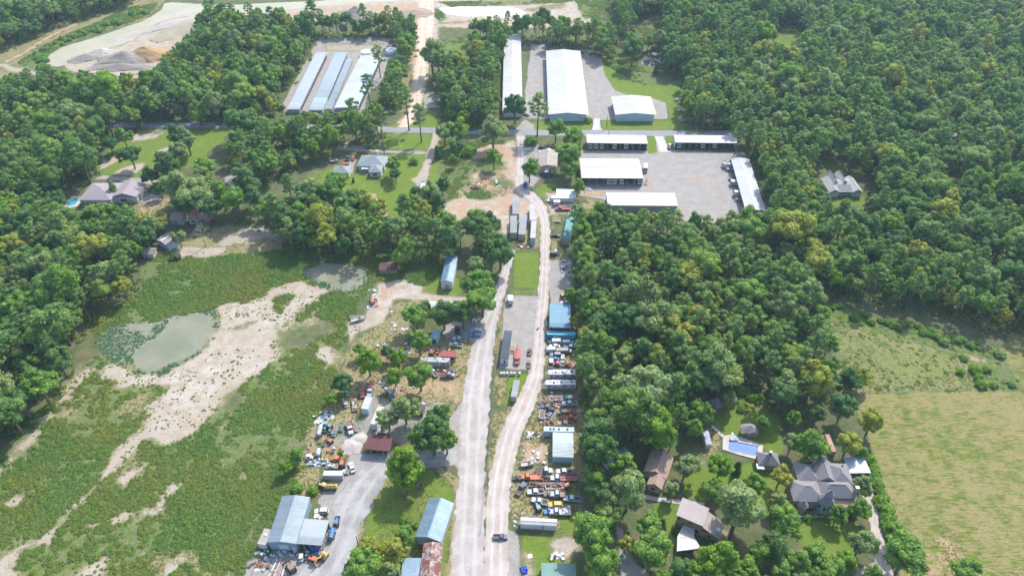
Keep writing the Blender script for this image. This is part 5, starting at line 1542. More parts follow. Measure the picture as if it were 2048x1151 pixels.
tw = B('shop', 'tan gabled shop with a white strip at its far eave', 'shop', (1075.6, 334), (1114.2, 335.5), (1073.6, 300.6), 4.0, 'gable_y', 1.6, WALLT, roofmat('roof_tan', (0.50, 0.44, 0.38), (0.44, 0.38, 0.33), 0.6), 0.3, 12, doors=[('front', .35, .62, .02, 3.0, GLASS, 'window'), ('front', .72, .82, .02, 2.1, DOORW, 'door')])
MB().box(0, tw[1], tw[2] * .86, tw[2] + .05, 4.0 + .1, 4.0 + .3).frus((tw[1] * .2, tw[1] * .8, tw[2] * .86, tw[2]), (tw[1] * .48, tw[1] * .52, tw[2] * .86, tw[2]), 4.3, 5.9).build('white_roof_strip', WHITE_ROOF, tw[0])
B('tin_shed', 'small grey and white roofed shed above the parked gooseneck trailer', 'shed', (1111.9, 392.5), (1150, 394), (1111.3, 378.7), 3.0, 'mono', 0.3, WALLW, roofmat('roof_whitegrey', (0.62, 0.65, 0.66), (0.72, 0.73, 0.73), 0.5), 0.15, 8)
B('long_shed', 'long narrow shed with a teal green roof along the trees', 'shed', (1123.5, 478), (1140, 480), (1121.5, 424), 3.5, 'mono', 0.4, WALLT, roofmat('roof_teal', (0.075, 0.27, 0.265), (0.07, 0.23, 0.23), 0.5, patch=(0.20, 0.37, 0.36), lo3=0.58), 0.2, 14)
GRTOP = roofmat('roof_grey_membrane', (0.36, 0.37, 0.38), (0.31, 0.32, 0.33), 0.7)
for lab, fl, fr, bl in (('grey topped office trailer farthest up the sandy lot', (1024.8, 427.5), (1038.6, 427.5), (1027.5, 395.6)), ('grey topped office trailer with a beige end, beside the trees', (1020.5, 465.5), (1034, 465.5), (1024.3, 431.6)), ('wider grey topped office trailer with a beige end, middle of three', (1036.4, 468.6), (1051, 469.2), (1042.5, 429.8))):
    B('office_trailer', lab, 'trailer', fl, fr, bl, 3.6, 'mono', 0.15, surf('wall_beige', (0.47, 0.43, 0.32), (0.41, 0.38, 0.28), 0.7), GRTOP, 0.06, 10, group='office trailers on the sandy lot', doors=[('right', .2, .27, .5, 2.6, DOORW, 'door'), ('right', .5, .58, 1.4, 2.4, GLASS, 'window'), ('right', .75, .83, 1.4, 2.4, GLASS, 'window')])
B('box_trailer', 'white box trailer at the far end of the sandy lot', 'trailer', (1059.7, 440), (1070.8, 440), (1060.3, 408.7), 3.9, 'mono', 0.02, WALLW, WHITE_ROOF, 0.04, 8, group='white semi trailers on the sandy lot')
B('box_trailer', 'long white box trailer with a pale blue rear, above the mown strip', 'trailer', (1060.3, 475.6), (1070.8, 476), (1060.3, 441.2), 3.9, 'mono', 0.02, WALLB, WHITE_ROOF, 0.04, 8, group='white semi trailers on the sandy lot')
B('narrow_building', 'narrow building with a shiny blue gable roof between the trees', 'building', (881, 563.5), (905, 564.6), (902.5, 512.2), 4.2, 'gable_y', 0.9, WALLW, roofmat('roof_steelblue', (0.14, 0.25, 0.33), (0.24, 0.34, 0.39), 0.45, 0.1, var=0.14), 0.2, 14, doors=[('front', .3, .7, .02, 2.8, DOORG, 'door')])
B('old_barn', 'low barn with a dark rusty red roof beside the small pond', 'barn', (757, 540), (794, 540), (761, 523), 2.6, 'gable_x', 0.7, WOODM, roofmat('roof_rustred', (0.16, 0.085, 0.075), (0.11, 0.065, 0.06), 0.9, patch=(0.25, 0.15, 0.12)), 0.3, 9)
B('mobile_home', 'white topped mobile home mostly hidden under dark trees', 'mobile home', (853, 616), (935, 616), (857, 602.5), 3.3, 'gable_x', 0.3, WALLW, WHITE_ROOF, 0.15, 14, doors=[('front', .7, .74, .5, 2.5, DOORG, 'door'), ('front', .3, .36, 1.4, 2.3, GLASS, 'window'), ('front', .5, .56, 1.4, 2.3, GLASS, 'window')])
B('small_house', 'small white house with a dark roof beside the gravel road', 'house', (943, 638), (954, 638), (945, 625.5), 3.2, 'gable_y', 0.9, WALLW, SHINGLE, 0.25, 6, doors=[('front', .3, .6, .02, 2.1, DOORD, 'door')])
B('little_shed', 'little shed with a pale blue roof between the trees and white pickups', 'shed', (859, 675), (873.5, 678), (864, 659), 3.0, 'gable_y', 0.6, WALLB, roofmat('roof_skyblue', (0.40, 0.54, 0.60), (0.34, 0.48, 0.54), 0.4), 0.2, 5, doors=[('front', .2, .85, .02, 2.3, DOORD, 'door')])
B('red_shelter', 'small open shelter with a red metal roof', 'shelter', (880, 712), (910.5, 714), (882.5, 702), 2.8, 'mono', 0.4, STEEL, roofmat('roof_red', (0.40, 0.10, 0.10), (0.34, 0.09, 0.09), 0.5), 0.2, 8, open_=('front', 'left', 'right'), posts=3)
B('patchy_trailer', 'old mobile home with a patchy black and white roof by the red shelter', 'mobile home', (841, 722.5), (899, 724.5), (844, 714), 3.2, 'mono', 0.2, WALLG, roofmat('roof_patchy', (0.50, 0.50, 0.50), (0.42, 0.42, 0.43), 0.8, patch=(0.16, 0.16, 0.17), lo3=0.50, hi3=0.53), 0.1, 12, doors=[('front', .6, .66, .5, 2.5, DOORW, 'door'), ('front', .75, .81, 1.3, 2.2, GLASS, 'window'), ('front', .3, .37, 1.3, 2.2, GLASS, 'window')])
B('site_office', 'mobile office with a charcoal roof and white walls inside the fenced lot', 'mobile office', (1000, 716.2), (1017, 717.4), (1008.6, 660.3), 3.4, 'mono', 0.15, WALLW, roofmat('roof_charcoal', (0.060, 0.085, 0.105), (0.085, 0.11, 0.13), 0.6, var=0.2), 0.08, 14, doors=[('front', .4, .62, .5, 2.4, DOORD, 'door'), ('right', .2, .26, 1.3, 2.3, GLASS, 'window'), ('right', .6, .66, 1.3, 2.3, GLASS, 'window')])
MB().box(0, 1.6, 0, 2.4, 0, 0.8).box(0, 1.6, -0.9, 0, 0, .35).build('entrance_steps', WOODM, None, loc=tuple(G(1020, 703, 0)))
bpy.context.scene.objects['entrance_steps']['label'] = 'wooden entrance steps beside the charcoal roofed office'
bpy.context.scene.objects['entrance_steps']['category'] = 'steps'
B('grey_trailer', 'pale grey ribbed cargo trailer on the grass inside the lane bend', 'trailer', (1021, 792.5), (1033, 794), (1030.5, 759.3), 2.8, 'mono', 0.05, WALLG, roofmat('roof_ribbed_grey', (0.46, 0.46, 0.47), (0.38, 0.38, 0.39), 0.6, patch=(0.24, 0.20, 0.18), lo3=0.62), 0.05, 10)
B('blue_shed', 'open shed with a square steel blue roof beside the lane', 'shed', (1098.7, 654), (1142, 655.5), (1100, 610), 4.6, 'mono', 0.9, STEEL, roofmat('roof_steel_blue_flat', (0.13, 0.27, 0.36), (0.11, 0.235, 0.32), 0.45, var=0.08), 0.2, 10, open_=('front', 'left'), posts=6)
B('metal_garage', 'pale grey-white metal garage with stained roof and blue ribbed front', 'garage', (1105.1, 912.7), (1147.5, 914.4), (1105, 864.6), 3.6, 'mono', 0.3, WALLB, roofmat('roof_stained', (0.46, 0.50, 0.50), (0.41, 0.45, 0.45), 0.6, patch=(0.32, 0.40, 0.40), lo3=0.5, hi3=0.7, var=0.05), 0.2, 9, doors=rows_of_doors('front', 9, 2.9, surf('siding_blue', (0.24, 0.37, 0.45), (0.2, 0.32, 0.40), 0.6), gap=0.2, nm='siding_panel'))
ob = B('old_mobile_home', 'pale green-grey old mobile home behind the metal garage', 'mobile home', (1087.3, 861.7), (1148.5, 863.5), (1087.3, 852.3), 3.2, 'mono', 0.1, surf('wall_greygreen', (0.36, 0.42, 0.40), (0.30, 0.35, 0.33), 0.8), roofmat('roof_greengrey', (0.50, 0.57, 0.56), (0.44, 0.51, 0.50), 0.6), 0.08, 10, doors=[('front', .2, .26, 1.2, 2.0, GLASS, 'window')])
for k in (0.22, 0.33, 0.5, 0.78):
    MB().box(-.3, .3, -.35, .35, 0, .35).build('roof_vent', DOORD, ob[0], loc=(ob[1] * k, ob[2] * .5, 3.3))
B('long_white_shed', 'long white shed with a blue door beside the fence', 'shed', (1040.6, 1047), (1114, 1051), (1041.5, 1033.7), 2.7, 'gable_x', 0.4, WALLW, roofmat('roof_offwhite', (0.54, 0.54, 0.54), (0.48, 0.48, 0.48), 0.6), 0.1, 14, doors=[('front', .58, .65, .02, 2.1, DOORG, 'door')])
B('green_roof_shed', 'shed with a sea green metal roof', 'shed', (1083, 1172), (1154, 1173), (1083.2, 1123), 3.5, 'mono', -0.6, WALLW, roofmat('roof_seagreen', (0.15, 0.28, 0.255), (0.13, 0.245, 0.22), 0.45, var=0.1), 0.2, 12)
B('long_barn', 'long barn with a light blue metal gable roof and white ridge', 'barn', (830.5, 1073), (882.5, 1084), (840, 992), 4.5, 'gable_y', 1.6, WALLG, LIGHTBLUE, 0.3, 16)
B('rusty_barn', 'narrow barn with a badly rusted roof joined to the light blue barn', 'barn', (838, 1175), (878.5, 1175), (852.5, 1086), 4.4, 'gable_y', 1.0, WOODM, roofmat('roof_rusting', (0.52, 0.47, 0.43), (0.44, 0.38, 0.34), 0.7, patch=(0.25, 0.10, 0.07), lo3=0.46, hi3=0.54, var=0.25), 0.2, 14)
B('lean_to', 'low lean-to with a pale blue roof beside the rusty barn', 'lean-to', (800, 1170), (842, 1170), (815, 1118), 3.0, 'mono', 1.0, WALLG, LIGHTBLUE, 0.2, 8)
B('workshop', 'blue-grey metal workshop with a white roller door', 'workshop', (533.8, 1084.4), (592.2, 1087), (569.4, 991.5), 4.6, 'gable_y', 0.9, surf('wall_bluegrey', (0.24, 0.37, 0.43), (0.2, 0.31, 0.37), 0.6), GALV, 0.25, 22, doors=[('front', .34, .68, .02, 3.1, DOORW, 'roller_door'), ('front', .8, .92, .02, 2.2, DOORW, 'door')])
an = B('workshop_annex', 'open annex with a grey ribbed roof beside the blue-grey workshop', 'workshop', (592.9, 1086.6), (643.6, 1090.3), (609.5, 1037.6), 4.0, 'mono', 0.5, STEEL, roofmat('roof_annex', (0.38, 0.42, 0.43), (0.33, 0.37, 0.38), 0.5), 0.15, 12, open_=('front', 'right'), posts=4)
MB().box(an[1] * .5, an[1] * .82, -.12, -.04, .4, 2.9).build('blue_tarp', surf('tarp_blue', (0.02, 0.09, 0.42), (0.03, 0.12, 0.5), 0.6), an[0])
wt = B('container', 'dirty white container with a round roof vent beside the workshop', 'container', (514.5, 1087), (531, 1089.5), (526, 1056), 2.9, 'mono', 0.02, WALLW, roofmat('roof_cream', (0.56, 0.52, 0.47), (0.48, 0.44, 0.39), 0.7), 0.05, 8)
MB().lathe([(.55, 0), (.55, .25), (.2, .5)], 12).build('roof_vent', DOORW, wt[0], loc=(wt[1] * .5, wt[2] * .6, 2.95))
B('container', 'grey-white container beside the yellow tank truck', 'container', (645.5, 950), (684, 950.5), (646.5, 940.5), 2.8, 'mono', 0.02, WALLG, roofmat('roof_lightgrey', (0.56, 0.60, 0.62), (0.50, 0.54, 0.56), 0.6), 0.04, 10)
B('maroon_shed', 'open shed with a maroon metal roof next to the stone heap', 'shed', (728.2, 897.3), (778.6, 902), (736.4, 869), 3.2, 'mono', 0.5, WOODM, roofmat('roof_maroon', (0.16, 0.055, 0.055), (0.12, 0.045, 0.045), 0.5, patch=(0.24, 0.14, 0.13), lo3=0.62), 0.2, 9, open_=('front', 'left', 'right'), posts=4)
B('box_trailer', 'white box trailer parked behind the rusty cab truck', 'trailer', (722.2, 816.5), (736.4, 818), (728, 791.3), 3.2, 'mono', 0.03, surf('wall_paleblue', (0.50, 0.58, 0.62), (0.44, 0.52, 0.56)), roofmat('roof_dirtywhite', (0.64, 0.63, 0.60), (0.57, 0.56, 0.53), 0.6), 0.05, 6, group='white box trailers in the truck yard')
B('box_trailer', 'cream topped box trailer near the maroon roof', 'trailer', (740.5, 847), (753, 849), (751, 811), 3.2, 'mono', 0.03, WALLW, roofmat('roof_cream2', (0.66, 0.63, 0.57), (0.60, 0.57, 0.51), 0.6), 0.05, 6, group='white box trailers in the truck yard')

# ------------------------------------------------------------------ houses
def block(t, x0, x1, y0, y1, h, rise, kind, wm, rm, ov=0.45, z0=0.0, name='roof'):
    MB().box(x0, x1, y0, y1, z0, h).build('wall', wm, t)
    a, b, c, d_ = x0 - ov, x1 + ov, y0 - ov, y1 + ov
    w, dp = b - a, d_ - c
    mb = MB()
    e = h - .02
    base = [(a, c, e), (b, c, e), (b, d_, e), (a, d_, e), (a, c, e + .18), (b, c, e + .18), (b, d_, e + .18), (a, d_, e + .18)]
    t2 = e + .18 + rise
    if kind == 'hip':
        if w > dp:
            r0, r1 = (a + dp / 2, (c + d_) / 2, t2), (b - dp / 2, (c + d_) / 2, t2)
            fs = [(4, 5, 9, 8), (5, 6, 9), (6, 7, 8, 9), (7, 4, 8)]
        else:
            r0, r1 = ((a + b) / 2, c + w / 2, t2), ((a + b) / 2, d_ - w / 2, t2)
            fs = [(4, 5, 8), (5, 6, 9, 8), (6, 7, 9), (7, 4, 8, 9)]
    elif kind == 'gx':
        r0, r1 = (a, (c + d_) / 2, t2), (b, (c + d_) / 2, t2)
        fs = [(4, 5, 9, 8), (5, 6, 9), (6, 7, 8, 9), (7, 4, 8)]
    else:
        r0, r1 = ((a + b) / 2, c, t2), ((a + b) / 2, d_, t2)
        fs = [(4, 5, 8), (5, 6, 9, 8), (6, 7, 9), (7, 4, 8, 9)]
    mb.add(base + [r0, r1], [(3, 2, 1, 0), (0, 1, 5, 4), (1, 2, 6, 5), (2, 3, 7, 6), (3, 0, 4, 7)] + fs)
    ro = mb.build(name, rm, t)
    # ridge cap
    MB().tube([Vector(r0) + Vector((0, 0, .02)), Vector(r1) + Vector((0, 0, .02))], .09, 5).build('ridge_cap', rm, ro)
    return ro

def opening(t, name, x0, x1, y, z0, z1, m, face='y'):
    mb = MB()
    if face == 'y':
        mb.box(x0, x1, y - .06, y + .02, z0, z1)
    else:
        mb.box(y - .03, y + .06, x0, x1, z0, z1)
    return mb.build(name, m, t)

def house(name, label, fl, fr, bl, h):
    loc, rz, W, D = frame(fl, fr, bl, h)
    return thing(name, label, 'house', loc, rz), W, D

def chimney(t, x, y, z0, z1, m=WALLBR, w=.55):
    c = MB().box(x - w, x + w, y - w * .8, y + w * .8, z0, z1).build('chimney', m, t)
    MB().box(x - w - .1, x + w + .1, y - w * .8 - .1, y + w * .8 + .1, z1, z1 + .2).build('chimney_cap', WALLW, c)

# turreted house
t, W, D = house('turreted_house', 'large grey roofed house with a turret, brick chimneys and pink porch roofs', (1597, 962), (1706, 966), (1583, 923), 5.0)
w3 = W / 3
block(t, 0.3, w3 * 1.15, 0, D - .4, 5.0, 2.6, 'hip', WALLBR, SHINGLE)
block(t, w3 * 1.0, w3 * 2.05, .3, D - .2, 5.15, 2.9, 'gy', WALLBR, SHINGLE)
block(t, w3 * 1.8, W - .2, -1.0, D - .5, 5.05, 2.7, 'hip', WALLBR, SHINGLE)
f0 = -7.2
block(t, -3.2, w3 * 1.05, f0, .2, 4.9, 2.6, 'hip', WALLBR, SHINGLE)
block(t, w3 * 1.0, W - 1.0, f0 + 1.6, .4, 4.95, 2.8, 'hip', WALLBR, SHINGLE)
pr = MB()
pr.frus((w3 * 1.3, W + 1.2, f0 - .9, f0 + 1.5), (w3 * 1.3, W - .2, f0 + 1.0, f0 + 1.5), 3.3, 4.1)
pr.frus((W - 1.0, W + 1.2, f0 + 1.5, -1.5), (W - 1.0, W - .2, f0 + 1.5, -1.5), 3.3, 4.1)
pr.build('porch_roof', PINK, t)
for k in range(6):
    MB().box(-.09, .09, -.09, .09, 0, 3.3).build('porch_post', DOORW, t, loc=(w3 * 1.5 + k * (W - w3 * 1.5) / 5, f0 - .6, 0))
MB().box(w3 * .05, w3 * .42, -.5, 1.2, 3.6, 4.4).build('pink_flat_roof', PINK, t)
tx, ty = w3 * 1.12, f0 - .6
tu = MB().lathe([(2.3, 0), (2.3, 6.2)], 8, (tx, ty, 0)).build('turret', surf('turret_wall', (0.30, 0.36, 0.38), (0.24, 0.30, 0.32)), t)
MB().lathe([(2.6, 6.2), (2.6, 6.4), (1.2, 8.6), (1.15, 9.6)], 8, (tx, ty, 0)).build('turret_roof', SHINGLE, tu)
MB().lathe([(1.6, 9.6), (1.6, 9.75), (.1, 12.2)], 8, (tx, ty, 0)).build('turret_cap', SHINGLE, tu)
for k in range(4):
    a = -PI / 2 + (k - 1.5) * PI / 4
    MB().box(-.4, .4, -.05, .05, 3.4, 5.0).build('turret_window', GLASS, tu, loc=(tx + 2.2 * math.cos(a), ty + 2.2 * math.sin(a), 0)).rotation_euler = (0, 0, a + PI / 2)
bay = MB().lathe([(1.7, 0), (1.7, 3.8)], 8, (-.4, f0 - .8, 0)).build('bay', WALLBR, t)
MB().lathe([(2.0, 3.8), (2.0, 4.0), (.1, 6.2)], 8, (-.4, f0 - .8, 0)).build('bay_roof', SHINGLE, bay)
chimney(t, w3 * 1.05, D - 1.0, 4, 9.6)
chimney(t, W - .9, f0 + 3.2, 4, 8.6)
MB().box(-1.5, W * .55, f0 - 3.6, f0 - 1.0, .0, .5).build('veranda_deck', WOODM, t)
rl = MB()
rl.box(-1.5, W * .55, f0 - 3.6, f0 - 3.5, 1.3, 1.42)
for k in range(16):
    rl.box(-1.5 + k * (W * .55 + 1.5) / 15 - .04, -1.5 + k * (W * .55 + 1.5) / 15 + .04, f0 - 3.6, f0 - 3.5, .5, 1.3)
rl.build('veranda_rail', DOORW, t)
for k in range(4):
    opening(t, 'window', -2.2 + k * 0 + 1.3 * k, -1.5 + 1.3 * k, f0, 1.4, 2.8, GLASS)
for vx, vy in ((w3 * .9, D * .6), (w3 * 2.6, D * .7)):
    MB().box(vx - .2, vx + .2, vy - .2, vy + .2, 5.4, 7.6).build('roof_vent', DOORD, t)
B('metal_carport', 'white and blue metal carport joined behind the turreted house', 'carport', (1699, 945.5), (1741.6, 945), (1683, 915.3), 3.2, 'mono', 0.2, STEEL, roofmat('roof_carport', (0.48, 0.53, 0.57), (0.42, 0.48, 0.53), 0.4, 0.1, patch=(0.36, 0.47, 0.55), lo3=0.5), 0.1, 8, open_=('front', 'left', 'right'), posts=3)
B('covered_walk', 'covered walk with a salmon pink roof behind the turreted house', 'walkway', (1664, 903), (1673, 903), (1646, 868), 2.6, 'mono', 0.1, WOODM, PINK, 0.1, 7, open_=('front', 'left', 'right', 'back'), posts=4)
# cottage with the brown roof
t, W, D = house('cottage', 'single-storey cottage with a pinkish brown hipped roof', (1290, 941), (1331, 956), (1318, 908), 3.2)
block(t, 0, W, 0, D, 3.2, 2.4, 'gy', WALLT, SHINGLE_BROWN)
block(t, W * .35, W * .95, -4.6, .5, 3.15, 1.9, 'gy', WALLT, SHINGLE_BROWN)
opening(t, 'window', W * .5, W * .7, -4.6, 1, 2.2, GLASS)
MB().box(W + .6, W + 4.2, -3, 1.5, .0, .5).build('deck', WOODM, t)
dr = MB().box(W + 4.1, W + 4.2, -3, 1.5, 1.3, 1.4).box(W + .6, W + 4.2, -3, -2.9, 1.3, 1.4)
for k in range(5):
    dr.box(W + 4.1, W + 4.2, -3 + k * 1.1, -2.9 + k * 1.1, .5, 1.3)
dr.build('deck_rail', DOORW, t)
# two-storey brown house
t, W, D = house('two_storey_house', 'two-storey brown house with a slab roof and a lower side roof', (1352, 1029.5), (1406.4, 1052.3), (1372.4, 999.5), 6.4)
WALLBN = surf('wall_brown', (0.36, 0.27, 0.19), (0.30, 0.225, 0.16), 0.8)
MB().box(.5, W - .1, .6, D - .3, 0, 6.3).build('wall', WALLBN, t)
ro = MB().hexa([(0, 0, 6.35), (W, 0, 6.35), (W, D, 6.9), (0, D, 6.9), (0, 0, 6.6), (W, 0, 6.6), (W, D, 7.15), (0, D, 7.15)]).build('roof', roofmat('roof_taupe', (0.40, 0.35, 0.33), (0.36, 0.31, 0.295), 0.8), t)
MB().box(W - .05, W + 5.2, .6, D - .6, 0, 3.0).build('wall', WALLBN, t)
MB().hexa([(W - .3, .1, 5.6), (W + 5.8, .1, 3.0), (W + 5.8, D - .3, 3.0), (W - .3, D - .3, 5.6), (W - .3, .1, 5.8), (W + 5.8, .1, 3.2), (W + 5.8, D - .3, 3.2), (W - .3, D - .3, 5.8)]).build('side_roof', roofmat('roof_taupe2', (0.42, 0.36, 0.33), (0.36, 0.31, 0.29), 0.8), t)
for a, b, z in ((.08, .16, 4.2), (.5, .6, 4.0), (.3, .42, 1.2), (.72, .9, 1.0)):
    opening(t, 'window', W * a, W * b, .58, z, z + 1.2, GLASS)
opening(t, 'window', W + 2.2, W + 3.0, .6, 1.2, 2.2, GLASS)
chimney(t, W + 4.6, 2.0, 2.8, 5.2, DOORW, .6)
MB().box(W + 5.2, W + 8.0, .3, D - 1, 0, .6).build('deck', WOODM, t)
MB().box(W + 7.9, W + 8.0, .3, D - 1, .6, 1.5).build('deck_rail', DOORW, t)
cp = [G(a, b, 2.8) for a, b in ((1366.5, 1048.8), (1388.8, 1057), (1387.6, 1072), (1401.7, 1095.7), (1353.6, 1101.5), (1354.7, 1072))]
t = thing('metal_canopy', 'streaky grey metal canopy on posts before the two-storey house', 'canopy', (cp[4].x, cp[4].y, 0))
lo = [(p.x - cp[4].x, p.y - cp[4].y, 2.75) for p in cp]; hi = [(p[0], p[1], 2.9) for p in lo]
cm = MB().add(lo + hi, [tuple(range(6))[::-1], tuple(range(6, 12))] + [(k, (k + 1) % 6, 6 + (k + 1) % 6, 6 + k) for k in range(6)])
fixn(cm.build('canopy_roof', roofmat('roof_streak', (0.58, 0.57, 0.53), (0.50, 0.49, 0.45), 0.6, patch=(0.28, 0.26, 0.22), lo3=0.56, hi3=0.66), t).data)
for p in lo:
    MB().box(p[0] - .07, p[0] + .07, p[1] - .07, p[1] + .07, 0, 2.75).build('post', STEEL, t)
B('striped_shed', 'dark roofed shed with pale stripes half under the trees', 'shed', (1216, 931), (1262, 906), (1203, 918), 2.6, 'mono', 0.2, WALLG, roofmat('roof_slate_metal', (0.30, 0.37, 0.42), (0.16, 0.19, 0.22), 0.5, var=0.4), 0.1, 8)
B('narrow_shed', 'narrow pale blue roofed shed on the dry lawn by the pool', 'shed', (1412, 889), (1424, 889), (1417, 861), 2.5, 'mono', 0.3, WALLW, roofmat('roof_greyblue', (0.44, 0.50, 0.54), (0.28, 0.32, 0.36), 0.5, var=0.35), 0.1, 5)
# grey house in the wood
t, W, D = house('grey_house', 'wide grey roofed house with two small gables in the right-hand wood', (1659.5, 384.5), (1724, 384), (1655.7, 358), 3.2)
GH = roofmat('roof_greige', (0.42, 0.41, 0.40), (0.37, 0.36, 0.35), 0.8)
block(t, 0, W * .3, 0, D, 3.2, 1.8, 'gy', WALLW, GH)
block(t, W * .72, W, 0, D, 3.2, 1.8, 'gy', WALLW, GH)
block(t, W * .25, W * .76, 1.5, D, 3.3, 2.0, 'gx', WALLW, GH)
MB().frus((W * .3, W * .72, -.2, D * .45), (W * .3, W * .72, D * .4, D * .45), 3.3, 4.8).build('porch_roof', SHINGLE, t)
block(t, W * .22, W * .36, D * .5, D * 1.25, 4.2, 2.2, 'gy', WALLB, GH)
block(t, W * .48, W * .66, D * .5, D * 1.25, 4.2, 2.2, 'gy', WALLB, GH)
for k in range(5):
    opening(t, 'window', W * (.32 + .08 * k), W * (.37 + .08 * k), 1.5, .9, 2.3, GLASS)
# house on the lawn with its garage
t, W, D = house('lawn_house', 'single-storey house with a grey-green hipped roof on the bright lawn', (716, 331.5), (768, 333), (726, 311.5), 3.2)
block(t, 0, W, 0, D, 3.2, 2.6, 'hip', WALLW, SHINGLE_GREEN)
block(t, W * .52, W * .95, -6.0, 1, 3.15, 1.9, 'hip', WALLW, SHINGLE_GREEN)
opening(t, 'window', W * .65, W * .8, -6.0, 1, 2.3, GLASS)
opening(t, 'window', W * .08, W * .2, 0, 1, 2.3, GLASS)
MB().box(W * .14, W * .42, -2.4, -.5, 2.6, 2.72).build('white_awning', WHITE_ROOF, t)
chimney(t, W * .6, D + .2, 0, 6.5, WALLW)
t, W, D = house('garage', 'detached garage with a grey-green hipped roof beside the lawn house', (666, 346), (697, 346), (672, 333), 2.9)
block(t, 0, W, 0, D, 2.9, 1.9, 'hip', WALLW, SHINGLE_GREEN)
opening(t, 'garage_door', W * .1, W * .42, 0, .05, 2.3, DOORD)
opening(t, 'garage_door', W * .5, W * .8, 0, .05, 2.3, DOORG)
# white house on the left
t, W, D = house('white_house', 'white walled house with a mauve-grey roof next to the small pool', (159, 399.8), (221, 399.5), (180, 367), 4.0)
block(t, 0, W, 0, D, 4.0, 2.8, 'hip', WALLW, SHINGLE_MAUVE)
block(t, W * .95, W * 1.75, 3.0, D - 1, 3.9, 2.2, 'gy', WALLW, SHINGLE_MAUVE)
for k in range(4):
    opening(t, 'window', W * (.05 + .13 * k), W * (.11 + .13 * k), 0, 1, 2.6, GLASS)
opening(t, 'window', W * 1.2, W * 1.4, 3.0, 1, 2.4, GLASS)
t, W, D = house('garage', 'white double garage with a mauve roof beside the white house', (248, 388.5), (281, 389), (254.7, 376), 3.2)
block(t, 0, W, 0, D, 3.2, 1.8, 'gx', WALLW, SHINGLE_MAUVE)
for k in range(2):
    opening(t, 'garage_door', 0.5 + k * D * .45, D * .4 + k * D * .45, W, .05, 2.4, WOODM, 'x')
for k in range(3):
    opening(t, 'window', W * (.2 + .25 * k), W * (.32 + .25 * k), 0, 1, 2.2, GLASS)
t, W, D = house('blue_cottage', 'small pale blue walled cottage with a brownish roof under the trees', (341, 439), (363, 440), (338, 424), 3.0)
block(t, 0, W, 0, D, 3.0, 1.4, 'gx', WALLB, SHINGLE_BROWN)
opening(t, 'window', W * .3, W * .5, 0, 1, 2, GLASS)
t, W, D = house('brown_cottage', 'beige cottage with twin gables below the big grey-green trees', (376, 437), (412, 438), (380, 422), 3.2)
block(t, 0, W * .5, 0, D, 3.2, 2.8, 'gy', surf('wall_cream', (0.55, 0.50, 0.43), (0.48, 0.43, 0.37)), SHINGLE_BROWN)
block(t, W * .5, W, .8, D, 3.1, 2.2, 'gx', WALLT, SHINGLE_BROWN)
opening(t, 'window', W * .15, W * .33, 0, 1, 2, GLASS)
opening(t, 'window', W * .65, W * .85, .8, 1, 2, GLASS)
t, W, D = house('teal_shed', 'pale teal walled shed with a stepped grey roof at the wood edge', (313, 479), (335, 491), (325, 460), 3.2)
block(t, 0, W, 0, D, 3.2, .9, 'gy', WALLB, SHINGLE_MAUVE)
MB().box(W * .42, W * .55, -.4, D + .4, 4.1, 4.5).build('ridge_beam', DOORW, t)
t, W, D = house('beige_hut', 'little beige hut with a dark gable roof beside the weeds', (285, 508), (305, 508), (287, 497), 2.6)
block(t, 0, W, 0, D, 2.6, 1.2, 'gx', surf('wall_cream2', (0.52, 0.49, 0.42), (0.46, 0.43, 0.37)), SHINGLE_MAUVE)
opening(t, 'door', W * .2, W * .35, 0, .05, 2, DOORD)

# pavilions
def pavilion(name, label, px, py, h, rx, ry, rise, n=8, rm=SHINGLE, dark=False):
    g = G(px, py, h)
    t = thing(name, label, 'pavilion', (g.x, g.y, 0), -0.12)
    me = MB().lathe([(1.12, h), (1.12, h + .15), (.2, h + rise), (.05, h + rise + .3)], n).build('roof', rm, t)
    me.scale = (rx, ry, 1)
    for k in range(n):
        a = 2 * PI * k / n
        MB().box(-.09, .09, -.09, .09, 0, h).build('post', DOORW if not dark else WOODM, t, loc=(rx * .95 * math.cos(a), ry * .95 * math.sin(a), 0))
    f = MB().lathe([(1.0, 0), (1.0, .25)], n).build('floor', WOODM, t)
    f.scale = (rx, ry, 1)
    r_ = MB()
    for k in range(n):
        a, b = 2 * PI * k / n, 2 * PI * (k + 1) / n
        p, q = Vector((rx * .95 * math.cos(a), ry * .95 * math.sin(a), 0)), Vector((rx * .95 * math.cos(b), ry * .95 * math.sin(b), 0))
        r_.tube([p + Vector((0, 0, 1.1)), q + Vector((0, 0, 1.1))], .05, 4)
        for j in range(1, 4):
            c = p.lerp(q, j / 4)
            r_.tube([c + Vector((0, 0, .25)), c + Vector((0, 0, 1.1))], .035, 4)
    r_.build('rail', DOORW if not dark else WOODM, t)
pavilion('garden_pavilion', 'dark square pavilion with a pyramid roof in the tree shade', 1433, 803, 3.0, 3.2, 3.0, 2.0, 4, dark=True)
pavilion('garden_pavilion', 'oval pavilion with a grey roof on the lawn above the pool', 1500, 856, 2.9, 3.4, 2.0, 1.3, 8)
t, W, D = house('pool_house', 'pool house with a dark hipped roof at the corner of the pool deck', (1514, 933), (1559, 936), (1524, 906), 3.0)
block(t, W * .15, W, D * .2, D, 3.0, 2.5, 'hip', WALLBR, SHINGLE)
MB().box(0, W * .34, -.6, 1.6, 2.7, 2.8).build('white_awning', WHITE_ROOF, t)
chimney(t, W * .6, D * .65, 3, 6.8, DOORD, .4)

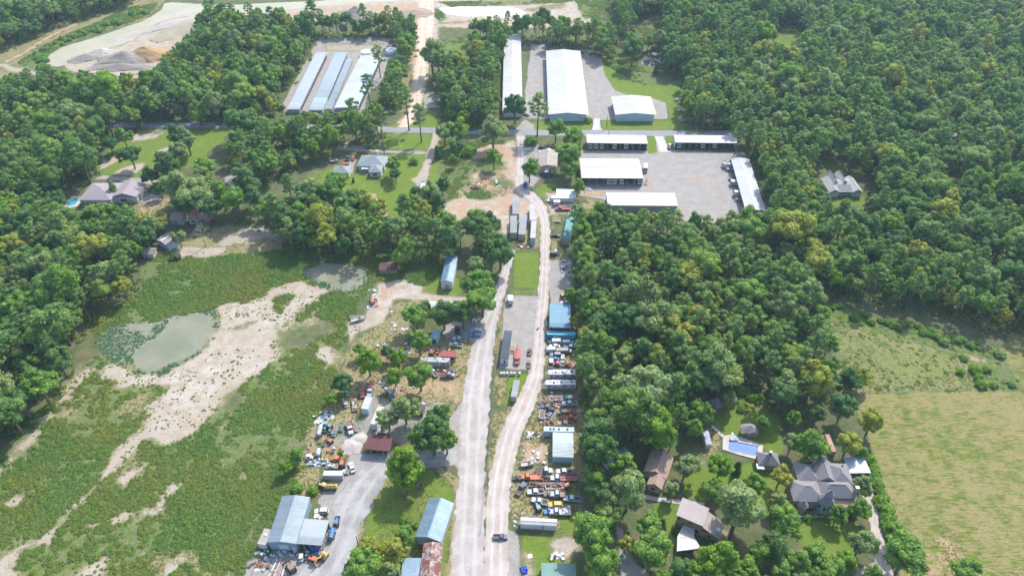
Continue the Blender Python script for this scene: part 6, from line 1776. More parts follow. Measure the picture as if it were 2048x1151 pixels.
# pool
def pool(label, water, deck, cat='pool', slide=True):
    c = G(*water[0])
    t = thing('swimming_pool', label, cat, (c.x, c.y, 0))
    P = [G(*p, .3) - c for p in water]
    Dk = [G(*p, .3) - c for p in deck]
    n = len(P)
    mb = MB()
    lo = [(p.x, p.y, .28) for p in P]; up = [(p.x, p.y, .3) for p in P]
    ow = [(p.x, p.y, .28) for p in Dk]
    from mathutils.geometry import tessellate_polygon
    allp = [Vector((p.x, p.y, 0)) for p in Dk] + [Vector((p.x, p.y, 0)) for p in P]
    tri = tessellate_polygon([allp[:len(Dk)], allp[len(Dk):]])
    bm = bmesh.new()
    bv = [bm.verts.new((p.x, p.y, .28)) for p in allp]
    for f in tri:
        bm.faces.new([bv[k] for k in f])
    ext = bmesh.ops.extrude_face_region(bm, geom=list(bm.faces))
    bmesh.ops.translate(bm, verts=[v for v in ext['geom'] if isinstance(v, bmesh.types.BMVert)], vec=(0, 0, -.24))
    bmesh.ops.recalc_face_normals(bm, faces=bm.faces)
    me = bpy.data.meshes.new('deck'); bm.to_mesh(me); bm.free()
    me.materials.append(surf('pool_deck', (0.50, 0.44, 0.39), (0.43, 0.375, 0.33), 0.8))
    put('deck', me, t)
    cp = MB()
    for i in range(n):
        p, q = P[i], P[(i + 1) % n]
        cp.tube([(p.x, p.y, .3), (q.x, q.y, .3)], .16, 5)
    cp.build('coping', DOORW, t)
    MB().add([(p.x, p.y, .15) for p in P], [tuple(range(n))[::-1] if (P[1] - P[0]).cross(P[2] - P[1]).z < 0 else tuple(range(n))]).build('water', water_material('water_pool' + label[:4], (0.002, 0.10, 0.50), (0.006, 0.17, 0.62), 0.02) if slide else surf('water_teal', (0.02, 0.42, 0.42), (0.02, 0.34, 0.36), 0.05, spec=.5), t)
    return t
pool('blue rectangular swimming pool with a pale paved deck', [(1456.4, 878.6), (1517.6, 891), (1515.7, 911.1), (1455.4, 898.7)], [(1445.9, 871), (1462, 867.5), (1485, 874), (1526, 889), (1525, 908), (1521.4, 919.7), (1480, 909), (1444.9, 897.7)])
pool('little teal kidney pool beside the white house', [(148, 397), (156, 396), (157, 402), (150, 409), (138, 412), (131, 411), (134, 405), (143, 402)], [(143, 392), (160, 391), (162, 404), (153, 413), (136, 416), (126, 413), (129, 402), (139, 398)], slide=False)
g = G(1469, 877, .3)
t = thing('pool_slide', 'pale blue curved slide at the far edge of the blue pool', 'slide', (g.x, g.y, .3), -0.5)
sl = MB()
pts = [(-1.6, .6, 1.9), (-.9, .2, 1.8), (-.2, -.1, 1.2), (.5, 0, .7), (1.3, .0, .35)]
for p, q in zip(pts[:-1], pts[1:]):
    sl.hexa([(p[0], p[1] - .35, p[2] - .1), (q[0], q[1] - .35, q[2] - .1), (q[0], q[1] + .35, q[2] - .1), (p[0], p[1] + .35, p[2] - .1),
             (p[0], p[1] - .35, p[2] + .1), (q[0], q[1] - .35, q[2] + .1), (q[0], q[1] + .35, q[2] + .1), (p[0], p[1] + .35, p[2] + .1)])
sl.build('chute', surf('slide_blue', (0.35, 0.62, 0.72), (0.30, 0.56, 0.66), 0.3), t)
MB().tube([(-1.7, .3, -.1), (-1.6, .3, 1.9)], .05, 5).tube([(-1.7, .9, -.1), (-1.6, .9, 1.9)], .05, 5).build('ladder', DOORW, t)

# ------------------------------------------------------------------ heaps and mounds
def mound(name, label, px, py, rx, ry, h, mat, rz=0.0, ridged=False, cat='heap'):
    g = G(px, py, h * .4)
    bm = bmesh.new()
    bmesh.ops.create_grid(bm, x_segments=36, y_segments=36, size=1.0)
    sd = R.randrange(1000)
    for v in bm.verts:
        x, y = v.co.x, v.co.y
        r = math.hypot(x, y)
        n1 = float(vnoise(np.array([x * 4 + 9]), np.array([y * 4 + 9]), 1.0, sd)[0]) - .5
        n2 = float(vnoise(np.array([x * 12 + 9]), np.array([y * 12 + 9]), 1.0, sd + 1)[0]) - .5
        e = max(0.0, 1 - r * (1 + .35 * n1))
        z = h * (e ** (1.0 if not ridged else .8)) * (1 + .35 * n1) + (h * .10 * n2 if e > 0 else 0)
        v.co = (x * rx, y * ry, z if e > 0 else -.4)
    me = bpy.data.meshes.new(name); bm.to_mesh(me); bm.free()
    me.materials.append(mat)
    me.polygons.foreach_set('use_smooth', [True] * len(me.polygons))
    o = put(name, me, None, (g.x, g.y, 0), rz)
    tag(o, label, cat)
    return o
SND = surf('pile_orange', (0.40, 0.26, 0.13), (0.33, 0.21, 0.11), 0.95, s1=.1, s2=1.5, bump=.5)
GRYP = surf('pile_grey', (0.28, 0.245, 0.215), (0.22, 0.195, 0.17), 0.95, s1=.1, s2=1.5, bump=.5)
PALE = surf('pile_pale', (0.44, 0.40, 0.37), (0.36, 0.32, 0.29), 0.95, s1=.15, s2=1.5, bump=.5)
mound('sand_mound', 'big orange-tan sand mound on the pit spit', 292, 104, 17, 13, 8.5, SND)
mound('sand_mound', 'grey-brown gravel mound joined to the orange mound', 248, 114, 20, 15, 7.0, GRYP)
mound('sand_mound', 'long low grey mound running towards the trees', 240, 132, 24, 7, 3.0, GRYP)
mound('sand_mound', 'small grey heap at the water edge of the pit', 172, 113, 13, 8, 3.5, GRYP, .4)
mound('sand_mound', 'small pinkish heap beside the pit water', 200, 101, 8, 6, 3.0, PALE, .4)
mound('sand_mound', 'long greenish brown bank at the end of the spit', 378, 50, 13, 34, 4.5, surf('pile_olive', (0.30, 0.27, 0.17), (0.36, 0.32, 0.24), 0.95, s1=.1), -.55, True)
mound('sand_mound', 'thin sandy bank along the far side of the spit', 322, 52, 5, 42, 2.4, PALE, -.75, True)
mound('gravel_mound', 'grey cone of gravel on the pink quarry floor', 712, 27, 20, 17, 8.0, GRYP)
mound('gravel_mound', 'low brown heap near the start of the dirt road', 830, 24, 16, 12, 2.5, surf('pile_brown', (0.34, 0.26, 0.20), (0.28, 0.21, 0.16), 0.95, s1=.1))
mound('stone_heap', 'pale crushed stone heap beside the maroon roof', 703, 890, 4.6, 4.0, 1.3, PALE, .3)
mound('stone_heap', 'pale crushed stone heap, smaller one up against the maroon shed', 718, 876, 3.2, 2.8, 1.1, PALE, .3)
mound('stone_heap', 'little white stone heap beside the deep carport', 1174, 377, 3.4, 2.0, 1.4, PALE)
mound('dirt_heap', 'burnt grey heap on the sandy wasteland', 962, 420, 3.5, 2.5, 1.3, surf('pile_ash', (0.22, 0.20, 0.19), (0.30, 0.27, 0.24), 0.95))

# ------------------------------------------------------------------ fences, poles and wires
def fence(name, label, px, h=1.8, step=3.0, mesh=True, cat='fence', pm=None):
    w = [G(a, b) for a, b in px]
    t = thing(name, label, cat, tuple(w[0]))
    o = w[0]
    pm = pm or MB().tube([(0, 0, 0), (0, 0, h)], .045, 5).mesh('post', STEEL)
    wires, rail = MB(), MB()
    for a, b in zip(w[:-1], w[1:]):
        L = (b - a).length
        n = max(1, int(L / step))
        for k in range(n):
            put('post', pm, t, tuple(a.lerp(b, k / n) - o))
        up = Vector((0, 0, 1))
        rail.tube([a - o + up * h, b - o + up * h], .035, 4)
        rail.tube([a - o + up * .12, b - o + up * .12], .02, 4)
        m = max(1, int(L / .5))
        for k in range(m):
            p, q = a.lerp(b, k / m) - o, a.lerp(b, (k + 1) / m) - o
            for z0, z1 in ((.12, h * .5), (h * .5, h)):
                wires.tube([p + up * z0, q + up * z1], .011, 3, False)
                wires.tube([p + up * z1, q + up * z0], .011, 3, False)
    put('post', pm, t, tuple(w[-1] - o))
    rail.build('rail', STEEL, t)
    if mesh:
        x = wires.build('wire_mesh', STEEL, t)
        x['kind'] = 'stuff'
fence('chain_link_fence', 'long chain-link fence between the gravel road and the lane', [(1012, 588), (1004, 640), (998, 690), (991, 745), (987, 790), (982, 860), (975, 940), (968, 1000), (961, 1066)])
fence('chain_link_fence', 'chain-link fence across the lot below the charcoal roofed office', [(996, 742), (1030, 744), (1062, 742)])
fence('chain_link_fence', 'chain-link fence closing the top of the stony lot', [(1012, 588), (1045, 587), (1080, 590)], 1.8)
fence('chain_link_fence', 'chain-link fence between the scrap yard and the campers', [(1092, 742), (1120, 742), (1148, 743)])
fence('chain_link_fence', 'chain-link fence beside the long white shed', [(1032, 1060), (1075, 1063), (1148, 1069)])
fence('yard_fence', 'fence along the trees right of the parked trucks', [(1158, 960), (1157, 1000), (1153, 1040), (1150, 1068)])
fence('garden_fence', 'dark post fence along the bushes of the garden lawn', [(1487, 768), (1500, 790), (1515, 812), (1530, 818)], 1.3, 2.0)
fence('dark_fence', 'dark fence behind the small teal pool', [(137, 386), (168, 386)], 1.6, 2.5)

def pole(label, px, py, h, arm=True, lean=0.0):
    g = G(px, py)
    t = thing('utility_pole', label, 'utility pole', (g.x, g.y, 0), 0, 'wooden utility poles')
    MB().tube([(0, 0, -.1), (lean, 0, h)], [.19, .13], 8).build('pole', BARK, t, True)
    if arm:
        MB().box(-1.2, 1.2, -.06, .06, h - .9, h - .75).build('crossarm', WOODM, t)
        for x in (-1.1, 0, 1.1):
            MB().lathe([(.07, h - .75), (.07, h - .5)], 6, (x, 0, 0)).build('insulator', STEEL, t)
    return Vector((g.x, g.y, h - .5))
pl_ = [pole('wooden utility pole on the verge before the wood, leaning slightly', 1354, 271, 12, True, .4), pole('wooden utility pole beside the corner tree of the tall warehouse', 1159.5, 264.5, 11),
       pole('short utility pole on the grass before the square warehouse', 1213, 255, 7.5, False), pole('small pole on the far kerb behind the first carport', 1217.5, 271, 4.5, False),
       pole('utility pole standing beside the lawn house drive', 769, 310, 17, True), pole('thin pale pole behind the round white tank', 742.5, 72, 12, False), pole('thin pole before the broad storage building', 673.5, 217, 7.5, False),
       pole('dark bare pole by the gravel drive near the olive trees', 717, 1090, 5.5, False), pole('utility pole hidden among the left roadside trees', 330, 246, 11, True)]
wl = [G(-200, 238, 0) + Vector((0, 0, 10.5)), pl_[8], G(620, 246) + Vector((0, 0, 10.5)), pl_[1], pl_[0], G(1800, 268) + Vector((0, 0, 10.5)), G(2300, 270) + Vector((0, 0, 10.5))]
cable = surf('cable', (0.10, 0.10, 0.10), (0.14, 0.14, 0.14), 0.6)
for j, dz in enumerate((0, -.9, -1.8)):
    mb = MB()
    for a, b in zip(wl[:-1], wl[1:]):
        pts = []
        for k in range(13):
            s = k / 12
            pts.append(a.lerp(b, s) + Vector((0, (j - 1) * .5, dz - 1.1 * 4 * s * (1 - s))))
        mb.tube(pts, .03, 4, False)
    tag(mb.build('power_line', cable), ('topmost', 'middle', 'lowest')[j] + ' power line strung along the tarred road', 'cable', 'power lines along the road')
# ------------------------------------------------------------------ vehicles
TYRE = surf('tyre', (0.03, 0.03, 0.03), (0.05, 0.048, 0.045), 0.9)
RIM = surf('rim', (0.35, 0.35, 0.36), (0.2, 0.2, 0.2), 0.4)
DARKM = surf('dark_metal', (0.07, 0.07, 0.07), (0.12, 0.10, 0.09), 0.7)
LAMP = surf('lamp_glass', (0.65, 0.66, 0.66), (0.55, 0.55, 0.55), 0.15, spec=.6)
TAIL = surf('lamp_red', (0.35, 0.02, 0.02), (0.28, 0.02, 0.02), 0.2)
DECKW = surf('deck_wood', (0.26, 0.20, 0.15), (0.17, 0.13, 0.10), 0.9, s1=1)
PC = dict(white=paint('paint_white', (0.53, 0.54, 0.54)), silver=paint('paint_silver', (0.42, 0.46, 0.50)), grey=paint('paint_grey', (0.20, 0.22, 0.24)), black=paint('paint_black', (0.03, 0.03, 0.035)),
          red=paint('paint_red', (0.38, 0.06, 0.05)), orange=paint('paint_orange', (0.52, 0.13, 0.05)), yellow=paint('paint_yellow', (0.62, 0.40, 0.06)), blue=paint('paint_blue', (0.04, 0.15, 0.42)), navy=paint('paint_navy', (0.05, 0.08, 0.14)),
          paleblue=paint('paint_paleblue', (0.40, 0.50, 0.58)), teal=paint('paint_teal', (0.17, 0.30, 0.31)), tan=paint('paint_tan', (0.50, 0.37, 0.20)), green=paint('paint_green', (0.15, 0.26, 0.23)), maroon=paint('paint_maroon', (0.25, 0.07, 0.07)),
          rust=RUST, cream=paint('paint_cream', (0.62, 0.57, 0.47)), skyblue=paint('paint_skyblue', (0.05, 0.20, 0.42)), brown=paint('paint_brown', (0.24, 0.16, 0.12)), fadedred=paint('paint_fadedred', (0.45, 0.20, 0.17)))
MC = {}

def cached(key, fn):
    if key not in MC:
        MC[key] = fn()
    return MC[key]

def loft(st, zb, mat, name, inset=.10):
    """stations (x, top z, half width): a hull with chamfered top edges"""
    mb = MB()
    ring = lambda x, z, w: [(x, -w + .06, zb), (x, w - .06, zb), (x, w, zb + .15), (x, w, z - .12), (x, w - inset, z), (x, -w + inset, z), (x, -w, z - .12), (x, -w, zb + .15)]
    n = 8
    for x, z, w in st:
        mb.v.extend(ring(x, z, w))
    for i in range(len(st) - 1):
        for k in range(n):
            mb.f.append((i * n + k, i * n + (k + 1) % n, (i + 1) * n + (k + 1) % n, (i + 1) * n + k)); mb.m.append(0)
    mb.f.append(tuple(range(n))[::-1]); mb.m.append(0)
    mb.f.append(tuple((len(st) - 1) * n + k for k in range(n))); mb.m.append(0)
    return fixn(mb.mesh(name, mat))

def wheel_mesh(r=.36, w=.24):
    def mk():
        mb = MB()
        mb.tube([(0, -w / 2, 0), (0, w / 2, 0)], r, 14, True, 0)
        mb.tube([(0, -w / 2 - .012, 0), (0, w / 2 + .012, 0)], r * .55, 10, True, 1)
        return mb.mesh('wheel', [TYRE, RIM])
    return cached(('wheel', r, w), mk)

def lamps(t, L, W, z, key, front=True, back=True):
    hm = cached(('hl', key), lambda: MB().box(-.04, .05, -.17, .17, -.08, .08).mesh('headlight', LAMP))
    tm = cached(('tl', key), lambda: MB().box(-.05, .04, -.13, .13, -.1, .1).mesh('tail_light', TAIL))
    for s in (-1, 1):
        if front:
            put('headlight', hm, t, (L / 2 - .03, s * (W / 2 - .27), z))
        if back:
            put('tail_light', tm, t, (-L / 2 + .03, s * (W / 2 - .2), z + .08))

def wheels(t, xs, y, r=.36, w=.24):
    for x in xs:
        for s in (-1, 1):
            put('wheel', wheel_mesh(r, w), t, (x, s * y, r))

def cabin(t, x0, x1, tx0, tx1, w, z0, z1, paintm, key):
    def gl():
        return MB().frus((x0, x1, -w, w), (tx0, tx1, -w + .16, w - .16), z0 - .05, z1 - .05).mesh('window', GLASS)
    put('window', cached(('gl', key), gl), t)
    def rf():
        mb = MB().frus((tx0 - .05, tx1 + .05, -w + .13, w - .13), (tx0 + .12, tx1 - .15, -w + .25, w - .25), z1 - .05, z1 + .04)
        for s in (-1, 1):   # pillars
            for a, b in ((x0, tx0), (x1, tx1), ((x0 + x1) / 2, (tx0 + tx1) / 2)):
                mb.tube([(a, s * (w - .01), z0 - .06), (b, s * (w - .15), z1 - .03)], .045, 4)
        return mb.mesh('car_roof', paintm)
    put('car_roof', cached(('rf', key, paintm.name), rf), t)

def sedan(t, p, o):
    st = [(-2.33, .80, .74), (-2.2, .95, .86), (-1.3, 1.0, .9), (.9, .97, .9), (1.85, .86, .87), (2.2, .74, .80), (2.33, .62, .70)]
    put('body', cached(('sedan', p.name), lambda: loft(st, .28, p, 'body')), t)
    cabin(t, -1.75, 1.0, -1.1, .25, .84, .97, 1.42, p, 'sedan')
    wheels(t, (-1.4, 1.42), .80, .33)
    lamps(t, 4.62, 1.7, .68, 'car')
    return 2.3

def suv(t, p, o):
    st = [(-2.4, .95, .80), (-2.3, 1.08, .93), (-1.3, 1.12, .96), (1.0, 1.1, .96), (2.0, 1.0, .92), (2.35, .85, .82)]
    put('body', cached(('suv', p.name), lambda: loft(st, .34, p, 'body')), t)
    cabin(t, -2.25, 1.05, -1.95, .4, .92, 1.1, 1.70, p, 'suv')
    wheels(t, (-1.45, 1.5), .84, .38)
    lamps(t, 4.7, 1.85, .85, 'car')
    return 2.4

def pickup(t, p, o):
    crew = o.get('crew', True)
    st = [(-2.85, 1.0, .92), (-2.8, 1.1, .97), (-.95, 1.1, .98)] if False else None
    cx = -.75 if crew else -.2
    body = [(cx - .05, 1.12, .97), (cx + .6, 1.12, .97), (1.35, 1.12, .96), (2.4, 1.04, .92), (2.78, .92, .84), (2.85, .7, .8)]
    put('body', cached(('pbody', crew, p.name), lambda: loft(body, .42, p, 'body')), t)
    cabin(t, cx, 1.4, cx + .2, .7, .92, 1.12, 1.80, p, ('pick', crew))
    bp = o.get('bed', p)
    def bed():
        mb = MB()
        x0, x1 = -2.85, cx - .08
        mb.box(x0, x1, -.97, .97, .48, .72)
        mb.box(x0, x1, -.97, -.85, .72, 1.12).box(x0, x1, .85, .97, .72, 1.12).box(x0, x0 + .1, -.85, .85, .72, 1.1).box(x1 - .08, x1, -.85, .85, .72, 1.12)
        return mb.mesh('truck_bed', bp)
    put('truck_bed', cached(('bed', crew, bp.name), bed), t)
    put('bed_liner', cached(('liner', crew), lambda: MB().box(-2.75, cx - .17, -.84, .84, .72, .74).mesh('bed_liner', DARKM)), t)
    wheels(t, (-1.85, 1.85), .86, .40)
    lamps(t, 5.68, 1.9, .88, 'pick')
    if o.get('load'):
        mb = MB()
        for k in range(5):
            x, y = R.uniform(-2.5, cx - .6), R.uniform(-.5, .5)
            mb.frus((x - .3, x + .3, y - .2, y + .25), (x - .2, x + .15, y - .15, y + .15), .74, .95 + R.random() * .4)
        mb.build('load', o['load'], t)
    return 2.85

def van(t, p, o):
    st = [(-2.7, 1.9, .90), (-2.6, 2.05, .96), (.9, 2.05, .96), (1.5, 1.55, .95), (1.75, 1.2, .93), (2.5, 1.05, .88), (2.7, .8, .82)]
    put('body', cached(('van', p.name), lambda: loft(st, .38, p, 'body', .16)), t)
    put('window', cached(('vangl',), lambda: MB().hexa([(1.0, -.82, 1.97), (1.62, -.84, 1.35), (1.62, .84, 1.35), (1.0, .82, 1.97), (1.1, -.82, 2.02), (1.72, -.84, 1.4), (1.72, .84, 1.4), (1.1, .82, 2.02)]).box(-.3, .8, -.975, -.955, 1.3, 1.75).box(-.3, .8, .955, .975, 1.3, 1.75).mesh('window', GLASS)), t)
    wheels(t, (-1.7, 1.7), .84, .38)
    lamps(t, 5.3, 1.8, .8, 'car')
    return 2.7

def flatbed(t, p, o):
    """truck: cab and hood in front, a deck behind"""
    L = o.get('len', 8.5); f = L / 2
    dk = o.get('deck', DECKW)
    key = (round(L, 1), p.name, dk.name)
    st = [(f - 3.0, 1.45, 1.02), (f - 1.6, 1.42, 1.0), (f - .4, 1.3, .9), (f - .05, 1.1, .82)]
    put('body', cached(('fb',) + key, lambda: loft(st, .6, p, 'body')), t)
    cabin(t, f - 3.0, f - 1.35, f - 2.85, f - 1.8, .98, 1.42, 2.25, p, ('fb', round(L, 1)))
    put('frame', cached(('fbf',) + key, lambda: MB().box(-f, f - 3.0, -.45, -.3, .65, .85).box(-f, f - 3.0, .3, .45, .65, .85).mesh('frame', DARKM)), t)
    def deck():
        mb = MB().box(-f, f - 3.25, -1.2, 1.2, .9, 1.05)
        for k in range(7):
            y = -1.15 + k * .36
            mb.box(-f + .05, f - 3.3, y, y + .28, 1.05, 1.08)
        if o.get('rails', True):
            mb.box(-f, f - 3.25, -1.24, -1.16, 1.05, 1.4).box(-f, f - 3.25, 1.16, 1.24, 1.05, 1.4).box(f - 3.35, f - 3.2, -1.2, 1.2, 1.05, 2.1)
        return mb.mesh('deck', dk)
    put('deck', cached(('fbd', o.get('rails', True)) + key, deck), t)
    if o.get('load'):
        mb = MB()
        for k in range(int(L)):
            x, y = R.uniform(-f + .6, f - 4.2), R.uniform(-.7, .7)
            mb.frus((x - .5, x + .5, y - .35, y + .35), (x - .35, x + .2, y - .3, y + .2), 1.08, 1.3 + R.random() * .7)
        mb.build('load', o['load'], t)
    if o.get('boom'):
        MB().tube([(-f + .5, 0, 1.4), (-f - 1.2, 0, 2.6)], .12, 6).box(-f + .3, f - 3.6, -.35, .35, 1.1, 1.6).tube([(-f + 1.5, -.3, 1.4), (-f - .9, 0, 2.5)], .07, 5).build('tow_boom', p, t)
    wheels(t, (f - 1.1, -f + 1.6), .95, .48, .3)
    wheels(t, (-f + 2.7,), .95, .48, .3)
    lamps(t, L, 1.8, 1.05, 'pick')
    return f

def flat_trailer(t, p, o):
    L, W = o.get('len', 6.0), o.get('wid', 2.2); f = L / 2
    dk = o.get('deck', DECKW)
    def mk():
        mb = MB().box(-f, f, -W / 2, -W / 2 + .12, .5, .75).box(-f, f, W / 2 - .12, W / 2, .5, .75).box(-f, -f + .12, -W / 2, W / 2, .5, .75).box(f - .12, f, -W / 2, W / 2, .5, .75)
        mb.tube([(f, -W / 2 + .2, .6), (f + 1.3, 0, .5)], .06, 5).tube([(f, W / 2 - .2, .6), (f + 1.3, 0, .5)], .06, 5)
        if o.get('rails'):
            for s in (-1, 1):
                mb.box(-f, f, s * W / 2 - .05, s * W / 2 + .05, 1.15, 1.25)
                for k in range(6):
                    x = -f + .1 + k * (L - .2) / 5
                    mb.box(x - .05, x + .05, s * W / 2 - .05, s * W / 2 + .05, .75, 1.15)
        return mb.mesh('frame', p)
    put('frame', cached(('ft', L, W, p.name, bool(o.get('rails'))), mk), t)
    def dkf():
        mb = MB()
        n = 8
        for k in range(n):
            y = -W / 2 + .14 + k * (W - .28) / n
            mb.box(-f + .13, f - .13, y, y + (W - .28) / n * .86, .66, .72 + (k % 3) * .01)
        return mb.mesh('deck', dk)
    put('deck', cached(('ftd', L, W, dk.name), dkf), t)
    if o.get('load'):
        mb = MB()
        for k in range(int(L * 1.6)):
            x, y = R.uniform(-f + .6, f - .6), R.uniform(-W / 2 + .4, W / 2 - .4)
            mb.frus((x - .45, x + .45, y - .3, y + .3), (x - .3, x + .2, y - .25, y + .15), .73, .95 + R.random() * .7)
        mb.build('load', o['load'], t)
    wheels(t, (-.45, .45), W / 2 + .02, .34)
    return f

def camper(t, p, o):
    L = o.get('len', 11.5); f = L / 2
    W, H = 1.25, 3.3
    mb = MB()
    mb.hexa([(-f, -W, .7), (f - 2.4, -W, .7), (f - 2.4, W, .7), (-f, W, .7), (-f, -W, H), (f - 2.4, -W, H), (f - 2.4, W, H), (-f, W, H)])
    mb.hexa([(f - 2.39, -W, 1.7), (f - .5, -W, 1.8), (f - .5, W, 1.8), (f - 2.39, W, 1.7), (f - 2.39, -W, H + .01), (f - .9, -W + .05, H), (f - .9, W - .05, H), (f - 2.39, W, H + .01)])
    mb.hexa([(f - .5, -W, 1.8), (f, -W + .5, 1.9), (f, W - .5, 1.9), (f - .5, W, 1.8), (f - .9, -W + .05, H), (f - .3, -W + .7, 2.7), (f - .3, W - .7, 2.7), (f - .9, W - .05, H)])
    put('body', cached(('camp', L, p.name), lambda: mb.mesh('body', p)), t)
    put('roof', cached(('croof', L), lambda: MB().box(-f + .03, f - 1.0, -W + .06, W - .06, H, H + .06).mesh('roof', surf('camper_roof', (0.54, 0.54, 0.53), (0.48, 0.48, 0.47), .7))), t)
    um = cached(('cunit',), lambda: MB().frus((-.4, .4, -.35, .35), (-.3, .3, -.25, .25), 0, .3).mesh('roof_unit', DARKM))
    for x in (-f * .75, -f * .1, f * .35):
        put('roof_unit', um, t, (x, R.uniform(-.2, .3), H + .05))
    hm = cached(('chatch',), lambda: MB().box(-.22, .22, -.22, .22, 0, .12).mesh('roof_hatch', DARKM))
    for x in (-f * .45, f * .12, f * .55):
        put('roof_hatch', hm, t, (x, R.uniform(-.4, .5), H + .05))
    sd = cached(('side', L), lambda: MB().box(-f * .5, -f * .05, -W - .5, -W + .02, 1.0, 2.9).box(f * .12, f * .45, -W - .45, -W + .02, 1.0, 2.9).mesh('slide_out', p))
    put('slide_out', sd, t)
    wm = cached(('cwin',), lambda: MB().box(-.5, .5, -.03, .03, -.3, .3).mesh('window', GLASS))
    for x in (-f * .8, -f * .28, f * .28, f * .62):
        y = -W - (.52 if -f * .5 < x < -f * .05 or f * .12 < x < f * .45 else .02)
        put('window', wm, t, (x, y, 2.3))
        put('window', wm, t, (x, W + .01, 2.3))
    put('stripe', cached(('cstr', L), lambda: MB().box(-f + .1, f - 2.5, -W - .03, -W + .01, 1.0, 1.45).box(-f + .1, f - 2.5, W - .01, W + .03, 1.0, 1.45).mesh('stripe', PC['grey'])), t)
    put('awning', cached(('awn', L), lambda: MB().tube([(-f * .6, W + .12, 3.1), (f * .35, W + .12, 3.1)], .12, 6).mesh('awning', PC['grey'])), t)
    wheels(t, (-f * .25, -f * .25 - .95), W - .05, .38)
    return f

def motorhome(t, p, o):
    L = o.get('len', 7.5); f = L / 2
    W, H = 1.2, 3.0
    put('body', cached(('mh', L, p.name), lambda: MB().box(-f, f - .5, -W, W, .6, H).frus((f - .5, f, -W, W), (f - .5, f - .3, -W, W), .6, H - .02).mesh('body', p)), t)
    put('windshield', cached(('mhw', L), lambda: MB().hexa([(f - .16, -W * .85, 1.5), (f - .05, -W * .85, 1.5), (f - .05, W * .85, 1.5), (f - .16, W * .85, 1.5), (f - .3, -W * .85, 2.5), (f - .17, -W * .85, 2.5), (f - .17, W * .85, 2.5), (f - .3, W * .85, 2.5)]).mesh('windshield', GLASS)), t)
    put('roof', cached(('mhr', L), lambda: MB().box(-f + .05, f - .5, -W + .05, W - .05, H, H + .06).frus((-.4, .4, -.35, .35), (-.3, .3, -.25, .25), H + .06, H + .35).mesh('roof', DOORW)), t)
    wheels(t, (-f + 1.6, f - 1.2), W - .12, .4)
    lamps(t, L, 2.2, 1.0, 'pick')
    return f

def boat(t, p, o):
    L = o.get('len', 6.5)
    mb = MB()
    S = [(-L / 2, .95, 1.35), (-L / 4, 1.05, 1.4), (L / 6, .95, 1.5), (L * .36, .5, 1.62), (L / 2, .04, 1.7)]
    for x, w, z in S:
        mb.v += [(x, 0, .55), (x, w * .75, .85), (x, w, z), (x, w - .12 if w > .2 else 0, z), (x, -w + .12 if w > .2 else 0, z), (x, -w, z), (x, -w * .75, .85)]
    n = 7
    for i in range(len(S) - 1):
        for k in range(n):
            if k == 3:
                continue
            mb.f.append((i * n + k, i * n + (k + 1) % n, (i + 1) * n + (k + 1) % n, (i + 1) * n + k)); mb.m.append(0)
    mb.f.append((0, 6, 5, 2, 1)); mb.m.append(0)
    put('hull', cached(('boat', L, p.name), lambda: mb.mesh('hull', p)), t)
    put('cockpit', cached(('bc', L), lambda: MB().box(-L / 2 + .1, L * .15, -.8, .8, .9, 1.0).frus((L * .15, L * .42, -.7, .7), (L * .16, L * .42, -.6, .3), 1.3, 1.5).mesh('cockpit', surf('boat_floor', (0.45, 0.42, 0.36), (0.36, 0.33, 0.28)))), t)
    put('windshield', cached(('bw', L), lambda: MB().frus((L * .10, L * .16, -.7, .7), (L * .06, L * .08, -.6, .6), 1.45, 1.85).mesh('windshield', GLASS)), t)
    put('outboard', cached(('ob', L), lambda: MB().frus((-L / 2 - .5, -L / 2 - .02, -.2, .2), (-L / 2 - .45, -L / 2 - .1, -.15, .15), 1.2, 1.9).box(-L / 2 - .3, -L / 2 - .15, -.06, .06, .5, 1.2).mesh('outboard', DARKM)), t)
    put('trailer_frame', cached(('btr', L), lambda: MB().box(-L * .4, L * .45, -.6, -.5, .42, .52).box(-L * .4, L * .45, .5, .6, .42, .52).tube([(L * .45, -.55, .47), (L * .6, 0, .47)], .05, 4).tube([(L * .45, .55, .47), (L * .6, 0, .47)], .05, 4).mesh('trailer_frame', STEEL)), t)
    wheels(t, (-L * .15,), .95, .3)
    return L / 2

def tractor(t, p, o):
    put('body', cached(('tr', p.name), lambda: MB().frus((.1, 1.9, -.35, .35), (.1, 1.75, -.3, .3), .7, 1.35).box(-1.0, .3, -.4, .4, .7, 1.0).mesh('body', p)), t)
    put('canopy', cached(('trc', p.name), lambda: MB().frus((-1.2, .4, -.7, .7), (-1.1, .3, -.6, .6), 2.1, 2.2).box(-1.1, -1.02, -.6, -.52, 1.0, 2.1).box(-1.1, -1.02, .52, .6, 1.0, 2.1).box(.25, .33, -.6, -.52, 1.0, 2.1).box(.25, .33, .52, .6, 1.0, 2.1).mesh('canopy', p)), t)
    put('seat', cached(('trs',), lambda: MB().box(-.8, -.35, -.25, .25, 1.0, 1.15).box(-.85, -.75, -.25, .25, 1.15, 1.6).mesh('seat', DARKM)), t)
    for s in (-1, 1):
        put('wheel', wheel_mesh(.75, .4), t, (-.7, s * .8, .75))
        put('wheel', wheel_mesh(.4, .25), t, (1.4, s * .65, .4))
    if o.get('loader', True):
        MB().box(.4, 2.5, -.65, -.55, .9, 1.05).box(.4, 2.5, .55, .65, .9, 1.05).frus((2.4, 3.1, -.9, .9), (2.4, 2.7, -.9, .9), .25, .9).build('loader_bucket', o.get('bm', DARKM), t)
    return 1.9

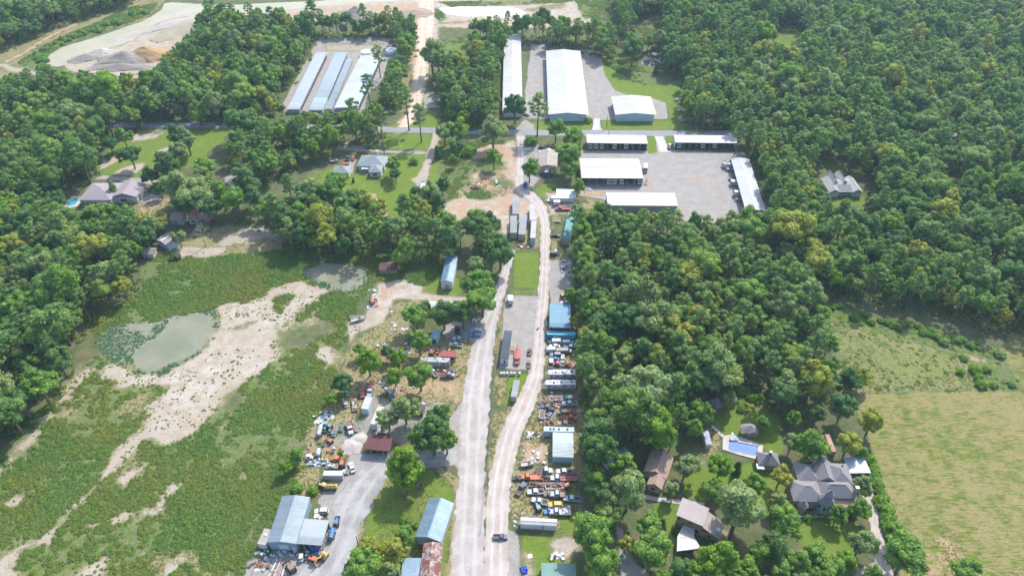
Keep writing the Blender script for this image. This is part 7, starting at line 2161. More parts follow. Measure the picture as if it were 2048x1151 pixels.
def excavator(t, p, o):
    for s in (-1, 1):
        put('track', cached(('trk',), lambda: MB().box(-1.3, 1.3, -.22, .22, .15, .65).frus((-1.55, 1.55, -.22, .22), (-1.3, 1.3, -.22, .22), .25, .5).mesh('track', DARKM)), t, (0, s * .85, 0))
    put('body', cached(('ex', p.name), lambda: MB().frus((-1.5, .8, -.95, .95), (-1.4, .7, -.9, .9), .7, 1.5).mesh('body', p)), t)
    put('cab', cached(('exc', p.name), lambda: MB().frus((-.1, 1.0, .0, .9), (0, .85, .05, .85), 1.5, 2.6).mesh('cab', GLASS)), t)
    put('cab_roof', cached(('exr',), lambda: MB().box(-.05, .92, .0, .9, 2.6, 2.68).mesh('cab_roof', DARKM)), t)
    put('boom', cached(('exb', p.name), lambda: MB().tube([(.8, -.4, 1.3), (2.2, -.4, 2.9), (3.6, -.4, 2.2)], .2, 5).tube([(3.6, -.4, 2.2), (3.3, -.4, .7)], .15, 5).frus((2.9, 3.6, -.75, -.05), (3.0, 3.5, -.7, -.1), .2, .75).mesh('boom', p)), t)
    return 1.5

def tanker(t, p, o):
    L = o.get('len', 5.0); f = L / 2
    put('frame', cached(('tkf', L), lambda: MB().box(-f, f, -.6, -.45, .5, .7).box(-f, f, .45, .6, .5, .7).mesh('frame', DARKM)), t)
    put('tank', cached(('tk', L, p.name), lambda: MB().tube([(-f, 0, 1.5), (-f + .15, 0, 1.5), (f - .15, 0, 1.5), (f, 0, 1.5)], [.6, .85, .85, .6], 14).mesh('tank', p, False)), t)
    put('hatch', cached(('tkh', p.name), lambda: MB().lathe([(.25, 2.3), (.25, 2.5)], 8).box(-f * .8, f * .8, -.3, -.24, 2.33, 2.45).box(-f * .8, f * .8, .24, .3, 2.33, 2.45).mesh('hatch', p)), t)
    for k in range(3):
        x = -f * .6 + k * f * .6
        put('band', cached(('tkb', L), lambda: MB().tube([(-.06, 0, 1.5), (.06, 0, 1.5)], .88, 14).mesh('band', DARKM)), t, (x, 0, 0))
    wheels(t, (-f + 1, f - 1), .85, .42)
    return f

def cart(t, p, o):
    put('body', cached(('cart', p.name), lambda: MB().frus((-1.3, 1.2, -.6, .6), (-1.2, .9, -.55, .55), .35, .85).mesh('body', p)), t)
    put('canopy', cached(('cartc', p.name), lambda: MB().box(-.9, .8, -.6, .6, 1.85, 1.93).box(-.85, -.8, -.55, -.5, .8, 1.85).box(-.85, -.8, .5, .55, .8, 1.85).box(.7, .75, -.55, -.5, .8, 1.85).box(.7, .75, .5, .55, .8, 1.85).mesh('canopy', p)), t)
    put('seat', cached(('carts',), lambda: MB().box(-.5, 0, -.5, .5, .85, 1.0).box(-.6, -.5, -.5, .5, 1.0, 1.4).mesh('seat', DARKM)), t)
    wheels(t, (-.85, .8), .55, .26, .2)
    return 1.3

KIND = dict(sedan=(sedan, 'parked_car', 'car'), suv=(suv, 'parked_car', 'car'), pickup=(pickup, 'pickup_truck', 'pickup truck'), van=(van, 'parked_van', 'van'), flatbed=(flatbed, 'flatbed_truck', 'truck'),
            trailer=(flat_trailer, 'flat_trailer', 'trailer'), camper=(camper, 'camper_trailer', 'camper'), motorhome=(motorhome, 'motorhome', 'motorhome'), boat=(boat, 'boat_on_trailer', 'boat'),
            tractor=(tractor, 'tractor', 'tractor'), excavator=(excavator, 'excavator', 'excavator'), tanker=(tanker, 'tank_trailer', 'tank trailer'), cart=(cart, 'utility_cart', 'utility cart'))

def vehicle(kind, px, py, ang, col, label, group=None, h=.8, **o):
    fn, nm, cat = KIND[kind]
    c = G(px, py, h)
    a = math.radians(ang)
    e = G(px + 5 * math.cos(a), py - 5 * math.sin(a), h)
    t = thing(nm, label, cat, (c.x, c.y, 0), math.atan2(e.y - c.y, e.x - c.x), group)
    fn(t, PC[col], o)
    if o.get('scl'):
        t.scale = (o['scl'],) * 3
    return t
V = vehicle
G1, G2, G3, G4 = 'vehicles in the scrap yard', 'trucks parked in rows by the trees', 'vehicles around the left yards', 'vehicles under the carports'
# lower truck park
V('flatbed', 1088, 941, 0, 'white', 'white cabbed truck with a dark bed just below the pale metal garage', G2, len=6.0, deck=DARKM, rails=False)
V('pickup', 1128, 942, 180, 'white', 'white crew cab pickup parked in front of the maroon decked truck', G2, load=DARKM)
V('flatbed', 1063, 953.5, 180, 'orange', 'bright orange truck at the head of the rusty trailer row', G2, len=7.5, deck=PC['orange'])
V('trailer', 1090, 954.5, 180, 'rust', 'long rusty flat trailer behind the bright orange truck', G2, len=6.4, wid=2.4, load=DARKM)
V('flatbed', 1128, 956, 180, 'white', 'white truck with a maroon deck, the longest by the trees', G2, len=9.5, deck=PC['maroon'])
V('trailer', 1134, 951, 180, 'maroon', 'dark maroon stake trailer against the white crew cab pickup', G2, len=6.5, wid=1.8, rails=True)
V('pickup', 1042, 976, 55, 'navy', 'old blue pickup parked askew at the lane edge', G2, bed=PC['brown'], crew=False)
V('trailer', 1069, 967, 180, 'grey', 'rusty grey flat trailer below the bright orange truck', G2, len=3.4, wid=2.0, load=RUST)
V('trailer', 1084, 968, 180, 'rust', 'rusty brown flat trailer loaded with scrap', G2, len=3.2, wid=2.0, load=PC['brown'])
V('trailer', 1110, 971.5, 0, 'white', 'white railed trailer carrying a white cab and red scrap', G2, len=6.6, wid=2.3, rails=True, load=PC['maroon'])
V('tractor', 1132, 973, 200, 'orange', 'small orange tractor by the white railed trailer', G2)
V('pickup', 1071, 982.5, 182, 'white', 'clean white pickup below the rusty grey trailer', G2, load=DARKM)
V('trailer', 1097, 985, 0, 'brown', 'brown stake trailer behind the clean white pickup', G2, len=3.2, wid=2.2, load=PC['brown'])
V('flatbed', 1116, 988, 180, 'silver', 'brown decked truck with a silver hood in the middle row', G2, len=5.4, deck=PC['brown'])
V('pickup', 1143.5, 996, 178, 'paleblue', 'silver-blue pickup alone near the tree fence', G2, load=DARKM)
V('pickup', 1079, 1001.5, 165, 'silver', 'silver pickup with a white cab beside the yellow car', G2, bed=PC['silver'])
V('suv', 1110.5, 1008, 180, 'yellow', 'yellow car among the parked trucks', G2)
V('tractor', 1076, 1015, 110, 'teal', 'teal tractor with a pale canopy below the silver pickup', G2)
V('flatbed', 1120, 1023, 180, 'silver', 'silver truck with a red cab top and a load of scrap', G2, len=7.2, deck=PC['silver'], load=PC['white'])
V('pickup', 1100, 1019, 200, 'skyblue', 'blue nosed scrap pickup under the yellow car', G2, crew=False, scl=.8)
V('boat', 1056, 927, 8, 'white', 'white boat hull on the bare ground below the garage', G2, len=5.2)
V('pickup', 1037, 955, 180, 'black', 'black stripped scrap truck in front of the orange cab', G2, crew=False, load=DARKM, scl=.8)
# scrap yard along the lane, top to bottom
V('pickup', 1133, 605, 180, 'white', 'white and blue pickup beyond the square blue roof', G1)
V('tractor', 1127, 592, 20, 'yellow', 'yellow machine, nearer one, in the heap beyond the blue roof', G1)
V('tractor', 1134, 596, 200, 'orange', 'orange loader in the heap beyond the blue roof', G1)
V('van', 1116.5, 683, 0, 'silver', 'silver van right below the blue container', G1)
V('van', 1136, 683.5, 0, 'white', 'small white van below the end of the blue container', G1, scl=.8)
V('sedan', 1109, 691, 180, 'white', 'white car second from the blue container', G1)
V('sedan', 1139.5, 692, 180, 'skyblue', 'bright blue car at the tree side of the scrap yard', G1)
V('sedan', 1129.5, 692.5, 90, 'black', 'black car squeezed against the bright blue car', G1)
V('van', 1106, 699.5, 0, 'paleblue', 'pale blue van third from the blue container', G1)
V('suv', 1122, 701, 0, 'tan', 'faded yellow car nose to tail with a grey van', G1)
V('van', 1131, 701.5, 0, 'grey', 'grey van behind the faded yellow car', G1)
V('suv', 1111, 708.5, 180, 'grey', 'dark grey car fourth from the blue container', G1)
V('sedan', 1125, 715, 92, 'silver', 'silver-grey car parked crosswise in the scrap yard', G1)
V('sedan', 1109, 716, 175, 'blue', 'dark blue wreck beside the crosswise car', G1, scl=.85)
V('pickup', 1102, 726, 85, 'silver', 'white nosed pickup standing crosswise by the fence', G1, bed=PC['navy'])
V('pickup', 1116, 727, 175, 'red', 'red and white stripped pickup by the fence', G1, bed=PC['white'])
V('sedan', 1132, 727, 160, 'rust', 'rusty wreck at the shaded corner above the campers', G1)
V('sedan', 1099, 683, 120, 'black', 'small black wreck at the lane side of the silver van', G1, scl=.8)
V('camper', 1121, 752, 180, 'silver', 'long white and grey camper, upper of the two', 'long campers side by side')
V('camper', 1118.5, 772.5, 180, 'silver', 'long white and grey camper with a pointed nose, lower of the two', 'long campers side by side', len=12.5)
V('trailer', 1111.5, 796, 180, 'white', 'white framed trailer of scrap below the campers', G1, len=5.4, wid=2.0, rails=True, load=PC['maroon'])
V('van', 1134, 795.5, 180, 'green', 'pale green van with a white end below the campers', G1, scl=.85)
V('pickup', 1139, 806, 180, 'silver', 'grey pickup under the tree edge below the campers', G1)
V('pickup', 1095, 813.5, 170, 'navy', 'dark navy pickup at the lane side of the scrap yard', G1)
V('sedan', 1088, 804, 180, 'rust', 'rust red wreck above the dark navy pickup', G1, scl=.9)
V('trailer', 1084, 827, 80, 'white', 'white pipe-framed trailer standing crosswise by the lane', G1, len=4.2, wid=2.0, rails=True)
V('suv', 1125, 823, 180, 'tan', 'tan car body near the red truck', G1, scl=.9)
V('sedan', 1141, 823, 0, 'maroon', 'dark wreck beside the tan car body', G1)
V('flatbed', 1138, 835.5, 0, 'red', 'red truck with a rusty deck under the trees', G1, len=6.0, deck=RUST, rails=False)
V('pickup', 1130.5, 846, 180, 'tan', 'sand coloured pickup below the red truck', G1)
V('trailer', 1101, 845.5, 180, 'rust', 'rusty trailer carcass beside the green-grey mobile home', G1, len=5.0, wid=2.2, load=RUST)
V('sedan', 1099, 829, 60, 'blue', 'small blue wreck in the middle of the scrap', G1, scl=.7)
V('trailer', 1064, 1035, 0, 'grey', 'bare trailer frame beside the long white shed', G2, len=3.0, wid=1.8)
# stony lot
V('motorhome', 1021, 601, 90, 'white', 'small white camper at the top of the stony lot', None, len=4.6, scl=.9)
V('flatbed', 1034.5, 713, 267, 'red', 'red tow truck with a white cab beside the charcoal roofed office', None, len=8.4, deck=PC['red'], rails=False, boom=True)
V('trailer', 1059, 703, 85, 'rust', 'rusty trailer of scrap, farther one by the lane', None, len=3.4, wid=1.7, load=DARKM)
V('trailer', 1058, 727, 90, 'grey', 'grey trailer of scrap, nearer one by the lane', None, len=3.4, wid=1.7, load=PC['brown'])
# upper end of the lane
V('sedan', 1111, 470, 0, 'black', 'black car with a pale roof beside the lane', None)
V('trailer', 1115, 441, 180, 'white', 'small white trailer by the teal roofed shed', None, len=2.8, wid=1.8)
V('motorhome', 1124, 401, 180, 'white', 'long white motorhome beside the small tin shed', None, len=12.0)
V('pickup', 1104, 400.5, 180, 'white', 'white truck cab in front of the long motorhome', None, crew=False, scl=.9)
V('motorhome', 1113, 408, 180, 'silver', 'short silver camper below the long motorhome', None, len=4.2, scl=.9)
V('flatbed', 1126, 417.5, 180, 'red', 'red truck parked at the tip of the teal roof', None, len=8.0, deck=PC['red'])
V('pickup', 1050.5, 368, 80, 'blue', 'blue pickup at the shaded corner of the lane', None)
V('sedan', 1084, 294, 0, 'black', 'dark car behind the tan gabled shop', None)
V('motorhome', 1093.5, 346, 268, 'navy', 'dark van with a pale windshield in front of the tan shop', None, len=6)
V('sedan', 1052, 229, 165, 'black', 'black car beside the long narrow white warehouse', None)
V('tractor', 1107, 507, 0, 'brown', 'brown loader on the bare ground by the lane', None)
V('tanker', 1111, 505, 90, 'white', 'short white mixer drum trailer beside the brown loader', None, len=2.6)
V('boat', 1127, 527, 85, 'paleblue', 'pale blue boat under a tarp beside the wood', None, len=7)
V('boat', 1140, 547, 95, 'white', 'white boat in the shade beside the wood', None, len=5)
# left yards
V('pickup', 911.5, 688.5, 175, 'white', 'white pickup nearer to the red shelter', G3)
V('pickup', 918, 677.5, 175, 'paleblue', 'white-blue pickup, upper one of the pair', G3)
V('sedan', 953, 659, 5, 'white', 'white car next to the blue car by the gravel road', G3)
V('sedan', 950.5, 669, 180, 'skyblue', 'deep blue car by the gravel road', G3)
V('pickup', 914.5, 657, 90, 'black', 'black pickup in the tree shade behind the white pickups', G3)
V('tractor', 864, 706, 60, 'red', 'faded red tractor beside the red shelter', G3)
V('excavator', 898.5, 697, 90, 'yellow', 'little yellow machine above the red shelter', G3, scl=.55)
V('flatbed', 899, 743, 5, 'black', 'black and white truck below the patchy roof', G3, len=5.6, load=PC['white'])
V('flatbed', 896, 750, 0, 'grey', 'grey wreck truck below the patchy roof, nearest the road', G3, len=5.6, load=PC['maroon'])
V('pickup', 866, 743, 130, 'white', 'white pickup under the tree below the patchy roof', G3, scl=.9)
V('pickup', 782.5, 787, 120, 'paleblue', 'pale blue pickup between the truck yard trees', G3)
V('sedan', 724, 785, 92, 'red', 'faded red car beside the rusty cab truck', G3)
V('flatbed', 742, 777, 255, 'silver', 'silver cabbed truck with a rust red deck', G3, len=8.0, deck=PC['fadedred'])
V('trailer', 708.5, 808, 95, 'rust', 'long rusty trailer full of pale blocks', G3, len=6.5, wid=2.2, load=PC['cream'])
V('cart', 692, 808, 90, 'white', 'white utility cart beside the long rusty trailer', G3)
V('cart', 695, 784, 90, 'white', 'white utility cart beneath the dark tree', G3)
V('tanker', 640, 862, 75, 'silver', 'grey-white tank lying at the edge of the weeds', G3, len=4.6)
V('tractor', 652, 851, 250, 'teal', 'teal tractor, first of the cluster by the tank', G3)
V('tractor', 660, 855, 265, 'green', 'green tractor, second of the cluster by the tank', G3)
V('trailer', 668, 864, 70, 'teal', 'teal trailer frame below the green tractors', G3, len=3.2, wid=2.0, load=PC['teal'])
V('trailer', 683, 851, 75, 'green', 'dark green narrow trailer beside the white cab truck', G3, len=4.5, wid=1.6, load=PC['green'])
V('flatbed', 700, 856, 282, 'white', 'white cabbed truck beside the dark green trailer', G3, len=5.6)
V('trailer', 710, 852, 110, 'silver', 'narrow silver trailer beside the white cab truck', G3, len=4.6, wid=1.2)
V('excavator', 763, 862, 5, 'white', 'white machine behind the maroon roof', G3, scl=.8)
V('tanker', 637, 906, 80, 'white', 'small white tank near the fenced corner', G3, len=2.8)
V('cart', 619, 913, 0, 'white', 'white and blue cart near the small white tank', G3)
V('tractor', 672, 918, 180, 'orange', 'orange machine, farther one of the stone heap group', G3, bm=PC['orange'])
V('tractor', 684, 927, 90, 'orange', 'orange machine with a frame by the white car', G3, bm=PC['orange'])
V('tractor', 660, 882, 150, 'orange', 'small orange machine on the grass above the drums', G3, scl=.8)
V('trailer', 664, 930, 0, 'paleblue', 'pale blue scrap trailer below the orange machines', G3, len=4.0, load=PC['white'])
V('sedan', 703.5, 933, 110, 'white', 'white car at the mouth of the gravel drive', G3)
V('trailer', 690.5, 942, 0, 'silver', 'small grey-white trailer beside the container', G3, len=2.6, wid=1.7, load=PC['white'])
V('tanker', 663, 974, 0, 'yellow', 'yellow tank truck below the grey container', G3, len=4.2)
V('tractor', 647, 971, 160, 'tan', 'tan machine behind the yellow tank truck', G3)
V('suv', 643, 1021, 182, 'white', 'white car parked by the workshop', G3)
V('cart', 634, 1034, 180, 'cream', 'cream cart beside the workshop annex', G3)
V('tanker', 664, 1068, 75, 'skyblue', 'bright blue tank machine beside the workshop annex', G3, len=3.6)
V('tractor', 673, 1044, 80, 'skyblue', 'blue machine, farther one beside the annex', G3, scl=.9)
V('excavator', 647, 1112, 235, 'yellow', 'yellow excavator below the workshop annex', G3)
V('tractor', 627, 1119, 160, 'orange', 'orange tractor beside the yellow excavator', G3)
V('tractor', 582, 1136, 125, 'brown', 'brown tractor near the stack of long pipes', G3, scl=1.2)
V('cart', 603, 1114, 80, 'white', 'white utility cart in front of the workshop', G3)
V('pickup', 695, 1127, 70, 'silver', 'grey pickup half hidden by the green tree', G3, scl=.9)
V('pickup', 1001, 1072, 0, 'navy', 'dark navy tractor cab by the lane end', G2, crew=False, scl=.85)
V('boat', 717, 638, 15, 'white', 'white boat beside the sandy track', G3, len=6.5)
V('trailer', 712, 632, 5, 'black', 'dark boat trailer behind the white boat', G3, len=6, wid=2)
V('tanker', 745, 601, 85, 'fadedred', 'rust red tank by the sandy track', G3, len=4.5)
V('sedan', 817, 618, 60, 'navy', 'dark car beside the yard tree', G3, scl=.9)
# centre house
V('sedan', 705.7, 316, 82, 'red', 'bright red car beside the lawn house', 'cars beside the lawn house')
V('pickup', 695.5, 315.5, 70, 'navy', 'navy pickup beside the bright red car', 'cars beside the lawn house')
V('sedan', 689.5, 328, 25, 'orange', 'orange-red car behind the garage', 'cars beside the lawn house')
V('pickup', 845, 367, 85, 'blue', 'blue pickup at the end of the sandy drive', None)
V('motorhome', 846, 378, 88, 'silver', 'grey camper below the blue pickup', None, len=6)
V('boat', 669, 322, 5, 'teal', 'teal covered boat under the trees by the garage', None, len=5)
V('boat', 1358, 199.5, 180, 'white', 'white boat on the mown grass, farthest of three', 'boats on the mown grass')
V('boat', 1364, 204.5, 185, 'silver', 'grey boat on the mown grass, middle of three', 'boats on the mown grass')
V('boat', 1363, 221, 180, 'cream', 'cream boat on the mown grass, nearest of three', 'boats on the mown grass')
V('pickup', 1362, 238, 130, 'white', 'white pickup at the shaded corner of the mown grass', None)
V('boat', 260, 402, 0, 'silver', 'silver boat trailer by the white double garage', None, len=5.5)
V('sedan', 882, 205, 90, 'black', 'black car on the pad by the dirt road', None)
V('pickup', 887, 200, 90, 'white', 'white pickup on the pad by the dirt road', None)
V('trailer', 950, 374, 0, 'maroon', 'dark red trailer on the sandy wasteland', None, len=5, wid=1.8, load=PC['maroon'])
# vehicles under the carports
words = ['first', 'second', 'third', 'fourth', 'fifth', 'sixth', 'seventh', 'eighth', 'ninth']
for row, (zs, y, kinds, cols, nm) in enumerate((
        ((110, 175, 237, 297, 370, 497, 563, 632, 690), 291, 'mmmsmmbbs', ('white', 'white', 'silver', 'navy', 'cream', 'white', 'white', 'white', 'navy'), 'first white carport'),
        ((1065, 1123, 1190, 1255, 1323, 1452, 1512, 1570), 290, 'mbbbmmsb', ('silver', 'white', 'white', 'white', 'white', 'white', 'black', 'grey'), 'second white carport'),
        ((310, 373, 445, 583, 645), 361.5, 'mmmsm', ('white', 'white', 'white', 'teal', 'white'), 'deep leaf-speckled carport'))):
    for k, (zx, kk, cc) in enumerate(zip(zs, kinds, cols)):
        kind = dict(m='motorhome', s='suv', b='boat')[kk]
        V(kind, 1160 + zx / 5.389, y - (0 if kk == 'm' else 1.0), 269, cc, '%s %s, %s counted from the shop side, under the %s' % (cc if cc != 'navy' else 'dark blue', kind, words[k], nm), G4, len=6.5 if kk != 'b' else 6.0)
for k, (zx, zy, kind, cc) in enumerate(((1540, 385, 'motorhome', 'white'), (1575, 420, 'boat', 'silver'), (1605, 520, 'suv', 'black'), (1622, 575, 'motorhome', 'silver'), (1658, 690, 'motorhome', 'white'), (1678, 742, 'boat', 'white'))):
    V(kind, 1168 + zx / 5.389, 260 + zy / 5.389, 178, cc, '%s %s, %s from the road, at the slanting carport' % (cc, kind, words[k]), G4, len=4.8, h=1.2)
V('motorhome', 1290.5, 338, 270, 'white', 'white motorhome against the far end wall of the deep carport', G4, len=5.5)
V('trailer', 1292.5, 362, 262, 'white', 'white trailer leaning along the end wall of the deep carport', G4, len=6.0, wid=2.0)
V('tractor', 1339, 293, 270, 'cream', 'cream tractor beside the short drive', None)

# blue shipping container with its white mark
loc, rz, W, D = frame((1093.8, 668), (1151, 669.5), (1095.3, 661), 2.7)
t = thing('shipping_container', 'bright blue shipping container with white lettering above the parked vans', 'container', loc, rz)
BL = surf('container_blue', (0.03, 0.29, 0.46), (0.03, 0.24, 0.39), 0.5)
mb = MB().box(0, W, 0, D, .1, 2.6)
for k in range(44):
    x = .25 + k * (W - .5) / 44
    mb.box(x, x + .13, -.04, 0, .3, 2.45).box(x, x + .13, D, D + .04, .3, 2.45)
mb.build('body', BL, t)
MB().box(-.02, W + .02, -.02, D + .02, 2.6, 2.68).build('roof', surf('container_top', (0.10, 0.42, 0.58), (0.20, 0.52, 0.66), 0.5), t)
LET = surf('lettering_white', (0.72, 0.76, 0.78), (0.62, 0.68, 0.70), 0.6)
fc = bpy.data.curves.new('lettering', 'FONT')
fc.body = 'HANJIN'
fc.size = 1.75
fc.extrude = .01
fc.space_character = 1.25
fc.align_x, fc.align_y = 'LEFT', 'CENTER'
fc.materials.append(LET)
ftmp = bpy.data.objects.new('lettering_source', fc)
COL.objects.link(ftmp)
bpy.context.view_layer.update()
fme = bpy.data.meshes.new_from_object(ftmp.evaluated_get(bpy.context.evaluated_depsgraph_get()))
bpy.data.objects.remove(ftmp)
fme.materials.clear()
fme.materials.append(LET)
fo = put('lettering', fme, t, (W * .34, -.07, 1.4))
fo.rotation_euler = (PI / 2, 0, 0)
em = MB()
for k in range(20):
    a, b = 2 * PI * k / 20, 2 * PI * (k + 1) / 20
    em.add([(W * .27 + .62 * math.cos(a), -.07, 1.4 + .62 * math.sin(a)), (W * .27 + .62 * math.cos(b), -.07, 1.4 + .62 * math.sin(b)), (W * .27 + .45 * math.cos(b), -.07, 1.4 + .45 * math.sin(b)), (W * .27 + .45 * math.cos(a), -.07, 1.4 + .45 * math.sin(a))], [(0, 1, 2, 3)])
em.box(W * .27 - .2, W * .27 - .1, -.075, -.065, 1.1, 1.7).box(W * .27 + .1, W * .27 + .2, -.075, -.065, 1.1, 1.7).box(W * .27 - .1, W * .27 + .1, -.075, -.065, 1.35, 1.45)
em.build('emblem', LET, t)
for k in range(2):
    MB().box(-.04, 0, .1 + k * D / 2, D / 2 - .05 + k * D / 2, .2, 2.5).build('container_door', BL, t)

# ------------------------------------------------------------------ small things
def small(name, label, cat, px, py, mb, mat, rz=0.0, group=None, z=0.0):
    g = G(px, py)
    o = mb.build(name, mat)
    o.location = (g.x, g.y, z)
    o.rotation_euler = (0, 0, rz)
    return tag(o, label, cat, group)
for k, x in enumerate((1002.5, 1008, 1014.5, 1022.5, 1029, 1039)):
    g = G(x, 749)
    t = thing('white_drum', '%s white drum in the row behind the fence, counted from the gravel road' % words[k], 'drum', (g.x, g.y, 0), 0, 'white drums in a row')
    MB().lathe([(.52, 0), (.55, .1), (.55, 1.15), (.5, 1.3)], 14).build('drum_body', DOORW, t, True)
    MB().lathe([(.42, 1.3), (.42, 1.36)], 12).build('lid', surf('drum_lid', (0.55, 0.56, 0.57)), t)
for k in range(7):
    x, y = (545 + k * 4.5, 1138 + (k % 2) * 2)
    c = [DOORW, RUST, PC['silver'], PC['fadedred'], PC['teal'], DOORW, PC['rust']][k]
    small('long_pipe', '%s %s pipe in the stack below the workshop' % (words[k], ['white', 'rusty', 'grey', 'faded red', 'teal', 'white', 'rusty'][k]), 'pipe', x, y, MB().tube([(0, -3.2, .25), (0, 3.2, .25)], .2, 8), c, -.22 + .03 * k, 'long pipes stacked on the ground')
def tyre_mesh(r, w):
    return MB().lathe([(r * .55, 0), (r, w * .2), (r, w * .8), (r * .55, w)], 16)
g = G(841, 972)
big = thing('large_tyre', 'huge tractor tyre lying on the grass plot', 'tyre', (g.x, g.y, 0))
mb = MB()
n = 20
for r, z in ((.62, .1), (1.05, .05), (1.15, .25), (1.15, .5), (1.05, .7), (.62, .62)):
    for k in range(n):
        mb.v.append((r * math.cos(2 * PI * k / n), r * math.sin(2 * PI * k / n), z))
for i in range(6):
    for k in range(n):
        a, b = i * n, ((i + 1) % 6) * n
        mb.f.append((a + k, a + (k + 1) % n, b + (k + 1) % n, b + k)); mb.m.append(0)
mb.build('tyre', surf('old_tyre', (0.20, 0.19, 0.18), (0.13, 0.125, 0.12), .9), big, True)
small('yellow_board', 'yellow kayak lying on the ground beneath the olive trees', 'kayak', 718, 1110, MB().frus((-.35, .35, -2, 2), (-.1, .1, -1.7, 1.7), 0, .35), PC['yellow'], -.4)
small('blue_tarp_heap', 'crumpled blue tarp on the gravel near the green roof', 'tarp', 1047, 1140, MB().frus((-1, 1, -1.4, 1.4), (-.6, .5, -.9, .8), 0, .6).frus((-.4, 1.3, -.6, 1.2), (0, .8, -.2, .7), .2, .9), surf('tarp_blue2', (0.03, 0.08, 0.38), (0.02, 0.05, 0.28), .6), .3)
small('white_sheet', 'white board lying on the grass above the green roof', 'board', 1060, 1111, MB().box(-.7, .7, -.7, .7, 0, .08), PC['cream'], .1)
# people by the green roof
def person(label, px, py, shirt, trousers, rz):
    g = G(px, py)
    t = thing('person', label, 'person', (g.x, g.y, 0), rz)
    me = bpy.data.meshes.new('body')
    V_ = [(0, 0, .95), (0, 0, 1.2), (0, .02, 1.42), (0, .03, 1.52), (0, .03, 1.66), (.1, 0, .9), (.12, .05, .5), (.12, .02, .07), (-.1, 0, .9), (-.12, -.05, .5), (-.12, -.03, .07), (.2, 0, 1.4), (.27, .05, 1.13), (.25, .16, .9), (-.2, 0, 1.4), (-.27, .02, 1.12), (-.27, .1, .86), (.12, .14, .04), (-.12, .1, .04)]
    E_ = [(0, 1), (1, 2), (2, 3), (3, 4), (0, 5), (5, 6), (6, 7), (0, 8), (8, 9), (9, 10), (2, 11), (11, 12), (12, 13), (2, 14), (14, 15), (15, 16), (7, 17), (10, 18)]
    me.from_pydata(V_, E_, [])
    o = put('body', me, t)
    sk = o.modifiers.new('skin', 'SKIN')
    rr = [.15, .16, .17, .06, .105, .1, .075, .05, .1, .075, .05, .07, .05, .035, .07, .05, .035, .045, .045]
    for v, r in zip(me.skin_vertices[0].data, rr):
        v.radius = (r, r)
    me.skin_vertices[0].data[0].use_root = True
    o.modifiers.new('sub', 'SUBSURF').levels = 1
    o.modifiers['sub'].render_levels = 1
    me.materials.append(surf('skin', (0.45, 0.28, 0.20)))
    MB().frus((-.23, .23, -.15, .16), (-.24, .24, -.13, .14), .9, 1.47).build('shirt', shirt, t)
    MB().frus((-.21, .0, -.13, .12), (-.22, .01, -.12, .12), .12, .92).frus((.0, .21, -.1, .15), (-.01, .22, -.12, .12), .12, .92).build('trousers', trousers, t)
    MB().lathe([(.115, 1.66), (.12, 1.72), (.06, 1.80)], 8, (0, .02, 0)).build('hair', DARKM, t)
person('person in a pale shirt standing on the grass above the green roof', 1100.5, 1111, PC['silver'], PC['navy'], .5)
person('person in dark clothes standing nearer the green roof', 1109.5, 1114, PC['black'], PC['grey'], 2.4)

JUNK = {
    'drum': lambda r: MB().lathe([(.3, 0), (.3, .85), (.26, .9)], 10),
    'tyre': lambda r: MB().lathe([(.2, 0), (.38, .05), (.38, .2), (.2, .24)], 12),
    'crate': lambda r: MB().box(-.5, .5, -.4, .4, 0, .5).box(-.55, .55, -.45, .45, .5, .56).box(-.55, .55, -.45, .45, 0.02, .08),
    'scrap_sheet': lambda r: MB().hexa([(-1, -.6, 0), (1, -.6, .1), (1.1, .6, .05), (-.9, .7, .2), (-1, -.6, .06), (1, -.6, .16), (1.1, .6, .11), (-.9, .7, .26)]),
    'plank': lambda r: MB().box(-1.6, 1.6, -.12, .12, .02, .1),
    'engine_block': lambda r: MB().frus((-.45, .45, -.3, .3), (-.3, .3, -.2, .2), 0, .6).tube([(-.5, 0, .4), (.6, 0, .45)], .12, 6),
    'pipe': lambda r: MB().tube([(-1.6, 0, .12), (1.6, 0, .12)], .11, 7),
    'barrel': lambda r: MB().lathe([(.4, 0), (.48, .3), (.48, .8), (.4, 1.05)], 12),
    'bin': lambda r: MB().frus((-.3, .3, -.3, .3), (-.38, .38, -.38, .38), 0, 1.0).box(-.4, .4, -.4, .4, 1.0, 1.08),
}
JM = dict(white=surf('junk_white', (0.52, 0.52, 0.50), (0.40, 0.39, 0.37)), rusty=RUST, grey=PC['silver'], black=DARKM, blue=PC['skyblue'], red=PC['red'], orange=PC['orange'], brown=PC['brown'], cream=PC['cream'], teal=PC['teal'])
JM['pale blue'] = PC['paleblue']
jme = {}
jcount = {}
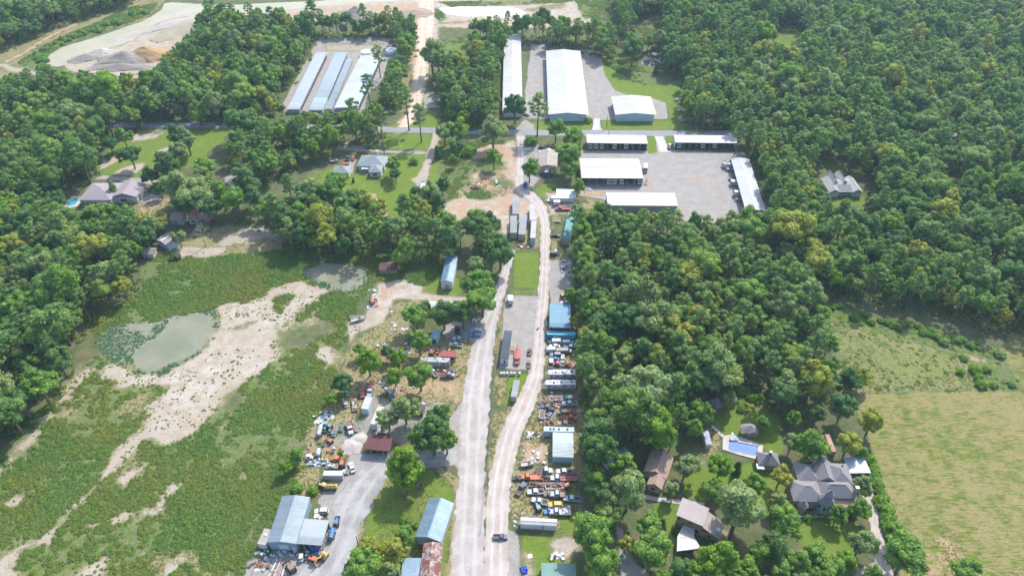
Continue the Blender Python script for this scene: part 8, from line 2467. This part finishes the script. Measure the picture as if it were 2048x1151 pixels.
SPOTS = [  # centre, spread in pixels, count, place, kinds, colours
    (560, 1108, 60, 6, 26, 'in front of the workshop', 'drum bin crate barrel', 'white white pale_blue grey'),
    (530, 1130, 30, 14, 22, 'in the scrap left of the long pipes', 'scrap_sheet plank pipe engine_block crate', 'grey rusty brown white black'),
    (640, 1070, 6, 40, 16, 'along the workshop annex', 'engine_block crate drum scrap_sheet', 'black rusty grey white'),
    (640, 925, 26, 7, 26, 'in the heap above the grey container', 'drum barrel drum scrap_sheet', 'pale_blue grey teal white'),
    (620, 895, 16, 30, 14, 'at the fenced corner of the truck yard', 'scrap_sheet plank pipe', 'white brown rusty'),
    (655, 895, 40, 12, 12, 'on the grass beside the stone heap', 'crate tyre engine_block', 'white orange rusty black'),
    (645, 835, 20, 12, 16, 'under the lime green sapling', 'crate scrap_sheet bin', 'white pale_blue grey'),
    (770, 770, 60, 10, 18, 'between the trees of the truck yard', 'crate scrap_sheet plank tyre', 'white rusty blue grey'),
    (800, 695, 60, 10, 18, 'beside the bright lime trees', 'scrap_sheet crate plank pipe', 'grey white pale_blue rusty'),
    (885, 748, 30, 8, 14, 'below the patchy roofed trailer', 'crate drum engine_block', 'orange white black red'),
    (870, 700, 30, 8, 10, 'around the red shelter', 'crate drum plank', 'cream red white'),
    (1110, 800, 30, 16, 22, 'in the scrap below the campers', 'engine_block crate tyre scrap_sheet', 'rusty black brown white'),
    (1110, 830, 32, 22, 34, 'in the middle of the scrap yard', 'engine_block crate tyre scrap_sheet pipe', 'rusty black red brown grey white blue'),
    (1125, 728, 26, 8, 18, 'by the fence above the campers', 'engine_block tyre scrap_sheet', 'rusty red black grey'),
    (1075, 868, 22, 8, 16, 'left of the old green-grey mobile home', 'engine_block tyre crate', 'black grey white'),
    (1072, 915, 24, 14, 14, 'on the red earth by the metal garage', 'plank scrap_sheet crate', 'white grey brown'),
    (1140, 1008, 12, 14, 14, 'behind the yellow car', 'engine_block crate tyre', 'black white rusty'),
    (1040, 1040, 12, 14, 8, 'at the end of the long white shed', 'pipe tyre plank', 'black grey'),
    (1115, 1112, 12, 6, 9, 'on the grass above the green roof', 'crate scrap_sheet', 'white cream grey'),
    (1108, 658, 34, 2, 9, 'under the edge of the square blue roof', 'crate engine_block', 'black white brown red'),
    (1128, 594, 8, 5, 10, 'in the heap beyond the square blue roof', 'engine_block crate drum', 'orange brown rusty'),
    (1050, 492, 18, 4, 12, 'at the foot of the office trailers', 'plank scrap_sheet crate', 'rusty cream black'),
    (960, 370, 45, 14, 14, 'on the sandy wasteland', 'plank scrap_sheet pipe', 'brown white grey'),
    (1130, 530, 10, 20, 10, 'by the boats in the wood shade', 'crate scrap_sheet', 'white grey pale_blue'),
    (745, 590, 10, 25, 10, 'beside the sandy track by the pond', 'scrap_sheet plank crate', 'grey rusty white'),
    (800, 640, 20, 20, 8, 'on the grass right of the sandy track', 'crate scrap_sheet', 'white grey'),
    (835, 800, 14, 10, 9, 'near the dark gazebo frame', 'plank scrap_sheet', 'grey white brown'),
]
for cx, cy, sx_, sy_, n, place_, ks, cs_ in SPOTS:
    ks, cs_ = ks.split(), cs_.split()
    used = {}
    for k in range(int(n * 1.5)):
        kk, cc = R.choice(ks), R.choice(cs_).replace('_', ' ')
        key = (kk, cc)
        if key not in jme:
            jme[key] = fixn(JUNK[kk](R).mesh(kk, JM[cc]))
        g = G(cx + R.uniform(-sx_, sx_), cy + R.uniform(-sy_, sy_))
        used[key] = used.get(key, 0) + 1
        lab = '%s%s %s %s' % (['', 'another ', 'third ', 'fourth ', 'fifth ', 'sixth ', 'seventh ', 'eighth ', 'ninth ', 'tenth ', 'further ', 'further '][min(used[key] - 1, 11)], cc, kk.replace('_', ' '), place_)
        o = put(kk, jme[key], None, (g.x, g.y, 0), R.uniform(0, 6.28), R.uniform(.55, 1.1))
        tag(o, lab, kk.replace('_', ' '), 'odds and ends lying in the yards')
# dark shelter frame in the truck yard
B('dark_shelter', 'collapsed dark shelter among the truck yard trees', 'shelter', (829, 822), (845, 825), (832, 807), 2.4, 'mono', 0.5, WOODM, roofmat('roof_darkgrey', (0.09, 0.09, 0.10), (0.14, 0.13, 0.13), 0.9), 0.1, 5, open_=('front', 'left'), posts=2)
# ------------------------------------------------------------------ air
hb = MB().box(-7200, 7200, -3100, 9200, -1.0, 235.0).build('haze', bpy.data.materials.new('haze_air'))
hm_ = hb.data.materials[0]
hm_.use_nodes = True
ht = hm_.node_tree
ht.nodes.clear()
ho, hv = ht.nodes.new('ShaderNodeOutputMaterial'), ht.nodes.new('ShaderNodeVolumePrincipled')
hv.inputs['Color'].default_value = (0.58, 0.82, 1.0, 1)
hv.inputs['Density'].default_value = 0.00012
hv.inputs['Anisotropy'].default_value = 0.2
ht.links.new(hv.outputs[0], ho.inputs['Volume'])
struct(hb, 'thin summer haze', 'stuff')
